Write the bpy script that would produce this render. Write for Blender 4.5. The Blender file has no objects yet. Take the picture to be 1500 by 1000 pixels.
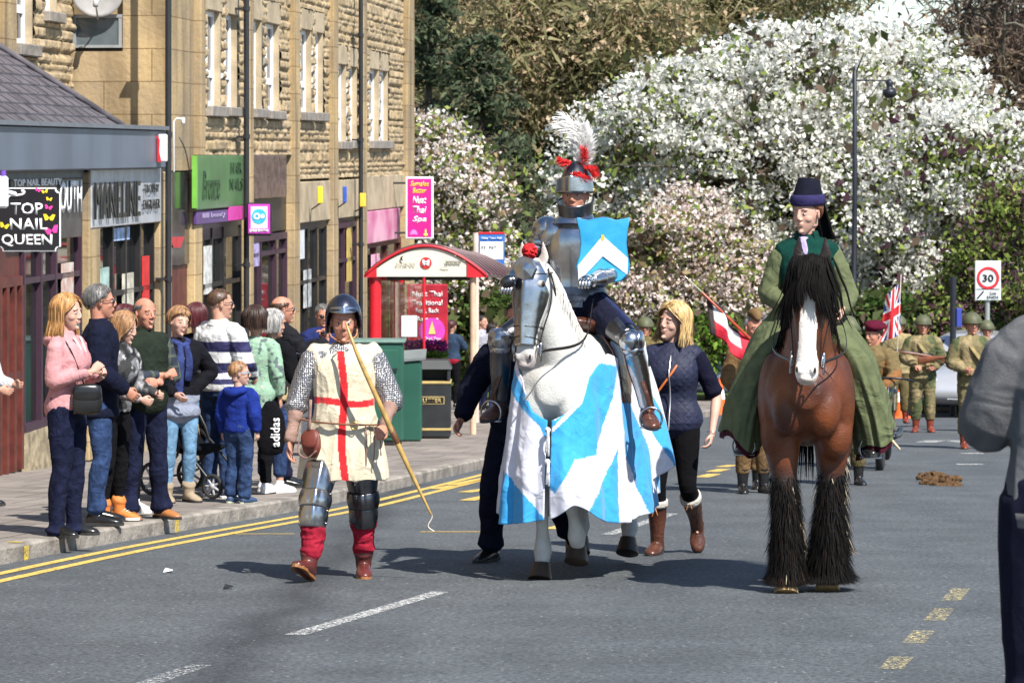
import bpy, bmesh, math, random
import numpy as np
from mathutils import Vector, Matrix, noise
random.seed(7); RNG=np.random.default_rng(7)
PI=math.pi
F=4500.; CX=750.; HY=225.; CAMH=1.6; SL=260/4500.
# the street falls gently away from the viewpoint: ground height at distance d
def gz(d): return -SL*d
def GD(y,hh=0.0): return (CAMH-hh)*F/(y-485.)
def G(x,y,hh=0.0):
    d=GD(y,hh); return Vector(((x-CX)/F*d,d,gz(d)+hh))
def W(x,y,d): return Vector(((x-CX)/F*d,d,CAMH+(HY-y)/F*d))
scene=bpy.context.scene
COL=scene.collection
# ---------------------------------------------------------------- materials
MC={}
def srgb(r,g,b):
    f=lambda c:(c/255/12.92 if c/255<=.04045 else ((c/255+.055)/1.055)**2.4)
    return (f(r),f(g),f(b))
def mat(name,col=(.5,.5,.5),rough=.6,metal=0.,var=.12,vs=6.,bump=0.,bs=30.,col2=None,spec=.5,stretch=(1,1,1),sheen=0.,coat=0.,detail=4.,alpha=1.,trans=0.,wr=0.,wrs=5.):
    if name in MC: return MC[name]
    m=bpy.data.materials.new(name); m.use_nodes=True; nt=m.node_tree; n=nt.nodes; l=nt.links
    b=n['Principled BSDF']; b.inputs['Roughness'].default_value=rough; b.inputs['Metallic'].default_value=metal
    b.inputs['Specular IOR Level'].default_value=spec
    if sheen: b.inputs['Sheen Weight'].default_value=sheen
    if coat: b.inputs['Coat Weight'].default_value=coat
    if trans: b.inputs['Transmission Weight'].default_value=trans
    if alpha<1: b.inputs['Alpha'].default_value=alpha
    tc=n.new('ShaderNodeTexCoord'); mp=n.new('ShaderNodeMapping'); l.new(tc.outputs['Object'],mp.inputs['Vector']); mp.inputs['Scale'].default_value=stretch
    nz=n.new('ShaderNodeTexNoise'); nz.inputs['Scale'].default_value=vs; nz.inputs['Detail'].default_value=detail; l.new(mp.outputs[0],nz.inputs['Vector'])
    rp=n.new('ShaderNodeValToRGB'); l.new(nz.outputs['Fac'],rp.inputs['Fac'])
    c2=col2 if col2 else tuple(min(1,c*(1+var)) for c in col)
    c1=col if col2 else tuple(c*(1-var) for c in col)
    rp.color_ramp.elements[0].position=.35; rp.color_ramp.elements[1].position=.65
    rp.color_ramp.elements[0].color=(*c1,1); rp.color_ramp.elements[1].color=(*c2,1)
    l.new(rp.outputs['Color'],b.inputs['Base Color'])
    if bump or wr:
        prev=None
        if wr:
            nw=n.new('ShaderNodeTexNoise'); nw.inputs['Scale'].default_value=wrs; nw.inputs['Detail'].default_value=2; nw.inputs['Distortion'].default_value=1.2; l.new(mp.outputs[0],nw.inputs['Vector'])
            bw=n.new('ShaderNodeBump'); bw.inputs['Strength'].default_value=wr; bw.inputs['Distance'].default_value=.04; l.new(nw.outputs['Fac'],bw.inputs['Height']); prev=bw
        if bump:
            nb=n.new('ShaderNodeTexNoise'); nb.inputs['Scale'].default_value=bs; nb.inputs['Detail'].default_value=5; l.new(mp.outputs[0],nb.inputs['Vector'])
            bp=n.new('ShaderNodeBump'); bp.inputs['Strength'].default_value=bump; bp.inputs['Distance'].default_value=.02; l.new(nb.outputs['Fac'],bp.inputs['Height'])
            if prev: l.new(prev.outputs[0],bp.inputs['Normal'])
            prev=bp
        l.new(prev.outputs[0],b.inputs['Normal'])
    MC[name]=m; return m
def cloth(name,col,var=.15,rough=.95,wr=.55,wrs=9.,**k): col=tuple(c*.8 for c in col); return mat(name,col,rough=rough,var=var,vs=14,bump=.35,bs=260,wr=wr,wrs=wrs,spec=.12,**k)
def attrmat(name,rough=.8,bump=.2,bs=120,wr=.4,wrs=8,spec=.3,metal=0.,sheen=0.,ns=18.,nv=.18):
    """base colour from the mesh's own pattern attribute 'Col' (dye, print, coat markings) with slight noise"""
    if name in MC: return MC[name]
    m=mat(name,(.5,.5,.5),rough=rough,bump=bump,bs=bs,wr=wr,wrs=wrs,spec=spec,metal=metal,sheen=sheen,vs=ns,var=nv)
    nt=m.node_tree; n=nt.nodes; l=nt.links; b=n['Principled BSDF']
    rp=[x for x in n if x.bl_idname=='ShaderNodeValToRGB'][0]
    rp.color_ramp.elements[0].color=(1-nv,)*3+(1,); rp.color_ramp.elements[1].color=(1+nv*.5,)*3+(1,)
    at=n.new('ShaderNodeAttribute'); at.attribute_name='Col'
    mx=n.new('ShaderNodeMix'); mx.data_type='RGBA'; mx.blend_type='MULTIPLY'; mx.inputs[0].default_value=1
    l.new(at.outputs['Color'],mx.inputs[6]); l.new(rp.outputs['Color'],mx.inputs[7]); l.new(mx.outputs[2],b.inputs['Base Color'])
    return m
# ---------------------------------------------------------------- object helpers
def tag(o,label=None,cat=None,group=None,kind=None):
    if label: o['label']=label
    if cat: o['category']=cat
    if group: o['group']=group
    if kind: o['kind']=kind
    return o
def link(o,parent=None):
    COL.objects.link(o)
    if parent is not None: o.parent=parent
    return o
def empty(name,loc=(0,0,0),rz=0.,label=None,cat=None,group=None):
    o=bpy.data.objects.new(name,None); o.empty_display_size=.2; link(o); o.location=loc; o.rotation_euler=(0,0,rz); return tag(o,label,cat,group)
def mesh_obj(name,me,mats,parent=None,smooth=True):
    if not isinstance(mats,(list,tuple)): mats=[mats]
    if len(me.materials)==0:
        for m in mats: me.materials.append(m)
    if smooth: me.polygons.foreach_set('use_smooth',[True]*len(me.polygons))
    o=bpy.data.objects.new(name,me); return link(o,parent)
def copy_tree(o,parent=None):
    c=o.copy(); COL.objects.link(c)
    if parent is not None: c.parent=parent
    for ch in list(o.children): copy_tree(ch,c)
    return c
def catmull(P,n):
    P=[np.array(p,float) for p in P]
    if len(P)<3 or n<=1: 
        return P if n<=1 else [P[0]+(P[-1]-P[0])*t for t in np.linspace(0,1,n*(len(P)-1)+1)]
    out=[]
    Q=[2*P[0]-P[1]]+P+[2*P[-1]-P[-2]]
    for i in range(1,len(Q)-2):
        p0,p1,p2,p3=Q[i-1:i+3]
        for k in range(n):
            t=k/n; out.append(.5*((2*p1)+(-p0+p2)*t+(2*p0-5*p1+4*p2-p3)*t*t+(-p0+3*p1-3*p2+p3)*t**3))
    out.append(P[-1]); return out
class MB:
    def __init__(s): s.v=[]; s.f=[]; s.m=[]; s.cur=0
    def add(s,vs,fs,m=None):
        o=len(s.v); s.v+= [tuple(float(c) for c in v) for v in vs]; s.f+=[tuple(i+o for i in f) for f in fs]; s.m+=[s.cur if m is None else m]*len(fs)
    def box(s,x0,x1,y0,y1,z0,z1,T=None,m=None):
        vs=[(x,y,z) for z in (z0,z1) for y in (y0,y1) for x in (x0,x1)]
        if T: vs=[T(*v) for v in vs]
        s.add(vs,[(0,2,3,1),(4,5,7,6),(0,1,5,4),(2,6,7,3),(0,4,6,2),(1,3,7,5)],m)
    def bbox(s,x0,x1,y0,y1,z0,z1,b=.01,T=None,m=None):
        """box with bevelled vertical & horizontal edges"""
        b=min(b,(x1-x0)*.4,(y1-y0)*.4,(z1-z0)*.4)
        rings=[]
        def ring(ix,iy,z): return [(x0+ix,y0+b+0*iy,z),(x0+b,y0+iy,z),(x1-b,y0+iy,z),(x1-ix,y0+b,z),(x1-ix,y1-b,z),(x1-b,y1-iy,z),(x0+b,y1-iy,z),(x0+ix,y1-b,z)]
        R=[ring(b,b,z0),ring(0,0,z0+b),ring(0,0,z1-b),ring(b,b,z1)]
        vs=[v for r in R for v in r]
        if T: vs=[T(*v) for v in vs]
        fs=[tuple(range(7,-1,-1)),tuple(range(24,32))]
        for k in range(3):
            for i in range(8):
                j=(i+1)%8; fs.append((k*8+i,k*8+j,(k+1)*8+j,(k+1)*8+i))
        s.add(vs,fs,m)
    def poly(s,pts,m=None): s.add(pts,[tuple(range(len(pts)))],m)
    def prism(s,pts,off,m=None):
        n=len(pts); off=Vector(off); a=[Vector(p) for p in pts]; vs=a+[p+off for p in a]
        fs=[tuple(range(n-1,-1,-1)),tuple(range(n,2*n))]+[(i,(i+1)%n,n+(i+1)%n,n+i) for i in range(n)]
        s.add(vs,fs,m)
    def tube(s,pts,rad,seg=10,n=1,up=(0,1,0),m=None,cap=True,round_=True,T=None,pw=2.):
        if not isinstance(rad,(list,tuple)) : rad=[rad]*len(pts)
        R=[(r if isinstance(r,(tuple,list)) else (r,r)) for r in rad]
        X=[tuple(p)+tuple(r) for p,r in zip(pts,R)]
        X=catmull(X,n) if n>1 else [np.array(x,float) for x in X]
        P=[x[:3] for x in X]; RR=[x[3:5] for x in X]
        N=len(P); tn=[]
        for i in range(N):
            t=P[min(i+1,N-1)]-P[max(i-1,0)]; L=np.linalg.norm(t); tn.append(t/L if L>1e-9 else np.array([0,0,1.]))
        u=np.array(up,float); u=u-tn[0]*u.dot(tn[0])
        if np.linalg.norm(u)<1e-3: u=np.array([1,0,0.])-tn[0]*tn[0][0]
        if np.linalg.norm(u)<1e-3: u=np.array([0,1.,0])-tn[0]*tn[0][1]
        u/=np.linalg.norm(u)
        rings=[]; 
        def ring(p,t,u,a,b):
            w=np.cross(u,t); out=[]
            for k in range(seg):
                th=2*PI*k/seg; c=math.cos(th); d=math.sin(th)
                if pw!=2: c=math.copysign(abs(c)**(2/pw),c); d=math.copysign(abs(d)**(2/pw),d)
                out.append(p+w*a*c+u*b*d)
            return out
        if cap and round_:
            a,b=RR[0]; e=min(a,b)*.7
            rings.append(ring(P[0]-tn[0]*e*.7,tn[0],u,a*.55,b*.55))
        for i in range(N):
            if i: 
                u=u-tn[i]*u.dot(tn[i]); u/=max(1e-9,np.linalg.norm(u))
            rings.append(ring(P[i],tn[i],u,*RR[i]))
        if cap and round_:
            a,b=RR[-1]; e=min(a,b)*.7
            rings.append(ring(P[-1]+tn[-1]*e*.7,tn[-1],u,a*.55,b*.55))
        vs=[v for r in rings for v in r]; K=len(rings)
        if T: vs=[T(*v) for v in vs]
        fs=[]
        for k in range(K-1):
            for i in range(seg):
                j=(i+1)%seg; fs.append((k*seg+i,k*seg+j,(k+1)*seg+j,(k+1)*seg+i))
        if cap: fs+=[tuple(range(seg-1,-1,-1)),tuple(range((K-1)*seg,K*seg))]
        s.add(vs,fs,m)
    def cyl(s,p0,p1,r,r2=None,seg=16,m=None): s.tube([p0,p1],[r,r if r2 is None else r2],seg=seg,round_=False,m=m,up=(.3,1,.2))
    def ell(s,c,r,seg=16,rings=10,R=None,m=None,pw=1.,z0=-1.,z1=1.):
        vs=[];fs=[]
        t0=math.asin(max(-1,z0)); t1=math.asin(min(1,z1))
        for i in range(rings+1):
            ph=t0+(t1-t0)*i/rings
            for k in range(seg):
                th=2*PI*k/seg; v=Vector((r[0]*math.cos(ph)*math.cos(th),r[1]*math.cos(ph)*math.sin(th),r[2]*math.sin(ph)))
                if R: v=R@v
                vs.append(v+Vector(c))
        for i in range(rings):
            for k in range(seg):
                j=(k+1)%seg; fs.append((i*seg+k,i*seg+j,(i+1)*seg+j,(i+1)*seg+k))
        fs+=[tuple(range(seg-1,-1,-1)),tuple(range(rings*seg,(rings+1)*seg))]
        s.add(vs,fs,m)
    def grid(s,fn,nu,nv,m=None,closeu=False):
        vs=[fn(i/nu,j/nv) for j in range(nv+1) for i in range(nu+(0 if closeu else 1))]
        w=nu+(0 if closeu else 1); fs=[]
        for j in range(nv):
            for i in range(nu):
                i2=(i+1)%w if closeu else i+1
                fs.append((j*w+i,j*w+i2,(j+1)*w+i2,(j+1)*w+i))
        s.add(vs,fs,m)
    def xf(s,M,start=0):
        for i in range(start,len(s.v)): s.v[i]=tuple(M@Vector(s.v[i]))
    def mesh(s,name):
        me=bpy.data.meshes.new(name); me.from_pydata(s.v,[],s.f); me.polygons.foreach_set('material_index',s.m); me.update(); return me
    def build(s,name,mats,parent=None,smooth=False,auto=None):
        me=s.mesh(name)
        if smooth or auto: me.polygons.foreach_set('use_smooth',[True]*len(me.polygons))
        if auto: me.set_sharp_from_angle(angle=math.radians(auto))
        return mesh_obj(name,me,mats,parent,smooth=False)
def verts(me):
    a=np.empty(len(me.vertices)*3,np.float32); me.vertices.foreach_get('co',a); return a.reshape(-1,3).astype(float)
def setverts(me,a): me.vertices.foreach_set('co',a.astype(np.float32).ravel()); me.update()
def normals(me):
    a=np.empty(len(me.vertices)*3,np.float32); me.vertices.foreach_get('normal',a) if False else me.vertex_normals.foreach_get('vector',a); return a.reshape(-1,3).astype(float)
def remesh(mb,name,vox=.01,smooth=4,fac=.5,disp=None,color=None):
    """fuse the overlapping solids of mb into one continuous skin"""
    me=mb.mesh('tmp'); o=bpy.data.objects.new('tmp',me); COL.objects.link(o)
    m=o.modifiers.new('r','REMESH'); m.mode='VOXEL'; m.voxel_size=vox; m.use_smooth_shade=True
    if smooth: q=o.modifiers.new('s','SMOOTH'); q.factor=fac; q.iterations=smooth
    dg=bpy.context.evaluated_depsgraph_get(); r=bpy.data.meshes.new_from_object(o.evaluated_get(dg)); r.name=name
    COL.objects.unlink(o); bpy.data.objects.remove(o); bpy.data.meshes.remove(me)
    r.materials.clear()
    if disp:
        co=verts(r); nn=normals(r); setverts(r,co+nn*disp(co,nn)[:,None])
    if color: setcol(r,color(verts(r)))
    return r
def setcol(me,c):
    ca=me.color_attributes.new('Col','FLOAT_COLOR','POINT'); full=np.ones((len(me.vertices),4),np.float32); full[:,:3]=c; ca.data.foreach_set('color',full.ravel())
# cheap vectorised value noise
_perm=RNG.random((64,64,64))
def vnoise(co,scale=1.,seed=0):
    q=np.asarray(co)*scale+seed*7.31+100; i=np.floor(q).astype(int); f=q-i; f=f*f*(3-2*f); i=i%64; j=(i+1)%64
    g=lambda a,b,c:_perm[a,b,c]
    x0,y0,z0=i.T; x1,y1,z1=j.T; fx,fy,fz=f.T
    return ((g(x0,y0,z0)*(1-fx)+g(x1,y0,z0)*fx)*(1-fy)+(g(x0,y1,z0)*(1-fx)+g(x1,y1,z0)*fx)*fy)*(1-fz)+((g(x0,y0,z1)*(1-fx)+g(x1,y0,z1)*fx)*(1-fy)+(g(x0,y1,z1)*(1-fx)+g(x1,y1,z1)*fx)*fy)*fz
def folds(amp=.012,sc=(9,9,5),seed=0):
    def d(co,nn):
        c=co*np.array(sc); w=(vnoise(c,.4,seed+3)[:,None]-.5)*2.2
        r=np.clip(1-np.abs(vnoise(c+w,.8,seed)*2-1),0,1)**3; r2=np.clip(1-np.abs(vnoise(c*1.9-w,1.,seed+5)*2-1),0,1)**3
        return amp*.62*(1.0*r+.5*r2+(vnoise(c,.5,seed+8)-.5)*.6-.5)
    return d
def text(mb_name,s,size,T,matl,parent,bold=0.,align='CENTER',depth=.006,shear=0.,font=None,xs=1.):
    """real lettering, turned to mesh; T maps local (x,z) text plane via a 4x4 matrix"""
    cu=bpy.data.curves.new('t','FONT'); cu.body=s; cu.size=size; cu.align_x=align; cu.align_y='CENTER'; cu.extrude=depth; cu.offset=bold; cu.shear=shear; cu.resolution_u=2
    o=bpy.data.objects.new('t',cu); COL.objects.link(o); dg=bpy.context.evaluated_depsgraph_get()
    me=bpy.data.meshes.new_from_object(o.evaluated_get(dg)); COL.objects.unlink(o); bpy.data.objects.remove(o)
    me.transform(T@Matrix.Diagonal((xs,1,1,1))); me.materials.clear()
    return mesh_obj(mb_name,me,matl,parent,smooth=False)
def strands(mb,roots,fn,w=.006,n=6,m=None,jit=.0):
    """hair locks: fn(root,t)->point ; flat tapered ribbons with a ridge"""
    for r in roots:
        pts=[Vector(fn(r,k/n)) for k in range(n+1)]
        d0=Vector((random.uniform(-1,1),random.uniform(-1,1),random.uniform(-.3,.3)))
        vs=[];fs=[]
        for k,p in enumerate(pts):
            t=(pts[min(k+1,n)]-pts[max(k-1,0)]); t=t.normalized() if t.length>1e-6 else Vector((0,0,-1))
            sd=t.cross(d0); sd=sd.normalized() if sd.length>1e-5 else Vector((1,0,0)); ot=t.cross(sd)
            ww=w*(1-.85*(k/n)**2)
            vs+=[p+sd*ww,p+ot*ww*.6,p-sd*ww]
        for k in range(n):
            a=k*3; fs+=[(a,a+1,a+4,a+3),(a+1,a+2,a+5,a+4),(a+2,a,a+3,a+5)]
        mb.add(vs,fs,m)
WT=mat('white_lettering',(.8,.8,.8),rough=.45,var=.03); BK=mat('black_lettering',(.015,.015,.015),rough=.35)
def htext(s,cx,cz,w,h,m,parent,y=-.03,bold=0.,shear=0.,name='lettering'):
    o=text(name,s,1.,Matrix.Identity(4),m,None,bold=bold,shear=shear,depth=0)
    co=verts(o.data); ww=np.ptp(co[:,0]); hh=np.ptp(co[:,1]); c=(co.max(0)+co.min(0))/2; co-=c
    out=np.stack([co[:,0]*w/ww+cx,np.full(len(co),y),co[:,1]*h/hh+cz],1); setverts(o.data,out); o.parent=parent
    sm=o.modifiers.new('t','SOLIDIFY'); sm.thickness=.006; sm.offset=0
    return o
# ---------------------------------------------------------------- camera, light
cam=bpy.data.cameras.new('camera'); co_=bpy.data.objects.new('camera',cam); COL.objects.link(co_); scene.camera=co_
cam.sensor_width=36; cam.lens=108; cam.shift_y=-275/1500; cam.clip_end=2000; cam.clip_start=.5
co_.location=(0,0,CAMH); co_.rotation_euler=(PI/2,0,0)
cam.dof.use_dof=True; cam.dof.focus_distance=19.5; cam.dof.aperture_fstop=10
w=bpy.data.worlds.new('World'); scene.world=w; w.use_nodes=True; nt=w.node_tree
sk=nt.nodes.new('ShaderNodeTexSky'); sk.sky_type='NISHITA'; sk.sun_disc=False
S_EL=math.radians(50); sdir=Vector((.52*math.cos(S_EL),-.854*math.cos(S_EL),math.sin(S_EL)))
sk.sun_elevation=S_EL; sk.sun_rotation=math.atan2(sdir.x,sdir.y); sk.air_density=1.0; sk.dust_density=.25; sk.ozone_density=2.5
nt.links.new(sk.outputs[0],nt.nodes['Background'].inputs[0]); nt.nodes['Background'].inputs[1].default_value=.095
su=bpy.data.lights.new('sun','SUN'); su.energy=4.6; su.angle=math.radians(.5); su.color=(1,.955,.88); so=bpy.data.objects.new('sun',su); COL.objects.link(so)
so.rotation_euler=sdir.to_track_quat('Z','Y').to_euler(); so.location=(10,-10,20)
scene.view_settings.view_transform='Standard'; scene.view_settings.look='None'; scene.view_settings.exposure=.95; scene.view_settings.gamma=1
scene.render.engine='CYCLES'
# ---------------------------------------------------------------- ground
def road_mat():
    m=mat('asphalt',(.072,.080,.086),rough=.82,var=.14,vs=1.3,bump=.55,bs=120,detail=6); nt=m.node_tree;n=nt.nodes;l=nt.links;b=n['Principled BSDF']
    tc=[x for x in n if x.bl_idname=='ShaderNodeTexCoord'][0]; rp=[x for x in n if x.bl_idname=='ShaderNodeValToRGB'][0]
    # stone chips
    v=n.new('ShaderNodeTexVoronoi'); v.inputs['Scale'].default_value=24; l.new(tc.outputs['Object'],v.inputs['Vector'])
    c=n.new('ShaderNodeValToRGB'); c.color_ramp.elements[0].position=.0; c.color_ramp.elements[0].color=(1,1,1,1); c.color_ramp.elements[1].position=.24; c.color_ramp.elements[1].color=(0,0,0,1); l.new(v.outputs['Distance'],c.inputs['Fac'])
    sep=n.new('ShaderNodeSeparateColor'); l.new(v.outputs['Color'],sep.inputs[0])
    gt=n.new('ShaderNodeMath'); gt.operation='GREATER_THAN'; gt.inputs[1].default_value=.84; l.new(sep.outputs[0],gt.inputs[0])
    mu=n.new('ShaderNodeMath'); mu.operation='MULTIPLY'; l.new(gt.outputs[0],mu.inputs[0]); l.new(c.outputs['Color'],mu.inputs[1])
    mx=n.new('ShaderNodeMix'); mx.data_type='RGBA'; l.new(mu.outputs[0],mx.inputs[0]); l.new(rp.outputs['Color'],mx.inputs[6]); mx.inputs[7].default_value=(.42,.41,.38,1)
    # fine grain
    g=n.new('ShaderNodeTexNoise'); g.inputs['Scale'].default_value=38; g.inputs['Detail'].default_value=5; l.new(tc.outputs['Object'],g.inputs['Vector'])
    gr=n.new('ShaderNodeValToRGB'); gr.color_ramp.elements[0].position=.3; gr.color_ramp.elements[0].color=(.45,.45,.45,1); gr.color_ramp.elements[1].position=.7; gr.color_ramp.elements[1].color=(1.55,1.55,1.55,1); l.new(g.outputs['Fac'],gr.inputs['Fac'])
    m2=n.new('ShaderNodeMix'); m2.data_type='RGBA'; m2.blend_type='MULTIPLY'; m2.inputs[0].default_value=1; l.new(mx.outputs[2],m2.inputs[6]); l.new(gr.outputs['Color'],m2.inputs[7])
    # oil-dark wheel track wandering from the left foreground to the kerb, plus streaks along the road
    mp=n.new('ShaderNodeMapping'); mp.inputs['Rotation'].default_value=(0,0,math.radians(20)); mp.inputs['Scale'].default_value=(1.6,.12,1); l.new(tc.outputs['Object'],mp.inputs['Vector'])
    s=n.new('ShaderNodeTexNoise'); s.inputs['Scale'].default_value=1.1; s.inputs['Detail'].default_value=5; l.new(mp.outputs[0],s.inputs['Vector'])
    sr=n.new('ShaderNodeValToRGB'); sr.color_ramp.elements[0].position=.3; sr.color_ramp.elements[0].color=(.88,.88,.9,1); sr.color_ramp.elements[1].position=.6; sr.color_ramp.elements[1].color=(1.05,1.05,1.04,1); l.new(s.outputs['Fac'],sr.inputs['Fac'])
    m3=n.new('ShaderNodeMix'); m3.data_type='RGBA'; m3.blend_type='MULTIPLY'; m3.inputs[0].default_value=1; l.new(m2.outputs[2],m3.inputs[6]); l.new(sr.outputs['Color'],m3.inputs[7])
    # stain band: distance from a world line
    a=G(330,985); c2=G(585,715); d=(c2-a); nn_=Vector((d.y,-d.x,0)).normalized()
    sx=n.new('ShaderNodeVectorMath'); sx.operation='SUBTRACT'; sx.inputs[1].default_value=(a.x,a.y,0); l.new(tc.outputs['Object'],sx.inputs[0])
    wn=n.new('ShaderNodeTexNoise'); wn.inputs['Scale'].default_value=.8; wn.inputs['Detail'].default_value=4; l.new(tc.outputs['Object'],wn.inputs['Vector'])
    dt=n.new('ShaderNodeVectorMath'); dt.operation='DOT_PRODUCT'; dt.inputs[1].default_value=nn_; l.new(sx.outputs[0],dt.inputs[0])
    ad=n.new('ShaderNodeMath'); ad.operation='MULTIPLY_ADD'; l.new(wn.outputs['Fac'],ad.inputs[0]); ad.inputs[1].default_value=.5; l.new(dt.outputs['Value'],ad.inputs[2])
    sb=n.new('ShaderNodeMath'); sb.operation='SUBTRACT'; l.new(ad.outputs[0],sb.inputs[0]); sb.inputs[1].default_value=.25
    ab=n.new('ShaderNodeMath'); ab.operation='ABSOLUTE'; l.new(sb.outputs[0],ab.inputs[0])
    br=n.new('ShaderNodeValToRGB'); br.color_ramp.elements[0].position=.0; br.color_ramp.elements[0].color=(.50,.50,.52,1); br.color_ramp.elements[1].position=.27; br.color_ramp.elements[1].color=(1,1,1,1); l.new(ab.outputs[0],br.inputs['Fac'])
    m4=n.new('ShaderNodeMix'); m4.data_type='RGBA'; m4.blend_type='MULTIPLY'; m4.inputs[0].default_value=1; l.new(m3.outputs[2],m4.inputs[6]); l.new(br.outputs['Color'],m4.inputs[7])
    l.new(m4.outputs[2],b.inputs['Base Color'])
    return m
def slab(name,pts,m,h=0.,thick=None,label=None,parent=None,dens=None):
    mb=MB(); P=[Vector((x,y,gz(y)+h)) for x,y in pts]
    if thick: mb.prism([p-Vector((0,0,thick)) for p in P],(0,0,thick))
    else: mb.poly(P)
    o=mb.build(name,m,parent)
    if parent is None: tag(o,kind='structure')
    return o
slab('ground',[(-400,-60),(400,-60),(400,700),(-400,700)],mat('earth_grass',(.05,.075,.02),var=.3,vs=.8,bump=.5,bs=6),-.03)
ASPH=road_mat()
slab('road',[(-60,-40),(60,-40),(60,62),(-60,62)],ASPH,0)
# kerb line (base of the kerb face) in plan, following the street's bend
KP=[(-14.5,-30),(-7.6,2),(-5.1,13)]+[(G(x,y).x,G(x,y).y) for x,y in [(0,827),(228,784),(446,746),(560,721),(725,682)]]+[(1.3,45),(4.2,60),(9,80)]
KPs=[tuple(p) for p in catmull([np.array(p) for p in KP],5)]
def offs(P,d):
    out=[]
    for i,p in enumerate(P):
        a=P[max(i-1,0)]; b=P[min(i+1,len(P)-1)]; t=Vector((b[0]-a[0],b[1]-a[1])).normalized(); out.append((p[0]-t.y*d,p[1]+t.x*d))
    return out
KH=.12
mb=MB()
for i in range(len(KPs)-1):
    a,b=KPs[i],KPs[i+1]; ia,ib=offs(KPs,.15)[i],offs(KPs,.15)[i+1]; ca,cb=offs(KPs,.02)[i],offs(KPs,.02)[i+1]
    q=lambda p,h:(p[0],p[1],gz(p[1])+h)
    mb.poly([q(a,-.05),q(b,-.05),q(b,KH-.02),q(a,KH-.02)][::-1]); mb.poly([q(a,KH-.02),q(b,KH-.02),q(cb,KH),q(ca,KH)][::-1]); mb.poly([q(ca,KH),q(cb,KH),q(ib,KH),q(ia,KH)][::-1])
def kerb_mat():
    m=mat('kerb_stone',(.23,.205,.175),rough=.85,var=.35,vs=5,bump=.7,bs=25,detail=7); return m
tag(mb.build('kerb',kerb_mat(),smooth=False),kind='structure')
# joints between kerb stones: thin dark recess strips
def pave_mat():
    m=mat('flagstones',(.22,.19,.165),rough=.85,var=.2,vs=2.5,bump=.3,bs=30,detail=7); nt=m.node_tree;n=nt.nodes;l=nt.links;b=n['Principled BSDF']
    tc=[x for x in n if x.bl_idname=='ShaderNodeTexCoord'][0]; rp=[x for x in n if x.bl_idname=='ShaderNodeValToRGB'][0]
    mp=n.new('ShaderNodeMapping'); mp.inputs['Rotation'].default_value=(0,0,math.radians(11)); l.new(tc.outputs['Object'],mp.inputs['Vector'])
    br=n.new('ShaderNodeTexBrick'); br.inputs['Scale'].default_value=1; br.inputs['Brick Width'].default_value=.6; br.inputs['Row Height'].default_value=.9; br.inputs['Mortar Size'].default_value=.012
    br.inputs['Color1'].default_value=(1,1,1,1); br.inputs['Color2'].default_value=(.8,.8,.82,1); br.inputs['Mortar'].default_value=(.35,.33,.3,1); l.new(mp.outputs[0],br.inputs['Vector'])
    mx=n.new('ShaderNodeMix'); mx.data_type='RGBA'; mx.blend_type='MULTIPLY'; mx.inputs[0].default_value=1; l.new(rp.outputs['Color'],mx.inputs[6]); l.new(br.outputs['Color'],mx.inputs[7]); l.new(mx.outputs[2],b.inputs['Base Color']); return m
PV=pave_mat()
mb=MB(); io=offs(KPs,.15); 
for i in range(len(KPs)-1):
    a,b=io[i],io[i+1]; q=lambda p,h:(p[0],p[1],gz(p[1])+h)
    mb.poly([q(a,KH-.003),q(b,KH-.003),(-40,b[1],gz(b[1])+KH-.003),(-40,a[1],gz(a[1])+KH-.003)])
tag(mb.build('pavement',PV),kind='structure')
# park ground beyond the street
slab('grass',[(-200,66),(200,66),(200,400),(-200,400)],mat('lawn',(.06,.10,.02),var=.3,vs=1.5,bump=.6,bs=15),.125)
slab('far_pavement',[(-40,62),(60,62),(60,66.5),(-40,66.5)],PV,.12,thick=.2)
# ---------------------------------------------------------------- road markings
def paint(name,col,wear):
    m=mat(name,col,rough=.7,var=.12,vs=9,bump=.3,bs=60); nt=m.node_tree;n=nt.nodes;l=nt.links;b=n['Principled BSDF']
    tc=[x for x in n if x.bl_idname=='ShaderNodeTexCoord'][0]
    z=n.new('ShaderNodeTexNoise'); z.inputs['Scale'].default_value=45; z.inputs['Detail'].default_value=6; z.inputs['Roughness'].default_value=.75; l.new(tc.outputs['Object'],z.inputs['Vector'])
    r=n.new('ShaderNodeValToRGB'); r.color_ramp.elements[0].position=wear-.04; r.color_ramp.elements[1].position=wear+.04; l.new(z.outputs['Fac'],r.inputs['Fac']); l.new(r.outputs['Color'],b.inputs['Alpha']); return m
YL=paint('yellow_paint',(.62,.42,.10),.42); YW=paint('worn_yellow_paint',(.60,.50,.24),.545); WH=paint('white_paint',(.58,.58,.56),.515); WW=paint('very_worn_white_paint',(.6,.6,.58),.56)
def stripe(name,px,w,m,h=.004,world=False,nn=6):
    P=[(G(x,y).x,G(x,y).y) for x,y in px] if not world else px
    if len(P)>2: P=[tuple(p) for p in catmull([np.array(p) for p in P],nn)]
    a=offs(P,w/2); b=offs(P,-w/2); mb=MB()
    for i in range(len(P)-1): mb.poly([(*a[i],gz(a[i][1])+h),(*b[i],gz(b[i][1])+h),(*b[i+1],gz(b[i+1][1])+h),(*a[i+1],gz(a[i+1][1])+h)])
    return tag(mb.build(name,m),kind='structure')
stripe('yellow_line',offs(KPs,-.28)[4:-14],.09,YL,world=True,nn=1)
stripe('yellow_line',offs(KPs,-.50)[4:-14],.09,YL,world=True,nn=1)
stripe('centre_line_dash',[(190,1010),(294,974)],.11,WW); stripe('centre_line_dash',[(432,930),(645,867)],.11,WH); stripe('centre_line_dash',[(890,783),(985,752)],.11,WH)
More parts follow.
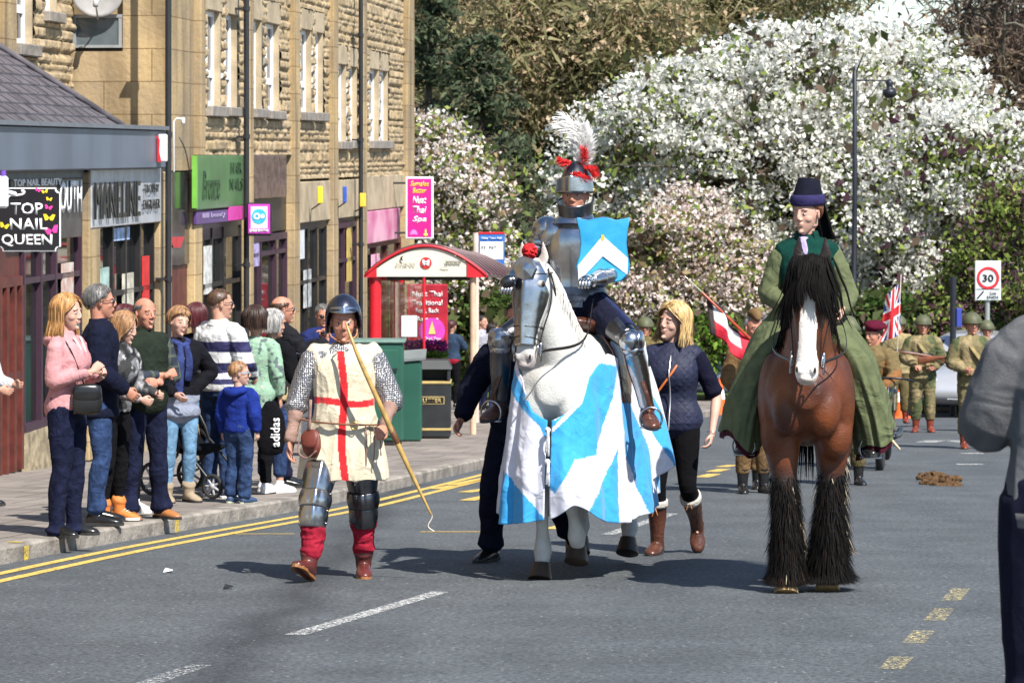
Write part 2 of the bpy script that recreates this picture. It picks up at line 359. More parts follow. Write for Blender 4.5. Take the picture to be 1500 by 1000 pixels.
for a,b in [((808,775),(832,769)),((893,745),(922,737)),((936,733),(952,729)),((1028,699),(1047,694)),((1043,691),(1061,687)),((1056,684),(1075,681)),((680,721),(722,715)),((684,733),(722,725)),((664,710),(720,699)),((640,716),(668,711))]:
    stripe('bus_stop_marking',[a,b],.16,YL)
stripe('bus_stop_marking',[(615,779),(735,779)],.06,YL); stripe('bus_stop_marking',[(330,782),(432,782)],.045,YL)
for x,y in [(1313,971),(1346,933),(1376,900),(1400,871)]:
    stripe('worn_bay_marking',[(x-8,y+9),(x+8,y-9)],.115,YW)
for a,b in [((1398,645),(1425,649)),((1408,664),(1440,664)),((1401,680),(1440,680)),((1355,648),(1372,645))]: stripe('far_white_marking',[a,b],.3,WH)

KY=paint('yellow_kerb_paint',(.55,.40,.06),.45)
for x,y in ((76,795),(222,757)):
    c=G(x,y,.12); mb=MB(); i=min(range(len(KPs)),key=lambda i:abs(KPs[i][1]-c.y)); a=Vector(KPs[i]); b=Vector(KPs[i+1]); t=(b-a).normalized(); n_=Vector((t.y,-t.x)); a=a+t*((c.y-a.y)/t.y)
    q=lambda s_,o,h:(a.x+t.x*s_+n_.x*o,a.y+t.y*s_+n_.y*o,gz(a.y+t.y*s_)+h)
    mb.poly([q(0,.004,.0),q(.09,.004,.0),q(.09,.004,.10),q(0,.004,.10)]); mb.poly([q(0,-.02,.124),q(.09,-.02,.124),q(.09,-.13,.124),q(0,-.13,.124)]); tag(mb.build('kerb_mark',KY),kind='structure')
# ================================================================ shop terrace
# facade frame: u along the terrace, n out of the wall to the street, z up
FT=Vector((.1149,.9934,0)); FN=Vector((.9934,-.1149,0)); FO=Vector((-8.937+.1156*28,28,0))
def FD(x,n=0.): return (8.937-1.0066*n)/(.1156-(x-CX)/F)
def FX(x,n=0.):
    d=FD(x,n); X=(x-CX)/F*d; return (Vector((X,d,0))-FO).dot(FT)
def FZ(x,y,n=0.): return CAMH+(HY-y)/F*FD(x,n)
def FP(u,n,z): 
    p=FO+FT*u+FN*n; return Vector((p.x,p.y,z))
def fgz(u): return gz((FO+FT*u).y)+.12
FM=Matrix(((FT.x,FN.x,0,FO.x),(FT.y,FN.y,0,FO.y),(0,0,1,0),(0,0,0,1)))
def fb(mb,u0,u1,n0,n1,z0,z1,m=None,bev=0):
    if bev: mb.bbox(u0,u1,n0,n1,z0,z1,bev,T=FP,m=m)
    else: mb.box(u0,u1,n0,n1,z0,z1,T=FP,m=m)
ASH=mat('sandstone_ashlar',(.52,.37,.18),rough=.85,vs=.9,var=.2,col2=(.33,.245,.145),bump=.5,bs=18,detail=8)
def add_joints(m,row=.33,w=.75,rot=False):
    nt=m.node_tree;n=nt.nodes;l=nt.links;b=n['Principled BSDF']
    tc=[x for x in n if x.bl_idname=='ShaderNodeTexCoord'][0]; rp=[x for x in n if x.bl_idname=='ShaderNodeValToRGB'][0]
    sp=n.new('ShaderNodeSeparateXYZ'); l.new(tc.outputs['Object'],sp.inputs[0])
    a=n.new('ShaderNodeMath'); a.operation='ADD'; l.new(sp.outputs['X'],a.inputs[0]); l.new(sp.outputs['Y'],a.inputs[1])
    cb=n.new('ShaderNodeCombineXYZ'); l.new(a.outputs[0],cb.inputs[0]); l.new(sp.outputs['Z'],cb.inputs[1])
    br=n.new('ShaderNodeTexBrick'); br.inputs['Scale'].default_value=1; br.inputs['Brick Width'].default_value=w; br.inputs['Row Height'].default_value=row; br.inputs['Mortar Size'].default_value=.008
    br.inputs['Color1'].default_value=(1,1,1,1); br.inputs['Color2'].default_value=(.78,.8,.86,1); br.inputs['Mortar'].default_value=(.5,.45,.4,1); l.new(cb.outputs[0],br.inputs['Vector'])
    mx=n.new('ShaderNodeMix'); mx.data_type='RGBA'; mx.blend_type='MULTIPLY'; mx.inputs[0].default_value=1; l.new(rp.outputs['Color'],mx.inputs[6]); l.new(br.outputs['Color'],mx.inputs[7])
    m5=n.new('ShaderNodeMapping'); m5.inputs['Scale'].default_value=(2.2,2.2,.25); l.new(tc.outputs['Object'],m5.inputs['Vector']); n5=n.new('ShaderNodeTexNoise'); n5.inputs['Scale'].default_value=1.6; n5.inputs['Detail'].default_value=7; l.new(m5.outputs[0],n5.inputs['Vector'])
    r5=n.new('ShaderNodeValToRGB'); r5.color_ramp.elements[0].position=.33; r5.color_ramp.elements[0].color=(.55,.53,.5,1); r5.color_ramp.elements[1].position=.55; r5.color_ramp.elements[1].color=(1,1,1,1); l.new(n5.outputs['Fac'],r5.inputs['Fac'])
    x5=n.new('ShaderNodeMix'); x5.data_type='RGBA'; x5.blend_type='MULTIPLY'; x5.inputs[0].default_value=1; l.new(mx.outputs[2],x5.inputs[6]); l.new(r5.outputs['Color'],x5.inputs[7]); l.new(x5.outputs[2],b.inputs['Base Color'])
add_joints(ASH,.42,1.1)
ROCK=attrmat('rock_faced_stone',rough=.9,bump=.5,bs=18,wr=0,ns=7,nv=.35)
SILL=mat('grey_stone_sill',(.24,.21,.18),rough=.85,var=.25,vs=6,bump=.3,bs=30)
LINT=mat('pale_lintel_stone',(.40,.32,.21),rough=.85,var=.2,vs=3,bump=.3,bs=30)
UPVC=mat('white_window_frame',(.8,.8,.8),rough=.35,var=.04)
GLS=mat('window_glass',(.012,.014,.016),rough=.06,var=.3,vs=1.5,spec=.6,bump=.05,bs=2)
GLSB=mat('shopfront_glass',(.015,.018,.018),rough=.04,var=.4,vs=1.2,spec=.7,bump=.04,bs=1.5)
DKF=mat('dark_shopfront_frame',(.02,.018,.018),rough=.4,var=.2)
FASC=mat('grey_blue_fascia_paint',(.105,.125,.165),rough=.45,var=.16,vs=1.4,stretch=(1,1,.3),bump=.1,bs=6)
SLT=mat('roof_slate',(.085,.075,.085),rough=.75,var=.35,vs=3,bump=.4,bs=20)
PIPE=mat('black_drainpipe',(.02,.02,.022),rough=.4)
bld=empty('shop_terrace',FP(0,0,-2),0,'long yellow sandstone terrace of shops with rock faced upper storeys, left side of the street','building')
bld.location=(0,0,0)
UE=FX(598); ZT=9.5
# main body behind the skins
mb=MB(); fb(mb,FX(100,-1.25)+.3,UE-.02,-9,-.16,-4.6,ZT+.3); fb(mb,-14,FX(100,-1.25)+.35,-9,-1.40,-4.6,ZT+.3)
mb.build('core_wall',ASH,bld)
# rock faced skins: every course has its own stones, standing proud by a few centimetres
def rock(name,u0,u1,zfn0,z1,n,holes,du=.045,dz=.02,depth=.075):
    nu=int((u1-u0)/du); z0=min(zfn0(u0),zfn0(u1)); nz=int((z1-z0)/dz)
    U,Z=np.meshgrid(np.linspace(u0,u1,nu+1),np.linspace(z0,z1,nz+1))
    row=.125; Zw=Z+.035*np.sin(Z*9.7)+.018*np.sin(Z*23.1); r=np.floor(Zw/row); fz=(Zw/row-r)
    off=np.modf(np.abs(np.sin(r*12.9898)*43758.5))[0]; bw=.22+.16*np.modf(np.abs(np.sin(r*3.7)*953.5))[0]
    c=np.floor(U/bw+off); fu=(U/bw+off)-c
    h=np.modf(np.abs(np.sin(c*78.233+r*37.7)*43758.5))[0]
    ed=np.minimum(np.minimum(fu,1-fu)*bw,np.minimum(fz,1-fz)*row); pill=np.clip(ed/.022,0,1)**.6
    co=np.stack([U.ravel(),Z.ravel(),(r*3.1).ravel()],1)
    rough=vnoise(co,7,2)*.6+vnoise(co,15,4)*.3+vnoise(co,30,5)*.15
    N=n+pill.ravel()*(depth*(.25+1.0*rough))*(.7+.5*h.ravel())
    P=np.array(FO)[None,:]+U.ravel()[:,None]*np.array(FT)+N[:,None]*np.array(FN); P[:,2]=Z.ravel()
    i=np.arange(nz)[:,None]*(nu+1)+np.arange(nu)[None,:]
    f=np.stack([i,i+1,i+nu+2,i+nu+1],-1)
    uc=(U[:-1,:-1]+U[1:,1:])/2; zc=(Z[:-1,:-1]+Z[1:,1:])/2
    keep=np.ones_like(uc,bool)
    for (a,b,c0,d) in holes: keep&=~((uc>a)&(uc<b)&(zc>c0)&(zc<d))
    for k in range(2):
        pass
    low=np.array([zfn0(x) for x in uc[0]]); keep&=zc>low[None,:]
    f=f[keep]
    me=bpy.data.meshes.new(name); me.vertices.add(len(P)); me.vertices.foreach_set('co',P.astype(np.float32).ravel())
    me.loops.add(f.size); me.loops.foreach_set('vertex_index',f.ravel().astype(np.int32)); me.polygons.add(len(f)); me.polygons.foreach_set('loop_start',np.arange(0,f.size,4,dtype=np.int32)); me.polygons.foreach_set('loop_total',np.full(len(f),4,np.int32)); me.update(calc_edges=True); me.validate()
    t=h.ravel()[:,None]; t2=vnoise(co,1.3,9)[:,None]
    a=np.array([.50,.36,.19]); b=np.array([.33,.24,.14]); c3=np.array([.48,.40,.28])
    colr=a*(1-t)+b*t; colr=colr*(1-.5*t2)+c3*.5*t2; colr*=(.55+.45*pill.ravel()[:,None])
    setcol(me,colr); return mesh_obj(name,me,ROCK,bld,smooth=False)
# windows (photo outline of the white frame: left, right, top, bottom, sill bottom)
wins=[(303,317,15,155,171),(331,341.5,21,157,171),(368.5,377.5,29,159,173),(390,403,34,162,175),(440,450.5,43,164,177),(461,467.5,48,165,178),(493,501.5,94,207,219),(511,517.5,98,206,218),(540,549.5,101,206,218),(556,563,104,206,218)]
holes=[]
def window(x0,x1,y0,y1,ys,n=0.,split=.66,grp=None):
    u0=FX(x0,n)-.02; u1=FX(x1+2.5,n); z1=FZ(x0,y0,n); z0=FZ(x0,y1,n); zs=FZ(x0,ys,n)
    u0-=.18
    holes.append((u0,u1,zs,z1+.34))
    mb=MB(); r=n-.05; w=.07
    fb(mb,u0,u0+w,r-.06,r,z0,z1); fb(mb,u1-w-.04,u1-.04,r-.06,r+.001,z0,z1); fb(mb,u0+w,u1-w-.04,r-.06,r-.001,z1-w,z1); fb(mb,u0+w,u1-w-.04,r-.06,r-.001,z0,z0+w); zm=z0+(z1-z0)*.34; fb(mb,u0+w,u1-w-.04,r-.06,r-.001,zm-.05,zm+.05)
    um=(u0+u1)/2; fb(mb,um-.03,um+.03,r-.055,r-.004,zm+.05,z1-w)
    f=mb.build('window',UPVC,bld)
    mb=MB(); fb(mb,u0+.02,u1-.06,r-.045,r-.03,z0+.02,z1-.02); mb.build('pane',GLS,f)
    mb=MB(); fb(mb,u0+.04,u1-.08,r-.12,r-.09,z0+(z1-z0)*.5,z1-.05)
    mb.build('blind',UPVC,f)
    mb=MB(); fb(mb,u0-.08,u1+.08,n-.15,n+.14,zs,z0-.002,bev=.012); mb.build('window_sill',SILL,bld)
    mb=MB(); fb(mb,u0-.12,u1+.10,n-.15,n+.045,z1+.002,z1+.33,bev=.01); mb.build('lintel',LINT,bld)
    mb=MB(); fb(mb,u1-.039,u1+.0,n-.15,n+.035,z0,z1); mb.build('jamb',LINT,bld)
for wn in wins: window(*wn)
hb=list(holes)
# pilasters on the front (photo left edge, right edge), and the smooth band above the shops
pil=[(353.5,360),(420,428.5),(478,485.5),(522,528),(587,598)]
mb=MB()
for a,b in pil:
    mb=MB(); fb(mb,FX(a)-.02,FX(b)-.05,-.15,.13,fgz(FX(a)),ZT,bev=.015); mb.build('pilaster',ASH,bld)
step=FX(482)
def band(u): return FZ(322,228) if u<FX(420) else (FZ(450,266) if u<FX(524) else FZ(556,257))
mb=MB(); fb(mb,FX(284),FX(290.5),-.15,.10,FZ(287,228),ZT,bev=.01); mb.build('quoin',ASH,bld)
rock('rock_wall',FX(286),UE-.02,band,ZT,-.0,hb)
mb=MB(); fb(mb,FX(420),FX(524),-.15,.07,FZ(450,325),FZ(450,266),bev=.01); fb(mb,FX(524)+.01,UE-.3,-.15,.07,FZ(556,306),FZ(556,257),bev=.01)
mb.build('stone_band',LINT,bld)
# copings at the very top hidden above the frame, and a sill course
# ashlar tower with a balcony opening
ua,ub=FX(245),FX(286); n0=-1.25
mb=MB(); zb=FZ(245,70); ztop=ZT
camf=ua
# camera-facing side: solid below the balcony, pier beside it, solid above
fb(mb,ua,ub-.01,-.15,.0,FZ(262,250),ztop)              # front face
fb(mb,ua,ua+.3,-.58,-.15,-2,ztop)                      # pier beside the balcony
fb(mb,ua,ua+.3,n0-.1,-.581,-2,FZ(245,75))              # below balcony
fb(mb,ua-.0,ua+.3,n0-.1,n0,FZ(245,75)+.001,ztop)
fb(mb,ua+.01,ua+.3,n0,-.58,FZ(245,-60),ztop)
mb.build('tower_wall',ASH,bld)
mb=MB(); fb(mb,ua+1.4,ua+1.5,n0,-.16,FZ(245,75),FZ(245,-60)); fb(mb,ua+.02,ua+1.4,n0,-.16,FZ(245,75)-.02,FZ(245,75)+.02)
mb.build('balcony_back',mat('dark_recess_render',(.05,.04,.035),rough=.8),bld)
def SZ(y): return FZ(245,y)
bal=empty('balcony',(0,0,0)); bal.parent=bld
mb=MB(); fb(mb,ua-.03,ua+.03,n0+.02,-.585,SZ(26),SZ(21)); fb(mb,ua-.03,ua+.03,n0+.02,-.585,SZ(70),SZ(66)); fb(mb,ua-.025,ua+.025,n0+.02,n0+.06,SZ(66),SZ(26)); fb(mb,ua-.025,ua+.025,-.63,-.59,SZ(66),SZ(26)); mb.build('railing',mat('grey_rail',(.35,.36,.36),rough=.4,metal=.3),bal)
mb=MB(); fb(mb,ua-.006,ua+.006,n0+.06,-.63,SZ(66),SZ(26)); mb.build('glass_panel',mat('balcony_glass',(.10,.12,.13),rough=.1,spec=.7),bal)
mb=MB(); fb(mb,ua+.5,ua+.52,n0+.5,n0+.58,SZ(66),SZ(26)); mb.build('post',UPVC,bal)
# satellite dish on the balcony
dish=empty('satellite_dish',FP(ua-.15,n0+.38,SZ(8)),0,'round grey satellite dish above the glass balcony rail','satellite dish')
mb=MB(); R=Matrix.Rotation(math.radians(80),3,'X')@Matrix.Identity(3)
def dfn(a,b): 
    th=2*PI*a; r=.33*b; v=Vector((r*math.cos(th),r*math.sin(th)*.92,.5*r*r)); v=Matrix.Rotation(math.radians(98),3,'X')@v; return v
mb.grid(dfn,32,8,closeu=True)
me=mb.mesh('dish'); DM=mat('dish_grey',(.36,.35,.34),rough=.5); o=mesh_obj('reflector',me,DM,dish); o.location=(0,0,.15)
sm=o.modifiers.new('t','SOLIDIFY'); sm.thickness=.008
mb=MB(); mb.cyl((0,-.0,-.18),(.02,-.34,.02),.012); mb.cyl((.02,-.36,-.03),(.02,-.3,.08),.035); mb.build('feed_arm',mat('feed_arm_grey',(.45,.45,.45),rough=.4),dish,smooth=True)
mb=MB(); mb.cyl((0,.03,.1),(0,.25,-.15),.02); mb.cyl((0,.25,-.15),(0,.25,-.5),.02); mb.build('bracket',PIPE,dish,smooth=True)
# far-left set-back rock wall with its windows
holes.clear()
window(24,41,-90,64,82,n=-1.25); window(66,77,-90,17,33,n=-1.25)
h2=list(holes); h2=[(a,b,c,d) for a,b,c,d in h2]
rock('set_back_rock_wall',-6,FX(100,-1.25)+.05,lambda u:.5,ZT,-1.25,h2)
mb=MB(); fb(mb,FX(-12,-1.25),FX(7,-1.25),-1.3,-1.1,.6,ZT,bev=.02); mb.build('quoin',ASH,bld)
# lean-to shop roof and grey fascia
zf1=FZ(120,187,.2); zf0=FZ(120,249,.2); uf=FX(243,.2)
mb=MB(); fb(mb,-8,uf,.02,.2,zf0,zf1,bev=.015); mb.build('fascia',FASC,bld)
mb=MB(); fb(mb,-8,uf+.02,.0,.24,zf1+.002,zf1+.05); fb(mb,-8,uf-.05,-.2,.015,zf0-.12,zf0+.1); mb.build('gutter',mat('gutter_grey',(.14,.15,.17),rough=.5),bld)
ue=FX(180,.1); mb=MB()
rise=1.05; sb=1.35
for k in range(9):
    a0=k/9; a1=(k+1)/9+.012
    un=ue-sb*1.05*a0; um=ue-sb*1.05*a1
    z0_=zf1+rise*a0; z1_=zf1+rise*a1; 
    A=FP(-8,.1-sb*a0,z0_+.03); B=FP(un,.1-sb*a0,z0_+.03); C=FP(um,.1-sb*a1,z1_+.006); D=FP(-8,.1-sb*a1,z1_+.006)
    mb.prism([A,B,C,D],(0,0,-.02))
A=FP(ue,.1,zf1); B=FP(ue-sb*1.05,.1-sb,zf1+rise); C=FP(FX(243,.2),-1.2,zf1+.0); C2=FP(FX(243,.2),.1,zf1)
mb.poly([A,C2,C,B])
ro=mb.build('roof',SLT,bld)
mb=MB(); mb.tube([FP(ue,.1,zf1+.04),FP(ue-sb*1.05,.1-sb,zf1+rise+.05)],.04,seg=8); mb.build('ridge_tile',SLT,ro,smooth=True)
# slate joints: narrow raised edges staggered by course
mb=MB()
for k in range(9):
    a0=(k+.02)/9; a1=(k+.95)/9
    for j in range(40):
        u=-7+ (j+(k%2)*.5)*.38+random.uniform(-.02,.02)
        if u>ue-sb*1.05*a1-.1: break
        A=FP(u,.1-sb*a0,zf1+rise*a0+.034); C=FP(u,.1-sb*a1,zf1+rise*a1+.012)
        mb.tube([A,C],.004,seg=4,cap=False)
mb.build('slate_joints',mat('slate_joint',(.03,.028,.03),rough=.9),ro)
# drainpipes
for x,yb in [(246.5,0),(361,0),(528.5,0)]:
    u=FX(x,.2); mb=MB(); mb.tube([FP(u,.2,fgz(u)),FP(u,.2,ZT)],.04,seg=10,round_=False)
    for z in np.arange(0,8,1.8): mb.tube([FP(u,.2,z),FP(u,.2,z+.07)],.05,seg=10,round_=False); fb(mb,u-.06,u+.06,.05,.2,z+.02,z+.05)
    mb.build('drainpipe',PIPE,bld,smooth=False,auto=40)
# alarm box and little lamp arm on the tower
ab=empty('alarm_box',FP(FX(242,.3),.27,FZ(242,217,.3)),0,'red and white burglar alarm box on the end of the grey fascia','alarm box')
mb=MB(); mb.bbox(-.055,.055,-.05,.05,-.17,.17,.015); mb.build('housing',mat('alarm_white',(.75,.75,.75),rough=.4),ab)
mb=MB(); mb.prism([(-.06,-.056,.15),(-.06,-.056,-.17),(-.01,-.056,-.17),(-.035,-.056,-.05),(-.03,-.056,.1)],(0,-.01,0)); mb.prism([(-.075,-.04,.15),(-.075,.04,.15),(-.075,.04,-.17),(-.075,-.04,-.17)],(.018,0,0)); mb.build('front_panel',mat('alarm_red',(.6,.02,.03),rough=.4),ab)
lp=empty('wall_camera_arm',FP(FX(249,.05),.05,FZ(249,215)),0,'thin white pole with a bent arm on the tower beside the red alarm box','wall bracket')
mb=MB(); p=lambda n,z:Vector((FN.x*n,FN.y*n,z)); mb.tube([p(.05,-.32),p(.05,.32),p(.09,.36),p(.17,.35)],.013,seg=6); mb.tube([p(.17,.36),p(.17,.30)],.025,seg=8); mb.build('arm',UPVC,lp,smooth=True)
mb=MB(); mb.tube([p(.12,.12),p(.2,-.05),p(.26,-.35)],.008,seg=6,n=4); mb.build('cable',PIPE,lp,smooth=True)
# ---------------- shopfronts
PURP=mat('purple_shop_paint',(.045,.02,.035),rough=.45); BROWN=mat('brown_door_paint',(.10,.022,.015),rough=.5,var=.3); STN=mat('rubble_stallriser',(.30,.24,.15),rough=.9,var=.35,vs=7,bump=1,bs=9)
def shopglass(x0,x1,y0,rise_px=.0,n=-.03,frame=DKF,sill=True,bars=(.33,.66),hbars=(.3,),low=.45,stall=STN):
    u0,u1=FX(x0),FX(x1); z1=FZ((x0+x1)/2,y0); z0=fgz(u0)
    s=empty('shopfront',(0,0,0)); s.parent=bld
    mb=MB(); w=.05
    fb(mb,u0,u0+w,n-.08,n+.05,z0+low,z1); fb(mb,u1-w,u1,n-.08,n+.05,z0+low,z1); fb(mb,u0+w,u1-w,n-.08,n+.049,z1-.1,z1); fb(mb,u0+w,u1-w,n-.08,n+.055,z0+low,z0+low+.08)
    for t in bars: um=u0+(u1-u0)*t; fb(mb,um-.03,um+.03,n-.08,n+.045,z0+low+.08,z1-.1)
    for t in hbars: zm=z1-(z1-z0)*t; fb(mb,u0+w,u1-w,n-.075,n+.04,zm-.03,zm+.03)
    mb.build('frame',frame,s)
    mb=MB(); fb(mb,u0+.02,u1-.02,n-.03,n-.015,z0+low+.02,z1-.02); mb.build('pane',GLSB,s)
    mb=MB(); fb(mb,u0,u1,-.15,.03,z0-.4,z0+low-.002); mb.build('stall_riser',stall,s)
    return s
shopglass(-150,-6,262); shopglass(33,118,262,bars=(.3,.55),hbars=(.35,),low=.4,frame=PURP); shopglass(139,224,262,bars=(.28,.5,.75),hbars=(.42,),low=.5)
shopglass(286,352,322,bars=(.35,.6),hbars=(.3,),low=.3); shopglass(364,419,343,frame=PURP,bars=(.3,.7),hbars=(.1,),low=.3); shopglass(430,477,325,bars=(.4,.7),hbars=(.3,),low=.3); shopglass(486,521,325,frame=PURP,bars=(.5,),hbars=(.2,),low=.3); shopglass(533,586,352,frame=BROWN,bars=(.3,.6),hbars=(.2,),low=.3)
mb=MB(); fb(mb,FX(-5),FX(31),-.15,-.02,fgz(33),FZ(14,262)); d=mb.build('door',BROWN,bld)
mb=MB()
for t in (.0,.3,.62,.93): um=FX(-4)+(FX(30)-FX(-4))*t; fb(mb,um,um+.09,-.02,.03,fgz(FX(10)),FZ(14,420))
for yy in (420,560): z=FZ(14,yy); fb(mb,FX(-4),FX(30),-.02,.025,z,z+.1)
mb.build('door_frame',BROWN,d)
for a,b in [(120,136),(224,242),(276,287)]: mb=MB(); fb(mb,FX(a),FX(b),-.15,.09,fgz(FX(a)),FZ(a,252),bev=.015); mb.build('shop_pier',ASH,bld)
for a_ in ((30,244,262,240),(286,420,345,228),(428,587,330,290)): mb=MB(); m_=(a_[0]+a_[1])/2; fb(mb,FX(a_[0]),FX(a_[1]),-.15,-.005,FZ(m_,a_[2]),FZ(m_,a_[3])); mb.build('soffit',DKF,bld)
# narrow dark shop panel beside the drainpipe
mb=MB(); fb(mb,FX(249),FX(275),-.1,.02,FZ(262,388),FZ(262,252)); mb.build('dark_sign_panel',mat('dark_glossy_panel',(.03,.03,.03),rough=.12,var=.6,vs=3,spec=.7),bld)
mb=MB(); fb(mb,FX(249),FX(275),-.12,-.01,fgz(FX(249)),FZ(262,388)-.01); mb.build('narrow_doorway',BROWN,bld)
mb=MB(); mb.prism([FP(FX(250,.05),.025,FZ(255,346)),FP(FX(272,.05),.025,FZ(270,346)),FP(FX(266,.05),.025,FZ(266,362)),FP(FX(256,.05),.025,FZ(256,362))],FN*.01); mb.build('red_badge',mat('badge_red',(.5,.03,.04),rough=.4),bld)
def ftext(name,s,xa,xb,ya,yb,m,parent,n=.1,bold=0.,shear=0.,depth=.008,squeeze=None):
    """lettering on the facade filling the given photo box"""
    u0,u1=FX(xa,n),FX(xb,n); z0,z1=FZ((xa+xb)/2,yb,n),FZ((xa+xb)/2,ya,n)
    T=Matrix.Translation(FP((u0+u1)/2,n,(z0+z1)/2))@Matrix(((FT.x,0,FN.x,0),(FT.y,0,FN.y,0),(0,1,0,0),(0,0,0,1)))
    o=text(name,s,1.,Matrix.Identity(4),m,None,bold=bold,shear=shear,depth=0)
    co=verts(o.data); w=np.ptp(co[:,0]); h=np.ptp(co[:,1]); c=(co.max(0)+co.min(0))/2
    co=(co-c); co[:,0]*=(u1-u0)/w; co[:,1]*=(z1-z0)/h; co[:,2]=0
    setverts(o.data,co); o.data.transform(T)
    bpy.data.objects.remove(o) if False else None
    if parent is not None: o.parent=parent
    sm=o.modifiers.new('t','SOLIDIFY'); sm.thickness=depth; sm.offset=0
    return o
def sign(name,xa,xb,ya,yb,m,label,n0=.1,th=.05,frame=None):
    u0,u1=FX(xa,n0),FX(xb,n0); z0,z1=FZ((xa+xb)/2,yb,n0),FZ((xa+xb)/2,ya,n0)
    e=empty(name,(0,0,0),0,label,'sign')
    mb=MB(); fb(mb,u0,u1,n0-th,n0,z0,z1,bev=.01); mb.build('sign_board',m,e)
    if frame:
        mb=MB(); w=.04; fb(mb,u0-w,u0,n0-th,n0+.02,z0-w,z1+w); fb(mb,u1,u1+w,n0-th,n0+.02,z0-w,z1+w); fb(mb,u0,u1,n0-th,n0+.019,z1,z1+w); fb(mb,u0,u1,n0-th,n0+.019,z0-w,z0); mb.build('sign_frame',frame,e)
    return e
ALU=mat('brushed_sign_metal',(.42,.43,.46),rough=.4,metal=.2,var=.15)
s=sign('shop_sign',134,236,247,330,ALU,'silver fascia sign with tall black letters MANELINE under the grey shop roof',n0=.1)
ftext('lettering','MANELINE',139,205,266,319,BK,s,n=.13,bold=.0,depth=.02)
ftext('lettering','TROPHY',211,233,270,282,BK,s,n=.13); ftext('lettering','ENGRAVER',210,234,292,306,BK,s,n=.13)
s=sign('shop_sign',16,121,262,352,mat('dark_sign_board',(.05,.045,.05),rough=.3,var=.4,vs=3),'dark shop sign with white capital letters behind the TOP NAIL QUEEN sign',n0=.06)
ftext('lettering','TOP NAIL BEAUTY',20,90,262,272,WT,s,n=.09); ftext('lettering','OUTH',88,120,264,312,WT,s,n=.09,bold=.02)
GRN=mat('green_sign_board',(.075,.17,.06),rough=.35,var=.18,vs=2)
s=sign('shop_sign',288,357,228,305,GRN,'green shop sign with dark script lettering beside the drainpipe',n0=.14)
mb=MB(); fb(mb,FX(286.5,.15),FX(288.5,.15),.10,.16,FZ(288,305,.15),FZ(288,228,.15)); mb.build('lime_edge',mat('lime_edge',(.16,.42,.06),rough=.4),s)
DG=mat('dark_green_lettering',(.02,.06,.02),rough=.4)
ftext('lettering','Bronze',297,322,250,292,DG,s,n=.15,shear=.3); ftext('lettering','HAIR\nNAILS',337,355,238,278,DG,s,n=.15)
s=sign('shop_sign',288,357,307,326,mat('purple_strip',(.09,.04,.16),rough=.4),'narrow purple sign strip below the green shop sign',n0=.12)
ftext('lettering','IIIII beauty',297,330,311,320,mat('lilac_letters',(.35,.28,.45)),s,n=.13)
# pink tile on it
mb=MB(); fb(mb,FX(335,.13),FX(357,.13),.12,.14,FZ(346,322,.13),FZ(346,300,.13)); mb.build('pink_tile',mat('hot_pink',(.62,.05,.33),rough=.4),s)
mb=MB(); 
MAR=mat('maroon_marbled_sign',(.07,.03,.03),rough=.2,var=.9,vs=9,col2=(.17,.11,.10),spec=.6)
s=sign('shop_sign',364,420,228,290,MAR,'glossy maroon marbled shop sign between drainpipe and stone pilaster',n0=.1)
PNK=mat('pink_fascia',(.50,.10,.25),rough=.35,var=.3,vs=1.5,col2=(.72,.42,.5))
s=sign('shop_sign',531,586,308,354,PNK,'pale pink fascia sign at the far end of the terrace',n0=.1)
# projecting flags/lamps and rail
for x0,x1,y0,y1,m,l in [(465,473,273,298,mat('yellow_banner',(.85,.55,.03),rough=.5),'small yellow projecting banner, left of the blue one'),(502,508,273,297,mat('blue_banner',(.03,.09,.42),rough=.5),'small blue projecting banner above the shopfronts'),(527,536,283,303,mat('yellow_banner2',(.85,.5,.05),rough=.5),'small yellow projecting banner beside the far drainpipe')]:
    e=empty('projecting_banner',W(x0,y0,FD((x0+x1)/2)-1.6),0,l,'banner',group='small banners above the shops')
    D_=FD((x0+x1)/2)-1.6; k=D_/F
    mb=MB(); mb.bbox(0,(x1-x0)*k,-.03,.0,-(y1-y0)*k,0,.01); mb.build('flag_panel',m,e)
    mb=MB(); mb.cyl(((x1-x0)*k*.5,0,-(y1-y0)*k),(-.15,.5,-(y1-y0)*k-.12),.012); mb.build('bracket',PIPE,e)
# hanging signs (face the street users: perpendicular to the wall)
def hang(name,x0,x1,y0,y1,D,label):
    e=empty(name,W(x0,y1,D),0,label,'sign'); k=D/F
    return e,k,(x1-x0)*k,(y1-y0)*k
# TOP NAIL QUEEN
e,k,w_,h_=hang('hanging_sign',-2,89,275,368,FD(30,.8),'black hanging sign reading TOP NAIL QUEEN with butterflies at the left edge')
mb=MB(); c=.06*w_*1.2
def notch(w,h,c,y): return [(c,y,0),(w-c,y,0),(w-c,y,c*.5),(w-c*.5,y,c),(w,y,c),(w,y,h-c),(w-c*.5,y,h-c),(w-c,y,h-c*.5),(w-c,y,h),(c,y,h),(c,y,h-c*.5),(c*.5,y,h-c),(0,y,h-c),(0,y,c),(c*.5,y,c),(c,y,c*.5)]
mb.prism(notch(w_,h_,c,-.02),(0,.04,0)); mb.build('sign_board',WT,e)
mb=MB(); P_=[(x*.965+w_*.0175,y,z*.965+h_*.0175) for x,_,z in notch(w_,h_,c,0) for y in (-.026,)]; mb.prism(P_,(0,.01,0)); mb.build('sign_face',mat('sign_black',(.012,.01,.012),rough=.35),e)
htext('TOP',w_*.46,h_*.67,w_*.52,h_*.19,WT,e,bold=.02); htext('NAIL',w_*.49,h_*.43,w_*.60,h_*.18,WT,e,bold=.02); htext('QUEEN',w_*.46,h_*.17,w_*.82,h_*.2,WT,e,bold=.02)
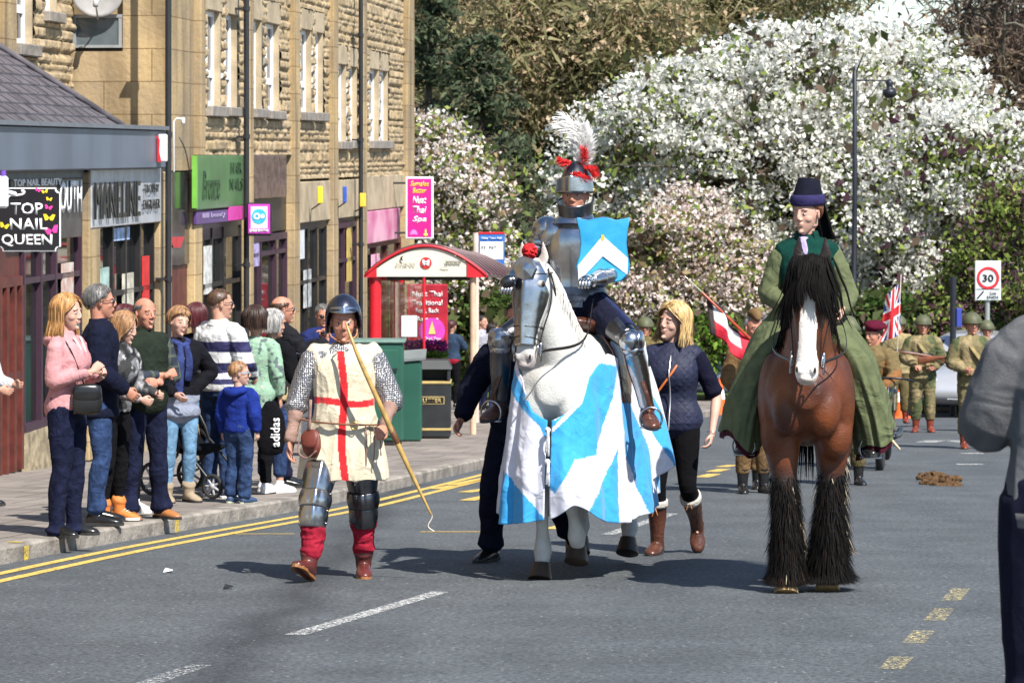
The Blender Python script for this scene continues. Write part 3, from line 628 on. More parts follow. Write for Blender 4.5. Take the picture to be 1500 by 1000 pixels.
def bfly(cx,cz,s,m,parent,tilt=0):
    mb=MB()
    for sx in (-1,1):
        pts=[(0,0),(sx*.5*s,.55*s),(sx*.95*s,.5*s),(sx*.8*s,.05*s),(sx*.6*s,-.45*s),(sx*.2*s,-.4*s)]
        ct,st=math.cos(tilt),math.sin(tilt)
        q=[(cx+a*ct-b*st,-.032,cz+a*st+b*ct) for a,b in pts]
        mb.prism(q if sx>0 else q[::-1],(0,.006,0))
    mb.build('butterfly',m,parent)
BP=mat('butterfly_pink',(.75,.05,.32),rough=.5); BY=mat('butterfly_yellow',(.8,.6,.03),rough=.5)
for fx,fz,s_,m_ in [(.64,.96,.03,BP),(.75,.94,.035,BY),(.82,.82,.033,BY),(.81,.69,.042,BP),(.82,.53,.062,BY),(.86,.33,.075,BP),(.10,.40,.05,BY)]: bfly(w_*fx,h_*fz,s_,m_,e,random.uniform(-.5,.3))
mb=MB(); mb.tube([(w_*.14,-.035,h_*.82),(w_*.2,-.035,h_*.88),(w_*.3,-.035,h_*.88),(w_*.4,-.035,h_*.9),(w_*.42,-.035,h_*.94),(w_*.38,-.035,h_*.95)],.012,seg=6,n=4); mb.tube([(w_*.16,-.035,h_*.93),(w_*.28,-.035,h_*.9)],.022,seg=8); mb.build('scroll_motif',WT,e,smooth=True)
# white side sign, cut by the frame
e,k,w_,h_=hang('hanging_sign',-60,12,258,305,FD(5,.9)-1,'white projecting sign cut off by the left edge above the black sign')
mb=MB(); mb.bbox(0,w_,-.04,.04,0,h_,.02); mb.build('sign_board',WT,e)
mb=MB(); mb.cyl((w_*.2,0,h_),(w_*.2,0,h_+.06),.02); mb.cyl((w_*.9,0,h_),(w_*.9,0,h_+.05),.025); mb.build('bracket',mat('violet_bracket',(.15,.06,.4)),e)
# payment sign
e,k,w_,h_=hang('hanging_sign',364,396,299,343,FD(372,.35),'magenta and white hanging sign with blue ring symbol and payzone lettering')
mb=MB(); mb.bbox(-.02,w_+.02,-.05,.05,-.02,h_+.02,.015); mb.build('sign_board',BK,e)
mb=MB(); mb.bbox(.0,w_,-.06,-.05,h_*.02,h_,.02); mb.build('sign_face',mat('magenta_sign',(.50,.045,.42),rough=.4),e)
mb=MB(); mb.bbox(w_*.12,w_*.88,-.066,-.06,h_*.2,h_*.92,.02); mb.build('white_panel',WT,e)
def disc(mb,cx,cz,r,y,r0=0,t=.006):
    n=24
    if r0:
        for i in range(n):
            a,b=2*PI*i/n,2*PI*(i+1)/n; mb.prism([(cx+r0*math.cos(a),y,cz+r0*math.sin(a)),(cx+r*math.cos(a),y,cz+r*math.sin(a)),(cx+r*math.cos(b),y,cz+r*math.sin(b)),(cx+r0*math.cos(b),y,cz+r0*math.sin(b))],(0,t,0))
    else: mb.prism([(cx+r*math.cos(2*PI*i/n),y,cz+r*math.sin(2*PI*i/n)) for i in range(n)],(0,t,0))
mb=MB(); disc(mb,w_*.5,h_*.6,w_*.34,-.074); mb.build('blue_roundel',mat('sky_blue_sign',(.05,.42,.62),rough=.4),e)
mb=MB(); disc(mb,w_*.4,h_*.6,w_*.15,-.082,r0=w_*.08); disc(mb,w_*.66,h_*.6,w_*.1,-.082,r0=w_*.03); mb.build('symbol',WT,e)
htext('payzone',w_*.5,h_*.11,w_*.86,h_*.13,WT,e,y=-.068,bold=.02)
# magenta spa sign on its own arm at the end of the terrace
Dp=FD(598,.35)
e,k,w_,h_=hang('hanging_sign',594,635,259,350,Dp,'tall magenta hanging sign with yellow and white script reading Nuat Thai Spa')
mb=MB(); mb.bbox(0,w_,-.04,.04,0,h_,.015); mb.build('sign_board',WT,e)
mb=MB(); mb.bbox(w_*.07,w_*.93,-.046,-.04,h_*.03,h_*.97,.01); mb.build('sign_face',mat('magenta_face',(.55,.01,.22),rough=.4),e)
YT=mat('yellow_lettering',(.85,.6,.02),rough=.5)
htext('Sumalee',w_*.5,h_*.89,w_*.66,h_*.09,YT,e,y=-.05,shear=.3,bold=.015); htext('Better',w_*.5,h_*.78,w_*.5,h_*.085,YT,e,y=-.05,shear=.3,bold=.015)
for s_,z_ in (('Nuat',.63),('Thai',.47),('Spa',.31)): htext(s_,w_*.5,h_*z_,w_*.5,h_*.12,WT,e,y=-.05,shear=.3,bold=.02)
mb=MB()
for i in range(9):
    a=PI*i/8; mb.prism([(w_*.3,-.052,h_*.08),(w_*.3+.06*math.cos(a)-.012*math.sin(a),-.052,h_*.08+.07*math.sin(a)+.012*math.cos(a)),(w_*.3+.075*math.cos(a),-.052,h_*.08+.09*math.sin(a)),(w_*.3+.06*math.cos(a)+.012*math.sin(a),-.052,h_*.08+.07*math.sin(a)-.012*math.cos(a))],(0,.005,0))
mb.build('lotus_motif',mat('lilac_motif',(.55,.2,.6)),e)
mb=MB(); mb.ell((w_*.72,-.05,h_*.07),(.04,.006,.03),12,6); mb.ell((w_*.72,-.05,h_*.115),(.018,.006,.03),12,6); mb.ell((w_*.72,-.05,h_*.15),(.012,.006,.014),12,6); mb.build('figure_motif',mat('lime_motif',(.5,.7,.1)),e,smooth=True)
mb=MB(); mb.cyl((-.35,0,h_*.9),(0,0,h_*.9),.02); mb.cyl((-.35,0,h_*.1),(0,0,h_*.1),.02); mb.build('bracket',PIPE,e)
# posters in the shop windows, some standing in for reflections and displays
def poster(xa,xb,ya,yb,m,label=None,cur=None):
    mb=MB(); n=.01; fb(mb,FX(xa,n),FX(xb,n),n-.02,n,FZ((xa+xb)/2,yb,n),FZ((xa+xb)/2,ya,n)); 
    return tag(mb.build('window_poster',m,None),label,'poster')
poster(430,446,332,380,mat('white_banner_cloth',(.6,.62,.65)),'white poster at the top of the shop window beyond the second pilaster')
poster(486,492,325,410,mat('ochre_poster',(.5,.38,.12)),'tall ochre poster at the left of the narrow shop window')
poster(509,516,325,412,mat('ochre_poster2',(.5,.36,.1)),'tall ochre poster at the right of the narrow shop window')
poster(166,190,333,352,mat('blue_white_poster',(.3,.4,.6),var=.5,vs=9),'blue and white sticker in the shop window under the MANELINE sign')
poster(210,219,375,480,mat('red_banner_poster',(.55,.03,.03)),'narrow red poster beside the stone pier')
poster(430,437,458,500,mat('pink_banner_poster',(.65,.1,.35)),'slim pink poster in the shopfront behind the man with a phone')

poster(84,117,470,585,mat('teal_window_film',(.06,.20,.17),var=.3,vs=3),'teal film over the lower part of the first shop window')
poster(92,108,385,432,mat('salmon_poster',(.45,.22,.16),var=.6,vs=6,col2=(.6,.55,.5)),'salmon and cream poster high in the first shop window')
poster(146,160,392,470,mat('pale_green_poster',(.30,.42,.38),var=.4,vs=4),'pale green poster in the left pane under the MANELINE sign')  # from here on, added panels stand in for lighter reflections and displays
poster(181,196,400,520,mat('cream_notice',(.5,.47,.38),var=.3,vs=7),'cream notice in the middle pane under the MANELINE sign')
poster(300,312,360,430,mat('white_notice',(.55,.55,.52),var=.3,vs=9),'white notice in the window below the green sign')
poster(372,380,352,390,mat('lilac_notice',(.35,.3,.5),var=.4,vs=9),'lilac notice in the window under the payment sign')
poster(446,456,395,450,mat('grey_notice',(.4,.42,.42),var=.4,vs=9),'grey notice in the shop window beyond the second pilaster')
poster(545,556,372,420,mat('pink_notice',(.6,.3,.4),var=.4,vs=9),'pink notice in the last shop window')
# ================================================================ trees and shrubs
def leafmat(name):
    if name in MC: return MC[name]
    m=bpy.data.materials.new(name); m.use_nodes=True; nt=m.node_tree; n=nt.nodes; l=nt.links; b=n['Principled BSDF']
    at=n.new('ShaderNodeAttribute'); at.attribute_name='Col'
    tc=n.new('ShaderNodeTexCoord'); nz=n.new('ShaderNodeTexNoise'); nz.inputs['Scale'].default_value=9; l.new(tc.outputs['Object'],nz.inputs['Vector'])
    rp=n.new('ShaderNodeValToRGB'); rp.color_ramp.elements[0].color=(.8,.8,.8,1); rp.color_ramp.elements[1].color=(1.1,1.1,1.1,1); l.new(nz.outputs['Fac'],rp.inputs['Fac'])
    mx=n.new('ShaderNodeMix'); mx.data_type='RGBA'; mx.blend_type='MULTIPLY'; mx.inputs[0].default_value=1; l.new(at.outputs['Color'],mx.inputs[6]); l.new(rp.outputs['Color'],mx.inputs[7])
    l.new(mx.outputs[2],b.inputs['Base Color']); b.inputs['Roughness'].default_value=.7; b.inputs['Specular IOR Level'].default_value=.2
    tr=n.new('ShaderNodeBsdfTranslucent'); l.new(mx.outputs[2],tr.inputs['Color']); ms=n.new('ShaderNodeMixShader'); ms.inputs[0].default_value=.42
    l.new(b.outputs[0],ms.inputs[1]); l.new(tr.outputs[0],ms.inputs[2]); l.new(ms.outputs[0],n['Material Output'].inputs['Surface'])
    MC[name]=m; return m
LEAF=leafmat('foliage_and_blossom')
BARK=mat('bark',(.07,.055,.04),rough=.95,var=.4,vs=4,bump=.8,bs=12); BARKL=mat('pale_bark',(.16,.14,.11),rough=.95,var=.4,vs=4,bump=.8,bs=12)
def quads(C,S,A,colr,name,parent,flat=0.):
    """C centres (n,3), S size (n,), A aspect (n,), colr (n,3)"""
    n=len(C); a=RNG.normal(size=(n,3)); a[:,2]*=(1-flat*.6); a/=np.linalg.norm(a,axis=1)[:,None]
    b=RNG.normal(size=(n,3)); b=np.cross(a,b); b/=np.linalg.norm(b,axis=1)[:,None]
    sx=(S*A)[:,None]*a; sy=S[:,None]*b
    bend=np.cross(a,b)*(S*.35)[:,None]
    V=np.stack([C-sx,C-sy*.8+bend,C+sx,C+sy*.8+bend],1).reshape(-1,3)
    me=bpy.data.meshes.new(name); me.vertices.add(4*n); me.vertices.foreach_set('co',V.astype(np.float32).ravel())
    me.loops.add(4*n); me.loops.foreach_set('vertex_index',np.arange(4*n,dtype=np.int32)); me.polygons.add(n); me.polygons.foreach_set('loop_start',np.arange(0,4*n,4,dtype=np.int32)); me.polygons.foreach_set('loop_total',np.full(n,4,np.int32)); me.update(calc_edges=True)
    setcol(me,np.repeat(colr,4,0)); return mesh_obj(name,me,LEAF,parent,smooth=False)
def crown_pts(n,crowns,D,dr,clus=.35,per=6,shell=.5,gap=.42,seed=0,hstretch=1.6,gs=.55):
    """points in clumps inside a union of lumpy ellipsoids given in photo units"""
    out=[];need=n; k=D/F
    wts=np.array([c[2]*c[3] for c in crowns],float); wts/=wts.sum()
    while need>0:
        m=max(200,need*2//per); ci=RNG.choice(len(crowns),m,p=wts)
        d=RNG.normal(size=(m,3)); d/=np.linalg.norm(d,axis=1)[:,None]; r=RNG.random(m)**(1/(3+6*shell))
        lump=.82+.4*vnoise(d*1.0+ci[:,None]*3.1,2.2,seed)
        c=np.array([W(*crowns[i][:2],D) for i in ci]); R=np.array([(crowns[i][2]*k,dr*(crowns[i][2]/max(x[2] for x in crowns))**.5,crowns[i][3]*k) for i in ci])
        P=c+d*R*(r*lump)[:,None]
        P=P[vnoise(P,gs*1.6,seed+4)>gap]
        if len(P)==0: continue
        Q=np.repeat(P,per,0)+RNG.normal(size=(len(P)*per,3))*np.array([clus*hstretch,clus,clus*.55])*.5
        out.append(Q); need-=len(Q)
    return np.concatenate(out)[:n]
def pick(cols,n,P=None,jit=.15):
    w=np.array([c[3] for c in cols],float); w/=w.sum(); i=RNG.choice(len(cols),n,p=w); c=np.array([c[:3] for c in cols])[i]
    return c*(1+RNG.uniform(-jit,jit,(n,1)))
def limbs(mb,base,crowns,D,dr,nb,r0,fork=.35,twigs=2,seed=1):
    rnd=random.Random(seed); k=D/F
    c0=max(crowns,key=lambda c:c[2]*c[3]); top=W(c0[0],c0[1]-c0[3]*.3,D)
    base=Vector(base); mid=base.lerp(top,.45)+Vector((rnd.uniform(-.3,.3),0,0))
    mb.tube([base-Vector((0,0,.2)),base+Vector((0,0,.25)),mid,top],[r0*1.25,r0,r0*.62,r0*.18],seg=9,n=5)
    for i in range(nb):
        cr=crowns[rnd.randrange(len(crowns))]; th=rnd.uniform(0,2*PI); f=rnd.uniform(.5,1.02)
        e=W(cr[0]+cr[2]*f*math.cos(th),cr[1]+cr[3]*f*math.sin(th)*.95,D)+Vector((0,rnd.uniform(-dr,dr)*.9,0))
        s=base.lerp(mid,rnd.uniform(.5,1)) if rnd.random()<fork else mid.lerp(top,rnd.uniform(0,.7))
        m=s.lerp(e,.5)+Vector((rnd.uniform(-.4,.4),rnd.uniform(-.4,.4),rnd.uniform(0,.6)))
        r=r0*rnd.uniform(.18,.38); mb.tube([s,m,e],[r,r*.6,r*.12],seg=6,n=4)
        for j in range(twigs):
            t=rnd.uniform(.35,.95); s2=s.lerp(m,t*2) if t<.5 else m.lerp(e,t*2-1); e2=s2+Vector((rnd.gauss(0,.8),rnd.gauss(0,.6),rnd.gauss(.3,.6)))*1.0; mb.tube([s2,s2.lerp(e2,.5)+Vector((0,0,.12)),e2],[r*.3,r*.2,r*.05],seg=5,n=2)
def tree(name,label,cat,base_px,crowns,D,dr,specs,nb=26,r0=.22,bark=None,group=None,seed=1,twigs=2):
    """specs: list of (part name, count, size, aspect, colours, dict for crown_pts)"""
    b=W(base_px,485,D); b.z=gz(D)+.1; e=empty(name,b,0,label,cat,group)
    mb=MB(); limbs(mb,(0,0,0),[(0,0,1,1)],1,1,0,.01) if False else limbs(mb,b,crowns,D,dr,nb,r0,seed=seed,twigs=twigs)
    mb.v=[(v[0]-b.x,v[1]-b.y,v[2]-b.z) for v in mb.v]; mb.build('trunk',bark or BARK,e,smooth=True)
    Cs=[];Ss=[];As=[];cs=[]
    for (n,s,a,cols,kw) in specs:
        P=crown_pts(n,crowns,D,dr,seed=seed,**kw)-np.array(b); P=P[P[:,2]>-.05] if True else P
        n=len(P)
        Cs.append(P); Ss.append(s*RNG.uniform(.6,1.3,n)); As.append(np.full(n,a)); cs.append(pick(cols,n))
    quads(np.concatenate(Cs),np.concatenate(Ss),np.concatenate(As),np.concatenate(cs),'crown',e)
    return e
WB=[(.92,.91,.86,5),(.82,.81,.74,3),(.62,.6,.5,1.2)]
PB=[(.85,.70,.66,4),(.92,.84,.80,4),(.55,.42,.32,1.3)]
GL=[(.26,.33,.07,3),(.15,.21,.05,3),(.38,.42,.12,1)]
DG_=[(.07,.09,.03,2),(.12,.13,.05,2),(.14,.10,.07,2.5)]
TAN=[(.58,.42,.27,3),(.42,.31,.18,3),(.30,.26,.13,2.5),(.68,.54,.38,1)]
OLI=[(.25,.24,.11,3),(.32,.29,.15,2),(.17,.16,.09,2)]
CON=[(.10,.135,.075,3),(.15,.18,.10,2),(.07,.085,.05,2),(.2,.17,.09,1)]
GRP='white blossom trees at the end of the street'
Q=lambda **k:k
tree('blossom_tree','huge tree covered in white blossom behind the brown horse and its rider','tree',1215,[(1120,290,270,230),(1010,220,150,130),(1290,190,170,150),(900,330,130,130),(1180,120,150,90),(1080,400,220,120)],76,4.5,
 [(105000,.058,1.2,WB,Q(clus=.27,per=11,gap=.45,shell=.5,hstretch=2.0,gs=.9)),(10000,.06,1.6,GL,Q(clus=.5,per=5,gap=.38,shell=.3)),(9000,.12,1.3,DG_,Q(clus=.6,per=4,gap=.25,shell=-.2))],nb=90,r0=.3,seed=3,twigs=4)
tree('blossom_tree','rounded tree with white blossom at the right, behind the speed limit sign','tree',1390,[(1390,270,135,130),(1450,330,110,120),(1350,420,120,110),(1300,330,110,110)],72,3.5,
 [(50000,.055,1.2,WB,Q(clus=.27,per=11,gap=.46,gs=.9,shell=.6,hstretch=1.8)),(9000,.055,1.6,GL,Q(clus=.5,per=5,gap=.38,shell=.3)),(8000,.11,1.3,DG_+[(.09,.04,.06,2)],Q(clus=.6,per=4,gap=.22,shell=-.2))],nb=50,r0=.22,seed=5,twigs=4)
tree('blossom_tree','low tree in pale pink blossom between the knight and the brown horse rider','tree',1000,[(1000,370,100,90),(940,410,80,85),(1060,420,90,80),(985,440,110,60)],68,2.2,
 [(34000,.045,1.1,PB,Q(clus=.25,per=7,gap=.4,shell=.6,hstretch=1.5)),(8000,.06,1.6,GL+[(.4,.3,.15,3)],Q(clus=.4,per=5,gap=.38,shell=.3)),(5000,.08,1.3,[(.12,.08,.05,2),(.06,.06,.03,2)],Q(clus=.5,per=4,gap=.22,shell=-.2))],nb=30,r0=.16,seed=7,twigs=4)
tree('blossom_tree','pinkish white blossom tree beside the end of the shop terrace','tree',655,[(640,270,70,100),(690,310,60,80),(630,380,75,90),(700,400,60,70),(600,220,40,50)],67,2.2,
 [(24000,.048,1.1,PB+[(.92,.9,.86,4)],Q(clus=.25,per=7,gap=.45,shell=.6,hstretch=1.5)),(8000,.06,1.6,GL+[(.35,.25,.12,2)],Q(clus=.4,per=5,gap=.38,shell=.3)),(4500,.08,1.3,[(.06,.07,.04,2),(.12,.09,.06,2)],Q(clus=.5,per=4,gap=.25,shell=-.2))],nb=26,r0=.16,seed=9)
tree('brown_leaved_tree','tall beech hung with dry tan leaves behind the knight','tree',790,[(790,130,130,170),(860,60,150,110),(730,190,90,120),(800,300,130,110)],92,4.5,
 [(46000,.065,1.5,TAN,Q(clus=.6,per=6,gap=.40,shell=.3)),(30000,.06,6,OLI,Q(clus=.7,per=5,gap=.3,shell=0))],nb=80,r0=.3,seed=11,bark=BARKL,twigs=5)
tree('brown_leaved_tree','olive brown tree with fine bare twigs reaching the top of the frame, left of centre','tree',700,[(690,60,90,110),(660,-30,110,90),(740,0,110,90)],98,4,
 [(10000,.08,1.5,TAN,Q(clus=.6,per=6,gap=.42,shell=.3)),(20000,.04,9,OLI,Q(clus=.7,per=5,gap=.38,shell=0))],nb=90,r0=.3,seed=12,bark=BARKL,twigs=6)
tree('brown_leaved_tree','twiggy brown tree rising over the blossom near the top centre','tree',1010,[(1010,30,150,80),(930,-10,120,80),(1110,-20,150,70)],100,4,
 [(9000,.08,1.5,TAN,Q(clus=.6,per=6,gap=.42,shell=.3)),(22000,.04,9,OLI,Q(clus=.7,per=5,gap=.38,shell=0))],nb=90,r0=.3,seed=13,bark=BARKL,twigs=6)
# conifers: drooping tiers
def conifer(label,bx,D,ztop,rad,n,seed):
    b=W(bx,485,D); b.z=gz(D)+.1; e=empty('conifer',b,0,label,'tree'); rnd=random.Random(seed); H=ztop
    mb=MB(); mb.tube([(0,0,-.2),(0,0,H*.5),(0,0,H)],[.22,.14,.02],seg=9,n=4)
    C=[]
    for i in range(110):
        z=H*rnd.uniform(.12,.99); r=rad*(1-z/H)**.7*rnd.uniform(.7,1.1)+.25; th=rnd.uniform(0,2*PI)
        e_=Vector((r*math.cos(th),r*math.sin(th),-.22*r)); mb.tube([(0,0,z),(e_.x*.5,e_.y*.5,z+.05),(e_.x,e_.y,z+e_.z)],[.04,.025,.008],seg=5,n=2)
        for j in range(n//110):
            t=rnd.random()**.7; sp=.05+.28*t*(1.15-t); C.append((e_.x*t+rnd.gauss(0,sp),e_.y*t+rnd.gauss(0,sp),z+e_.z*t*t+rnd.gauss(-.05,.09)))
    mb.build('trunk',BARK,e,smooth=True); C=np.array(C); quads(C,np.full(len(C),.055)*RNG.uniform(.6,1.4,len(C)),np.full(len(C),2.2),pick(CON,len(C)),'crown',e)
conifer('dark blue green conifer standing above the end of the terrace',628,84,11.5,2.6,15000,3)
conifer('dark conifer with drooping boughs between the bus stop and the knight',705,80,9.3,2.8,15000,4)
conifer('small dark conifer low behind the bus stop flag',745,74,6.2,2.2,9000,5)
# bare tree top right
tree('bare_tree','big bare tree with curving limbs in the top right corner','tree',1440,[(1440,60,90,110),(1500,20,90,90),(1480,170,90,90)],95,4,
 [(2500,.07,1.5,TAN,Q(clus=.6,per=6,gap=.5,shell=.3)),(9000,.035,10,[(.13,.09,.07,2),(.2,.15,.12,2)],Q(clus=.7,per=5,gap=.4,shell=0))],nb=60,r0=.55,seed=21,bark=BARKL,twigs=6)
tree('purple_shrub','purple leaved shrub at the right behind the speed sign','shrub',1470,[(1470,400,75,75),(1400,470,70,50),(1490,330,50,60)],66,1.6,
 [(5500,.05,1.5,[(.10,.045,.06,3),(.20,.12,.14,1.5),(.07,.06,.03,2)],Q(clus=.3,per=6,gap=.35,shell=.4)),(9000,.05,1.5,GL,Q(clus=.3,per=6,gap=.40,shell=.4))],nb=26,r0=.09,seed=23)
# hedges along the park edge
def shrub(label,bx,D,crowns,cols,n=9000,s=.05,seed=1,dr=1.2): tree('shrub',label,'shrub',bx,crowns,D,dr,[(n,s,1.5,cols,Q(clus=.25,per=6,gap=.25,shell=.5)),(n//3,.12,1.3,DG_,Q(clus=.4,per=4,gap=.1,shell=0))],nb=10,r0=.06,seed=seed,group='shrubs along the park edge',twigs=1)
GH=[(.14,.26,.03,3),(.09,.17,.03,3),(.22,.36,.05,2)]
shrub('bright green shrub behind the navy woman and the traffic cone',1035,66,[(1030,505,60,45),(980,520,50,40)],GH,seed=31)
shrub('low yellow green shrub behind the helmeted soldiers beside the knight',915,66,[(910,520,60,45),(860,500,40,40)],[(.30,.28,.08,3),(.18,.2,.05,3)],seed=32)
shrub('dark green shrub behind the motorcycle and soldiers',1300,66,[(1290,500,80,70),(1380,510,80,60)],[(.05,.1,.02,3),(.1,.16,.04,2)],seed=33)
shrub('green shrub behind the glass bus shelter',720,66,[(720,470,70,60),(650,500,60,60)],[(.07,.13,.03,3),(.14,.2,.05,2)],seed=34)
shrub('dark shrub at the right edge behind the silver car',1470,66,[(1470,500,90,70)],[(.05,.09,.02,3),(.1,.13,.04,2)],seed=35)
shrub('leafy shrub at the end wall of the terrace',590,68,[(590,470,50,80)],[(.07,.12,.03,3),(.14,.18,.06,2)],seed=36)
# far wood closing the view
WP=crown_pts(70000,[(600,250,250,260),(850,250,260,240),(1100,260,260,200),(1350,280,250,170),(1600,250,200,220),(750,480,400,100),(1200,480,400,100)],120,3,clus=1.,per=6,gap=.24,shell=.1,seed=44)
o=quads(WP,RNG.uniform(.06,.14,len(WP)),np.full(len(WP),3.5),pick([(.26,.23,.13,3),(.18,.18,.10,3),(.4,.32,.2,2),(.14,.15,.08,2)],len(WP)),'far_wood',None); tag(o,'brown and olive wood closing the view beyond the park trees','wood',kind='stuff')
# bank of trees off to the left behind the buildings' end is not seen
# ================================================================ people
SKIN=mat('skin',(.47,.25,.175),rough=.55,var=.10,vs=14,bump=.12,bs=90,spec=.35); SKIN_P=mat('pale_skin',(.52,.30,.225),rough=.55,var=.10,vs=14,bump=.12,bs=90,spec=.35); SKIN_R=mat('ruddy_skin',(.46,.205,.135),rough=.55,var=.12,vs=14,bump=.12,bs=90,spec=.35)
EYEW=mat('eye_white',(.6,.58,.55),rough=.2,var=.02); EYED=mat('eye_dark',(.03,.02,.015),rough=.1); LIP=mat('lips',(.42,.17,.13),rough=.4); LIPD=mat('red_lips',(.46,.13,.11),rough=.35); TEETH=mat('teeth',(.75,.73,.68),rough=.3)
BROWM=mat('eyebrow_hair',(.16,.09,.055),rough=.8); SHADES=mat('dark_glasses',(.01,.01,.012),rough=.1)
def hairmat(n,c,r=.45): return mat(n,c,rough=r,var=.45,vs=40,stretch=(1,1,.15),spec=.5)
H_BR=hairmat('brown_hair',(.07,.035,.018)); H_DK=hairmat('dark_hair',(.022,.014,.012)); H_BL=hairmat('blonde_hair',(.52,.35,.15)); H_STR=hairmat('strawberry_hair',(.42,.22,.08)); H_GR=hairmat('grey_hair',(.34,.33,.32)); H_DG=hairmat('dark_grey_hair',(.12,.115,.11)); H_RED=hairmat('maroon_hair',(.07,.012,.015)); H_LBR=hairmat('light_brown_hair',(.28,.15,.07))
BLKLEA=mat('black_leather',(.012,.012,.012),rough=.25,var=.3,spec=.5); BRNLEA=mat('brown_leather',(.075,.026,.015),rough=.32,var=.35,vs=9,wr=.3,wrs=12); TANLEA=mat('tan_leather',(.30,.12,.04),rough=.4,var=.25)
def joinmeshes(name,ms):
    bm=bmesh.new()
    for m in ms: bm.from_mesh(m)
    me=bpy.data.meshes.new(name); bm.to_mesh(me); bm.free()
    for m in ms: bpy.data.meshes.remove(m)
    return me
def frame(d,up):
    d=Vector(d).normalized(); up=Vector(up); s=up.cross(d)
    if s.length<1e-4: s=Vector((1,0,0)).cross(d)
    s.normalize(); u=d.cross(s).normalized(); return s,d,u
def hand_mb(wr,d,pn,thumb,curl=.5,r=1.,spread=.0):
    """wr wrist, d direction of the fingers, pn palm normal, thumb sign along side"""
    mb=MB(); s,d,u=frame(d,pn); wr=Vector(wr); s=s*thumb
    P=lambda a,b,c: wr+ (d*a+s*b+u*c)*r
    mb.tube([P(-.03,0,0),P(.01,0,0),P(.045,0,0),P(.085,0,0)],[(.024*r,.02*r),(.027*r,.018*r),(.038*r,.015*r),(.037*r,.012*r)],seg=14,n=3,up=u)
    for b,L,rr,cf in ((.029,.07,.0088,.9),(.010,.08,.009,1.),(-.010,.075,.0088,1.05),(-.028,.058,.0078,1.15)):
        p=P(.078,b,0); pts=[p]; a=.1; q=p; c=curl*cf
        for seg_,da in ((.42,c*.75),(.32,c*1.0),(.26,c*.7)):
            a+=da; q=q+(d*math.cos(a)+u*math.sin(a)+s*(b*spread))*L*r*seg_; pts.append(q)
        mb.tube([P(.06,b*.95,0)]+pts,[rr*r,rr*r*1.08,rr*r,rr*.92*r,rr*.75*r],seg=8,n=2,up=u)
    t0=P(.018,.025,.004); t1=P(.048,.047,.014+.01*curl); t2=P(.072,.05-.02*curl,.022+.02*curl); t3=P(.09,.046-.035*curl,.026+.02*curl)
    mb.tube([t0,t1,t2,t3],[.013*r,.011*r,.0098*r,.0075*r],seg=8,n=2,up=u)
    return mb
MALE=[(.84,.06,.07,0,0),(.88,.145,.105,0,0),(.95,.168,.118,0,0),(1.02,.162,.112,0,0),(1.10,.150,.105,0,0),(1.2,.158,.112,0,0),(1.31,.178,.122,0,0),(1.39,.172,.112,0,0),(1.44,.118,.084,0,.005),(1.48,.07,.065,0,.01),(1.50,.058,.058,0,.012)]
FEML=[(.84,.06,.07,0,0),(.88,.150,.11,0,.005),(.95,.178,.125,0,.01),(1.02,.168,.112,0,0),(1.10,.136,.096,0,0),(1.18,.140,.102,0,-.005),(1.27,.158,.130,0,-.02),(1.33,.160,.120,0,-.012),(1.39,.152,.098,0,0),(1.43,.105,.078,0,.005),(1.475,.06,.055,0,.01),(1.50,.05,.05,0,.012)]
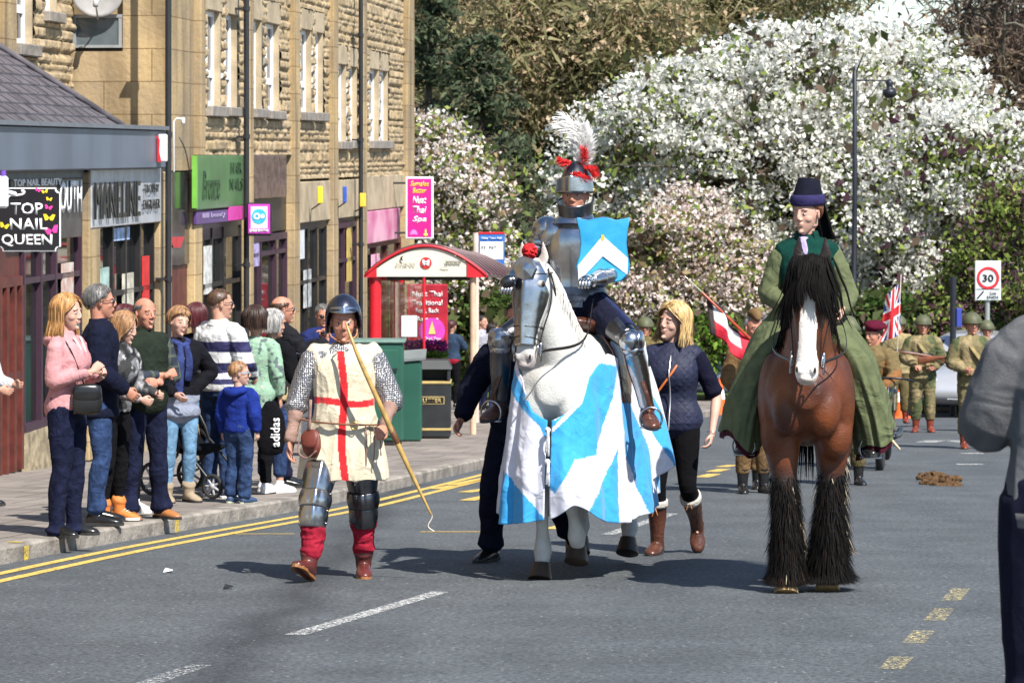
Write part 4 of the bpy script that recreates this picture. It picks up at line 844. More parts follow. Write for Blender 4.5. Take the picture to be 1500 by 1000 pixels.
class Person:
    def __init__(s,label,pos,yaw=0,h=1.75,fem=False,g=1.,head=(0,0,0),lean=(0,0),arms=None,legs=None,skin=None,vox=.012,neck=.0,hands=(None,None),group=None,twist=0,hs=1.07,headoff=(0,0,.006),belly=0.,smile=False,brow=None,eyes=True,seed=0,name='person',hcurl=(.5,.5),root=None,bust=1.):
        g=g*.94; s.k=h/1.75; s.fem=fem; s.g=g; s.lean=lean; s.vox=vox; s.skin=skin or SKIN; s.twist=math.radians(twist); s.seed=seed; s.belly=belly; s.hcurl=hcurl
        s.root=root if root else empty(name,pos,math.radians(yaw),label,'person',group)
        s.prof=[list(x) for x in (FEML if fem else MALE)]
        J=dict(shL=(-.185,.0,1.415),shR=(.185,.0,1.415),elL=(-.232,.03,1.14),elR=(.232,.03,1.14),wrL=(-.235,-.04,.90),wrR=(.235,-.04,.90),
            hipL=(-.09,0,.92),hipR=(.09,0,.92),knL=(-.10,-.02,.50),knR=(.10,-.02,.50),anL=(-.11,.02,.085),anR=(.11,.02,.085))
        if fem:
            for a in 'LR': J['sh'+a]=(J['sh'+a][0]*.89,0,1.405)
        if g!=1:
            for a in ('elL','elR','wrL','wrR','shL','shR'): J[a]=(J[a][0]*(1+(g-1)*.7),J[a][1],J[a][2])
        c,t=math.cos(s.twist),math.sin(s.twist)
        for a in ('shL','shR'): x,y,z=J[a]; J[a]=(x*c-y*t,x*t+y*c,z)
        for a in ('shL','shR','elL','elR','wrL','wrR'): x,y,z=J[a]; o=s.sp(z); J[a]=(x+o[0],y+o[1],z)
        for d in (arms,legs):
            if d: J.update(d)
        s.J={k:Vector(v) for k,v in J.items()}
        o=s.sp(1.5); s.neckb=Vector((o[0],o[1]+.01,1.49)); s.headc=Vector((o[0]*1.05,o[1]*1.1-.005,1.632))+Vector(headoff); s.hs=hs
        y,p,r=[math.radians(a) for a in head]
        s.HM=Matrix.Translation(s.headc)@Matrix.Rotation(y,4,'Z')@Matrix.Rotation(p,4,'X')@Matrix.Rotation(r,4,'Y')@Matrix.Scale(hs,4)
        s.hands=hands; s.smile=smile; s.eyes=eyes; s.brow=brow or BROWM; s.scale=Matrix.Scale(s.k,4); s.body()
    def sp(s,z): 
        t=max(0,(z-.95)/.45); return (s.lean[0]*t,s.lean[1]*t)
    def torso(s,mb,z0,z1,off,flare=0.,extra=None,twist=True,seg=20,gy=1.):
        secs=[]
        zs=sorted(set([z0,z1]+[p[0] for p in s.prof if z0<p[0]<z1]))
        for z in zs:
            if z<=s.prof[0][0]: a,b,cx,cy=.165,.12,0,0
            else:
                for i in range(len(s.prof)-1):
                    if s.prof[i][0]<=z<=s.prof[i+1][0]:
                        t=(z-s.prof[i][0])/(s.prof[i+1][0]-s.prof[i][0]); q=[s.prof[i][j]*(1-t)+s.prof[i+1][j]*t for j in range(5)]; _,a,b,cx,cy=q; break
                else: _,a,b,cx,cy=s.prof[-1]
            if z<.95: a=max(a,.15); b=max(b,.11)
            gg=s.g if z<1.42 else 1+(s.g-1)*.4
            bl=s.belly*math.exp(-((z-1.08)/.13)**2)
            f=flare*max(0,(1.0-z)/.3) if flare else 0
            o=s.sp(z); secs.append(((cx+o[0],cy+o[1]-bl*.6,z),(a*gg+off+f,(b*gg*gy+off+f+bl))))
        mb.tube([x[0] for x in secs],[x[1] for x in secs],seg=seg,n=3,up=(0,1,0),pw=2.25)
        if z1>1.38:
            for a in 'LR':
                sh=s.J['sh'+a]; o=s.sp(1.42); mb.tube([(o[0],o[1]+.005,1.42),((o[0]+sh.x)/2,(o[1]+sh.y)/2,1.42),sh],[.050+off,.052+off*.9,.050*s.g+off*.85],seg=12,up=(0,1,0),n=2)
    def arm(s,mb,a,t0=0.,t1=1.,off=0.,cuff=0.,seg=12,bag=0.):
        sh,el,wr=s.J['sh'+a],s.J['el'+a],s.J['wr'+a]; m=.92 if s.fem else 1.; g=m*(1+(s.g-1)*.8)
        L1=(el-sh).length;L2=(wr-el).length
        R=[(0,.056),(.15,.054),(.4,.046),(.55,.040),(.62,.041),(.8,.033),(1.,.0255)]
        ts=sorted(set([t0,t1]+[r[0] for r in R if t0<r[0]<t1]+[.5]*(t0<.5<t1)))
        P=[];RR=[]
        for t in ts:
            p=sh.lerp(el,t*2) if t<=.5 else el.lerp(wr,t*2-1)
            r=np.interp(t,[x[0] for x in R],[x[1] for x in R])*g; P.append(p); RR.append(r+off+bag*math.sin(PI*min(1,t*1.1)))
        if cuff: RR[-1]+=cuff
        mb.tube(P,RR,seg=seg,n=3,up=(.3,1,.1))
    def leg(s,mb,a,t0=0.,t1=1.,off=0.,hem=0.,seg=14,bag=0.):
        hp,kn,an=s.J['hip'+a],s.J['kn'+a],s.J['an'+a]; g=1+(s.g-1)*.7+(.05 if s.fem else 0)
        R=[(-.05,.09),(0,.092),(.15,.085),(.35,.068),(.5,.054),(.55,.053),(.68,.056),(.85,.042),(1.,.036)]
        ts=sorted(set([t0,t1]+[r[0] for r in R if t0<r[0]<t1]))
        P=[];RR=[]
        for t in ts:
            p=hp.lerp(kn,t*2) if t<=.5 else kn.lerp(an,t*2-1)
            if .55<t<.9: p=p+Vector((0,.012,0))
            r=np.interp(t,[x[0] for x in R],[x[1] for x in R])*g; P.append(p); RR.append(r+off+bag*max(0,t))
        if hem: RR[-1]+=hem; 
        mb.tube(P,RR,seg=seg,n=3,up=(.1,1,.1))
    def add(s,mb,name,m,vox=None,smooth=3,disp=None,parent=None,remeshed=True,color=None,auto=None):
        if s.k!=1: mb.xf(s.scale)
        if remeshed:
            me=remesh(mb,name,vox or s.vox,smooth,disp=disp,color=color); return mesh_obj(name,me,m,parent or s.root)
        return mb.build(name,m,parent or s.root,smooth=auto is None,auto=auto)
    def headsolid(s):
        mb=MB(); f=s.fem
        mb.ell((0,.012,.030),(.073,.094,.086),20,14)
        mb.tube([(0,-.012,.07),(0,-.014,.03),(0,-.018,-.01),(0,-.026,-.05),(0,-.040,-.085),(0,-.052,-.108)],[(.060,.068),(.066,.076),(.066,.074),(.058 if not f else .054,.064),(.042 if not f else .036,.046),(.024 if not f else .018,.028)],seg=20,n=3,up=(0,-1,0))
        ny=.006 if f else .0
        mb.tube([(0,-.084,.026),(0,-.096+ny*.5,.004),(0,-.1045+ny,-.014),(0,-.1065+ny,-.026)],[(.009,.010),(.009,.011),(.0115,.012),(.012,.010)],seg=10,n=2,up=(0,-1,0))
        for x in (-1,1):
            mb.ell((x*.012,-.096,-.030),(.009,.012,.008),8,6)
            mb.ell((x*.028,-.079,.027),(.026,.011,.008),10,6)
            mb.ell((x*.033,-.047,-.022),(.028,.032,.030),12,8)
            mb.ell((x*.074,.008,-.002),(.008,.017,.029),10,8,R=Matrix.Rotation(x*.35,3,'Z'))
        mb.ell((0,-.086,-.053),(.022,.011,.008),10,6); mb.ell((0,-.084,-.064),(.018,.011,.008),10,6); mb.ell((0,-.076,-.100),(.016,.013,.012),10,6)
        mb.tube([(0,.02,.0),(0,.022,-.07)],[.056,.052],seg=14,up=(0,1,0)); return mb
    def body(s):
        ms=[]
        mb=MB(); s.torso(mb,.96,1.5,-.018)
        for a in 'LR': s.arm(mb,a,0,1.03,-.001); s.leg(mb,a,-.05,1.0,-.003); s.foot(mb,a,body=True,off=-.014)
        mb.xf(s.scale); ms.append(remesh(mb,'b',max(.012,s.vox),3))
        mb=s.headsolid(); mb.xf(s.HM)
        mb.tube([s.neckb-Vector((0,0,.06)),s.neckb,s.HM@Vector((0,.02,-.06))],[.075,(.054 if not s.fem else .045),(.056 if not s.fem else .046)],seg=16,n=4,up=(0,1,0))
        mb.xf(s.scale); ms.append(remesh(mb,'h',.0045 if s.vox<.011 else .0075,3))
        for a,hd in zip('LR',s.hands):
            if hd=='none': continue
            wr,el=s.J['wr'+a],s.J['el'+a]; d=(wr-el).normalized(); sg=-1 if a=='L' else 1
            cu=s.hcurl[0 if a=='L' else 1]
            if hd is None: dd=d; pn=Vector((-sg,0.0,0)); 
            else: dd,pn=Vector(hd[0]),Vector(hd[1])
            # thumb lies towards the front (-y) in a hanging hand
            S_,D_,U_=frame(dd,pn); th=hd[2] if hd and len(hd)>2 else (1 if S_.y<0 else -1)
            hb=hand_mb(wr,dd,pn,th,cu,r=.98 if not s.fem else .9); hb.xf(s.scale); ms.append(remesh(hb,'hd',.0038,1))
        s.bodyo=mesh_obj('body',joinmeshes('body',ms),s.skin,s.root)
        if s.eyes:
            for x in (-1,1):
                mb=MB(); mb.cur=0; mb.ell((x*.030,-.0775,.003),(.0125,.0118,.0050),12,8); mb.cur=1; mb.ell((x*.030,-.0855,.003),(.0050,.0045,.0048),10,6)
                mb.tube([(x*.017,-.086,.005),(x*.030,-.0900,.0090),(x*.044,-.080,.005)],[.0005,.0012,.0005],seg=5,n=2)
                mb.xf(s.scale@s.HM); mb.build('eye',[EYEW,EYED],s.root,smooth=True)
                mb=MB(); mb.tube([(x*.015,-.0895,.026),(x*.030,-.0905,.030),(x*.048,-.0765,.026)],[(.0016,.0012),(.002,.0012),(.001,.001)],seg=6,n=3); mb.xf(s.scale@s.HM); mb.build('eyebrow',s.brow,s.root,smooth=True)
            mb=MB(); w=.026 if s.smile else .021; up_=.008 if s.smile else 0
            mb.tube([(-w,-.0785,-.058+up_),(-w*.4,-.0935,-.0545),(0,-.0945,-.0555),(w*.4,-.0935,-.0545),(w,-.0785,-.058+up_)],[.0006,.0022,.0020,.0022,.0006],seg=6,n=3)
            mb.tube([(-w*.8,-.081,-.061+up_),(0,-.0925,-.0655),(w*.8,-.081,-.061+up_)],[.0006,.0030,.0006],seg=6,n=4)
            mb.xf(s.scale@s.HM); lp=mb.build('lips',LIPD if s.fem else LIP,s.root,smooth=True)
            if s.smile:
                mb=MB(); mb.tube([(-w*.7,-.0845,-.0590+up_*.5),(0,-.0935,-.0605),(w*.7,-.0845,-.0590+up_*.5)],[.0012,.0030,.0012],seg=6,n=4); mb.xf(s.scale@s.HM); mb.build('teeth',TEETH,lp,smooth=True)
    def fdir(s,a):
        d=getattr(s,'fd',{}).get(a); return Vector(d).normalized() if d else Vector((-.18 if a=='L' else .18,-1,0)).normalized()
    def foot(s,mb,a,body=False,off=0.,toe=None):
        an=s.J['an'+a]; d=s.fdir(a); up=Vector((0,0,1)); up=(up-d*up.dot(d)).normalized()
        P=lambda y,z: an+d*y+up*z
        k=.92 if s.fem else 1.
        if body:
            mb.tube([P(-.04,-.045),P(.0,-.045),P(.05,-.05)],[.018,.022,.014],seg=8); mb.tube([an+up*.03,P(-.01,-.02)],.026,seg=8); return
        mb.tube([P(-.055,-.045),P(-.02,-.04),P(.05,-.043),P(.11*k,-.052),P(.165*k,-.060),P(.195*k,-.064)],[(.030+off,.034+off),(.034+off,.040+off),(.039+off,.036+off),(.045+off,.028+off),(.037+off,.020+off),(.02+off,.012+off)],seg=14,n=3,up=up)
        mb.tube([an+up*.03,P(-.01,-.02)],[.036+off,.038+off],seg=12,up=(0,1,0))
    def shoes(s,m,sole=None,name='shoe',shaft=0.,boff=.008,off=.006,smooth=3,heel=0.,shaft_off=0.,mats=None,laces=None):
        for a in 'LR':
            mb=MB(); s.foot(mb,a,off=off)
            if shaft:
                an,kn=s.J['an'+a],s.J['kn'+a]; t=shaft; mb.tube([an-Vector((0,0,.03)),an.lerp(kn,t*.3),an.lerp(kn,t*.7)+Vector((0,.01,0)),an.lerp(kn,t)],[.042+boff,.046+boff,.056+boff+shaft_off,.058+boff+shaft_off],seg=16,n=3,up=(0,1,0))
            o=s.add(mb,name,(mats or {}).get(a,m),vox=min(s.vox,.008),smooth=2)
            if sole:
                an=s.J['an'+a]; d=s.fdir(a); up=Vector((0,0,1)); up=(up-d*up.dot(d)).normalized(); sd=d.cross(up); k=.92 if s.fem else 1.
                ol=[(-.085,.0),(-.075,.03),(-.02,.036),(.05,.038),(.12,.05),(.17,.043),(.205,.02),(.212,0)]
                pts=[(y*k,w) for y,w in ol]+[(y*k,-w) for y,w in ol[::-1][1:-1]]
                mb=MB(); mb.prism([an+d*y+sd*w-up*.085 for y,w in pts],up*.022)
                if heel: mb.prism([an+d*y+sd*w-up*(.085) for y,w in [(-.085,.0),(-.075,.03),(-.02,.033),(-.02,-.033),(-.075,-.03)]],-up*heel)
                if s.k!=1: mb.xf(s.scale)
                mb.build('sole',sole,o)
            if laces:
                an=s.J['an'+a]; mb=MB()
                for i in range(4): 
                    p=an+s.fdir(a)*(.035+.022*i)+Vector((0,0,.012-.012*i)); sd=s.fdir(a).cross(Vector((0,0,1))); mb.tube([p-sd*.025,p+Vector((0,0,.006)),p+sd*.025],.003,seg=5)
                if s.k!=1: mb.xf(s.scale)
                mb.build('laces',laces,o,smooth=True)
    def trousers(s,m,off=.012,hem=.012,t1=.97,top=1.02,bag=.008,name='trousers',amp=.008,sc=(6,6,13),vox=None,ts=None):
        mb=MB(); s.torso(mb,.86,top,off)
        for a in 'LR': s.leg(mb,a,-.06,(ts or {}).get(a,t1),off,hem,bag=bag)
        return s.add(mb,name,m,vox=vox,disp=folds(amp,sc,s.seed+1))
    def top(s,m,z0=.88,z1=1.46,off=.018,sleeve=.98,cuff=.0,name='jumper',flare=0.,amp=.009,sc=(6,6,12),bag=.006,collar=0.,vox=None,color=None,arms='LR',gy=1.,armoff=None,smooth=3):
        mb=MB(); s.torso(mb,z0,z1,off,flare,gy=gy)
        if sleeve:
            for a in arms: s.arm(mb,a,0.,sleeve,(off if armoff is None else armoff),cuff,bag=bag)
        if collar:
            n=s.neckb; mb.tube([n-Vector((0,0,.03)),n+Vector((0,.004,collar))],[.075,.066],seg=16,up=(0,1,0),round_=False)
        return s.add(mb,name,m,vox=vox,disp=folds(amp,sc,s.seed+2),color=color,smooth=smooth)
    def collar(s,m,hgt=.05,r=.07,open_=.5,name='collar',off=0.,front=-1):
        """folded collar ring open at the front"""
        n=s.neckb; mb=MB()
        def fn(u,v):
            a=(-PI/2)+open_+u*(2*PI-2*open_); rr=r+.02*(1-v)*1.2-.012*abs(v-.5); z=-.035+hgt*v - (.03*(math.sin(a)<-.3)*(1-v))
            return n+Vector((rr*math.cos(a)*1.05,rr*math.sin(a),z))
        mb.grid(fn,26,4)
        def fn2(u,v):
            a=(-PI/2)+open_+u*(2*PI-2*open_); rr=r-.006+.028*v; z=-.035+hgt*(1-v)*1.02; return n+Vector((rr*math.cos(a)*1.05,rr*math.sin(a),z))
        mb.grid(fn2,26,4)
        if s.k!=1: mb.xf(s.scale)
        o=mb.build(name,m,s.root,smooth=True); q=o.modifiers.new('t','SOLIDIFY'); q.thickness=.006; return o
    def hair(s,m,style='short',length=.0,n=260,thick=.012,recede=0.,wave=.0,fringe=False,w=.006,part=0.,name='hair',vol=.0,tail=None,back=True,topbald=False):
        n=int(n*1.9); w=w*.55
        mb=MB(); R0=Vector((.073+thick,.094+thick,.086+thick)); C0=Vector((0,.012,.03))
        def low(az): # az 0 = front
            c=math.cos(az); 
            return np.interp(c,[-1,-.5,0,.45,.75,1],[-42,-30,-12,5,30,33])
        def pt(az,el,dr=0.):
            d=Vector((math.sin(az)*math.cos(el),-math.cos(az)*math.cos(el),math.sin(el)))
            return C0+Vector((d.x*(R0.x+dr),d.y*(R0.y+dr),d.z*(R0.z+dr)))
        def fn(u,v):
            az=u*2*PI-PI; l=math.radians(low(az)); 
            hi=PI/2 
            if recede: 
                if math.cos(az)>.2: l=math.radians(33+recede*50*max(0,math.cos(az)-.2))
            el=hi+(l-hi)*v; dr=-.0005-.016*max(0,v-.9)/.1+ .004*(noise.noise(Vector((math.sin(az)*3,math.cos(az)*3,el*4+s.seed)))) 
            return pt(az,el,dr+vol*(1-v*.3))
        if topbald:
            def fb_(u,v):
                az=PI*.28+u*(2*PI-PI*.56); l=math.radians(low(az)); el=math.radians(26)+(l-math.radians(26))*v; return pt(az,el,-.013+.011*math.sin(PI*v)**.5)
            mb.grid(fb_,40,8)
        else: mb.grid(fn,48,14,closeu=True)
        rnd=random.Random(s.seed+5)
        roots=[]
        for i in range(n):
            az=rnd.uniform(-PI,PI); l=math.radians(low(az)); hi=math.radians(24) if topbald else PI/2*.98
            if topbald and abs(az)<PI*.28: continue
            if recede and math.cos(az)>.2: l=math.radians(33+recede*50*(math.cos(az)-.2))
            el=l+(hi-l)*rnd.random()**.8; roots.append((az,el,rnd.random(),rnd.uniform(.8,1.1),rnd.uniform(-1,1)))
        if style=='short':
            L=length or .045
            def fs(r,t):
                az,el,a,b,c=r; e=el-L*b*t/.1*(.9); return pt(az+c*.10*t,max(e,math.radians(low(az))-.10),-.003+.006*t*(1-t)*2*a+.002*a+vol)
            strands(mb,roots,fs,w=w*.7,n=4)
        else:
            L=length
            def fl(r,t):
                az,el,a,b,c=r
                if not fringe and abs(az)<.9: az=math.copysign(max(abs(az),.06),az if abs(az)>.02 else c)
                Ls=L*b; arc=(el-math.radians(5))*.1
                dd=t*(arc+Ls)
                azt=az
                if abs(az)<1.25: azt=math.copysign(abs(az)+(1.32-abs(az))*min(1,t*2.8),az)   # parts away from the face
                if dd<arc: e=el-dd/.1; p=pt(azt,e,.004+vol+.006*a)
                else:
                    p=pt(azt,math.radians(5),.004+vol+.006*a); drop=dd-arc; p=p+Vector((0,0,-drop)); 
                    q=Vector((p.x,p.y-.012,0)); 
                    if drop>.09: f=1+.18*min(1,(drop-.09)/.12)*(.6+.5*a); p.x*=f; p.y=.012+(p.y-.012)*f*(1.05 if p.y>0 else .9)
                    p.x+=wave*math.sin(drop*32+c*3)*min(1,drop*8)*(.5+a*.5); p.y+=wave*math.cos(drop*28+c*5)*min(1,drop*8)*.7
                    p.x+=c*.012*drop*6*a
                return p
            strands(mb,roots,fl,w=w*1.3,n=12)
            if fringe:
                fr=[(rnd.uniform(-.75,.75),rnd.uniform(.75,1.3),rnd.random(),1,rnd.uniform(-1,1)) for _ in range(60)]
                strands(mb,fr,lambda r,t: pt(r[0]*(1+.1*t)+part*t*.4,r[1]-(r[1]-.32)*t,.006+.008*math.sin(PI*t)),w=w*1.3,n=6)
        if tail: 
            tr=[(rnd.uniform(-1,1),rnd.uniform(-1,1),rnd.random()) for _ in range(90)]
            strands(mb,tr,lambda r,t: Vector((tail[0]+r[0]*.028*(.5+math.sin(PI*min(1,t+.15))),.105+tail[1]*t+r[1]*.022,.03+tail[2]*t-.02*math.sin(PI*t)*0+ .01*r[1])),w=.007,n=8)
        mb.xf(s.scale@s.HM); return mb.build(name,m,s.root,smooth=True)
    def glasses(s,m=SHADES,name='sunglasses',up=False):
        mb=MB(); z=.006 if not up else .085; y=-.099 if not up else -.075
        for x in (-1,1):
            mb.ell((x*.032,y+.004,z-.002),(.025,.006,.017),12,6,R=Matrix.Rotation(x*.25,3,'Z')); mb.tube([(x*.055,y+.014,z+.006),(x*.078,y+.05,z+.006),(x*.080,.015,z+.004)],.0028,seg=5)
        mb.tube([(-.012,y-.002,z+.004),(.012,y-.002,z+.004)],.003,seg=5); mb.xf(s.scale@s.HM); mb.build(name,m,s.root,smooth=True)
    def bits(s,fn,name,m,head=False,parent=None,auto=None,**k):
        mb=MB(); fn(mb)
        if head: mb.xf(s.HM)
        if s.k!=1: mb.xf(s.scale)
        return mb.build(name,m,parent or s.root,smooth=auto is None,auto=auto,**k)
TY_=mat('motor_tyre',(.015,.015,.015),rough=.8)
def PG(x,y,kerb=False): return G(x,y,.12 if kerb else 0.)
DEN=cloth('dark_blue_denim',(.011,.014,.038),var=.35); DENM=cloth('mid_blue_denim',(.032,.060,.145),var=.4); DENL=cloth('light_blue_denim',(.16,.30,.46),var=.3); BLKC=cloth('black_cloth',(.006,.006,.008)); NAVY=cloth('navy_cloth',(.008,.010,.026)); 
SOLE=mat('black_sole',(.02,.02,.02),rough=.8); SOLEW=mat('white_sole',(.75,.74,.7),rough=.6)
def ringm(mb,c,r,t,axis='x',n=28,seg=8):
    pts=[]
    for i in range(n+1):
        a=2*PI*i/n; pts.append((c[0],c[1]+r*math.cos(a),c[2]+r*math.sin(a)) if axis=='x' else (c[0]+r*math.cos(a),c[1],c[2]+r*math.sin(a)))
    mb.tube(pts,t,seg=seg,cap=False,up=(1,0,0) if axis=='x' else (0,1,0))
# ---------------------------------------------------------------- spectators on the pavement
def strap(P,pts,r,name,m,parent=None,n=6): return P.bits(lambda mb: mb.tube(pts,r,seg=6,n=n),name,m,parent=parent)
def bag(label,pos,yaw,w,d,h,m,cat='bag',name='handbag',flap=True,k=1.):
    e=empty(name,pos,math.radians(yaw),label,cat)
    mb=MB(); mb.tube([(0,0,-h/2),(0,0,-h*.2),(0,0,h*.35),(0,0,h/2)],[(w/2*.9,d/2*.8),(w/2,d/2),(w/2*.95,d/2*.8),(w/2*.85,d/2*.4)],seg=16,n=3,up=(0,1,0),pw=4,round_=True); mb.build('pouch',m,e,smooth=True)
    if flap: mb=MB(); mb.tube([(0,-d*.12,h*.5),(0,-d*.1,h*.1),(0,-d*.1,-h*.02)],[(w/2*.88,d*.45),(w/2*.98,d*.46),(w/2*.8,d*.42)],seg=16,n=2,up=(0,1,0),pw=3.5); mb.build('flap',m,e,smooth=True)
    return e
# 1 woman in pink
p=Person('strawberry blonde woman in a pink hooded top at the near end of the crowd',PG(98,784,True),70,1.72,fem=True,g=1.1,head=(0,0,0),vox=.010,legs=dict(knL=(-.08,.0,.5),anL=(-.08,.04,.085),knR=(.08,-.03,.5),anR=(.08,-.02,.085)),
  arms=dict(elL=(-.21,-.0,1.15),wrL=(-.10,-.26,1.22),elR=(.21,-.0,1.15),wrR=(.08,-.25,1.18)),hands=(((.4,-.5,.6),(1,0,.2)),((-.5,-.5,.5),(-1,0,.3))),skin=SKIN_P,smile=True,seed=1,hcurl=(.9,1.1))
p.trousers(DEN,off=.006,hem=.035,bag=.014,t1=1.05); PINKT=cloth('pink_jersey',(.62,.30,.31)); p.top(PINKT,z0=.90,off=.014,sleeve=.93,name='hooded_top',bag=.01,collar=.02)
def hood(mb): mb.tube([(-.11,.02,1.45),(-.08,.10,1.44),(0,.13,1.42),(.08,.10,1.44),(.11,.02,1.45)],[(.025,.03),(.035,.045),(.04,.055),(.035,.045),(.025,.03)],seg=10,n=4)
p.bits(hood,'hood',PINKT); p.bits(lambda mb:(mb.tube([(-.05,-.085,1.46),(-.03,-.115,1.40),(-.02,-.15,1.31)],[(.012,.008)]*3,seg=6,n=3),mb.tube([(.05,-.085,1.46),(.035,-.12,1.40),(.03,-.15,1.31)],[(.012,.008)]*3,seg=6,n=3)),'hood_lining',cloth('white_lining',(.7,.68,.68)))
p.shoes(BLKLEA,SOLE); p.hair(H_STR,'long',.21,n=420,wave=.006,w=.007,vol=.006)
strap(p,[(-.10,.0,1.49),(-.13,-.11,1.36),(-.02,-.16,1.1),(.155,-.10,.98)],(.006),'bag_strap',BLKLEA); strap(p,[(-.10,.02,1.49),(-.04,.14,1.3),(.12,.13,1.1),(.20,.06,.98)],(.006),'bag_strap',BLKLEA)
b_=p.root; bag('black leather shoulder bag at the hip of the woman in pink',PG(98,784,True)+Vector((.17,-.17,1.0)),12,.22,.08,.19,BLKLEA)
# 2 grey-haired man in navy jacket
p=Person('grey haired man with glasses in a navy jacket behind the woman in pink',PG(139,772,True)+Vector((0,.25,0)),95,1.80,head=(10,-4,0),vox=.011,skin=SKIN_R,seed=2,arms=dict(elL=(-.25,-.02,1.14),wrL=(-.2,-.2,1.0)))
p.trousers(DENM,hem=.02); p.top(NAVY,z0=.80,off=.035,sleeve=.97,name='jacket',collar=.035,amp=.012); p.shoes(BLKLEA,SOLE); p.hair(H_DG,'short',.05,n=380,vol=.004); p.glasses(mat('thin_glasses',(.02,.02,.02),rough=.2),'glasses')
# 3 teenage girl in camouflage
CAMO=attrmat('camouflage_print',wr=.5); 
def camoc(co): 
    n=vnoise(co,17,3); m=vnoise(co,23,8); c=np.full((len(co),3),.035); c[n>.55]=(.16,.16,.17); c[m>.68]=(.36,.35,.36); c[(n<.35)]=(.012,.012,.014); return c
p=Person('girl with long light brown hair in a grey camouflage top, leaning forward',PG(163,765,True)+Vector((0,.12,0)),62,1.60,fem=True,g=.98,head=(10,12,0),lean=(0,-.08),vox=.010,seed=3,skin=SKIN_P,arms=dict(elL=(-.19,-.12,1.14),wrL=(-.1,-.36,1.05),elR=(.19,-.12,1.14),wrR=(.13,-.36,1.08)),hcurl=(1,1))
p.trousers(BLKC,off=.004,hem=0,bag=0,t1=.93); p.top(CAMO,z0=.93,off=.02,sleeve=.95,name='camouflage_top',color=camoc,collar=.03); ORN=mat('orange_canvas',(.52,.16,.03),rough=.7)
p.shoes(ORN,SOLEW,shaft=.22,laces=SOLEW); p.hair(H_LBR,'long',.42,n=480,wave=.008,w=.007,vol=.006,fringe=False)
# 4 maroon haired woman behind
p=Person('maroon haired woman in a black top, left of the man in the green gilet',PG(185,758,True)+Vector((-.05,.35,0)),40,1.64,fem=True,g=1.,head=(30,0,0),vox=.012,seed=4)
p.trousers(BLKC,off=.006,hem=0,bag=0); p.top(BLKC,off=.02); p.shoes(mat('white_trainer',(.72,.71,.70),rough=.5),SOLEW); p.hair(H_RED,'long',.12,n=320,wave=.004,w=.008,vol=.008,fringe=True)
# 5 bald man with green gilet
GIL=cloth('dark_green_quilting',(.020,.028,.019)); CHK=attrmat('dark_check_shirt',wr=.4)
def chk(co): 
    c=np.zeros((len(co),3))+np.array((.022,.03,.045)); l=(np.sin(co[:,2]*75)>.82)|(np.sin(co[:,0]*75)>.82); c[l]=(.07,.08,.06); return c
p=Person('balding smiling man in a dark green quilted gilet with folded arms',PG(212,760,True),42,1.73,g=1.05,head=(-2,0,0),vox=.010,skin=SKIN_R,smile=True,seed=5,belly=.03,legs=dict(knL=(-.11,0,.5),anL=(-.14,.02,.085),knR=(.11,-.03,.5),anR=(.15,-.02,.085)),
  arms=dict(elL=(-.27,-.03,1.14),wrL=(.05,-.24,1.16),elR=(.26,-.05,1.13),wrR=(-.02,-.22,1.10)),hands=(((.9,.1,.2),(0,.8,-.2)),((-.9,.1,.1),(0,.8,-.2))),hcurl=(.7,.7))
p.trousers(DEN,off=.012,hem=.03,bag=.016,t1=1.0); p.top(CHK,off=.008,sleeve=.9,name='shirt',color=chk,z0=.95); 
q=p.top(GIL,z0=.88,off=.024,sleeve=0,name='gilet',collar=.05,amp=.006,sc=(3,3,22)); p.shoes(TANLEA,SOLE,laces=SOLE); p.hair(H_DG,'short',.02,n=160,topbald=True,thick=.006)
# 6 smiling woman with scarf
SCF=cloth('blue_scarf',(.035,.05,.16),var=.4)
p=Person('smiling woman with sunglasses on her head and a blue scarf over a dark cardigan',PG(262,735,True)+Vector((0,.0,0)),30,1.66,fem=True,g=1.06,head=(5,0,8),vox=.011,skin=SKIN_P,smile=True,seed=6,arms=dict(elR=(.34,.04,1.18),wrR=(.14,-.04,1.02),elL=(-.22,.0,1.14),wrL=(-.12,-.2,1.0)),legs=dict(knR=(.09,-.05,.5),anR=(.1,.0,.085)))
p.trousers(DENL,off=.006,hem=.004,bag=0,t1=.93,amp=.006); p.top(cloth('grey_blue_tunic',(.28,.31,.40)),z0=.80,off=.02,sleeve=0,flare=.03,name='tunic'); p.top(cloth('dark_cardigan',(.009,.009,.013)),z0=.98,off=.028,sleeve=.95,name='cardigan',gy=.94)
p.bits(lambda mb:(mb.tube([(-.08,.03,1.47),(-.06,-.06,1.46),(0,-.10,1.43),(.06,-.06,1.46),(.08,.03,1.47),(0,.08,1.48),(-.08,.03,1.47)],[.03]*7,seg=8,n=3),mb.tube([(-.03,-.10,1.43),(-.05,-.16,1.3),(-.06,-.15,1.12),(-.07,-.15,.98)],[(.03,.02),(.04,.015),(.045,.012),(.05,.01)],seg=8,n=3),mb.tube([(.03,-.10,1.43),(.03,-.17,1.3),(.02,-.16,1.12)],[(.03,.02),(.035,.015),(.04,.01)],seg=8,n=3)),'scarf',SCF)
p.shoes(mat('stone_suede_boot',(.28,.22,.15),rough=.9),SOLE,shaft=.2); p.hair(H_LBR,'long',.04,n=330,fringe=True,w=.008,vol=.01); p.glasses(up=True)
# 7 dark red-haired woman behind
p=Person('woman with dark red hair turned away behind the woman with the blue scarf',PG(280,722,True)+Vector((0,.5,0)),150,1.68,fem=True,head=(0,0,0),vox=.013,seed=7,eyes=False)
p.trousers(BLKC,off=.006,hem=0,bag=0); p.top(BLKC,off=.022); p.shoes(BLKLEA,SOLE); p.hair(H_RED,'long',.12,n=300,w=.009,vol=.008)
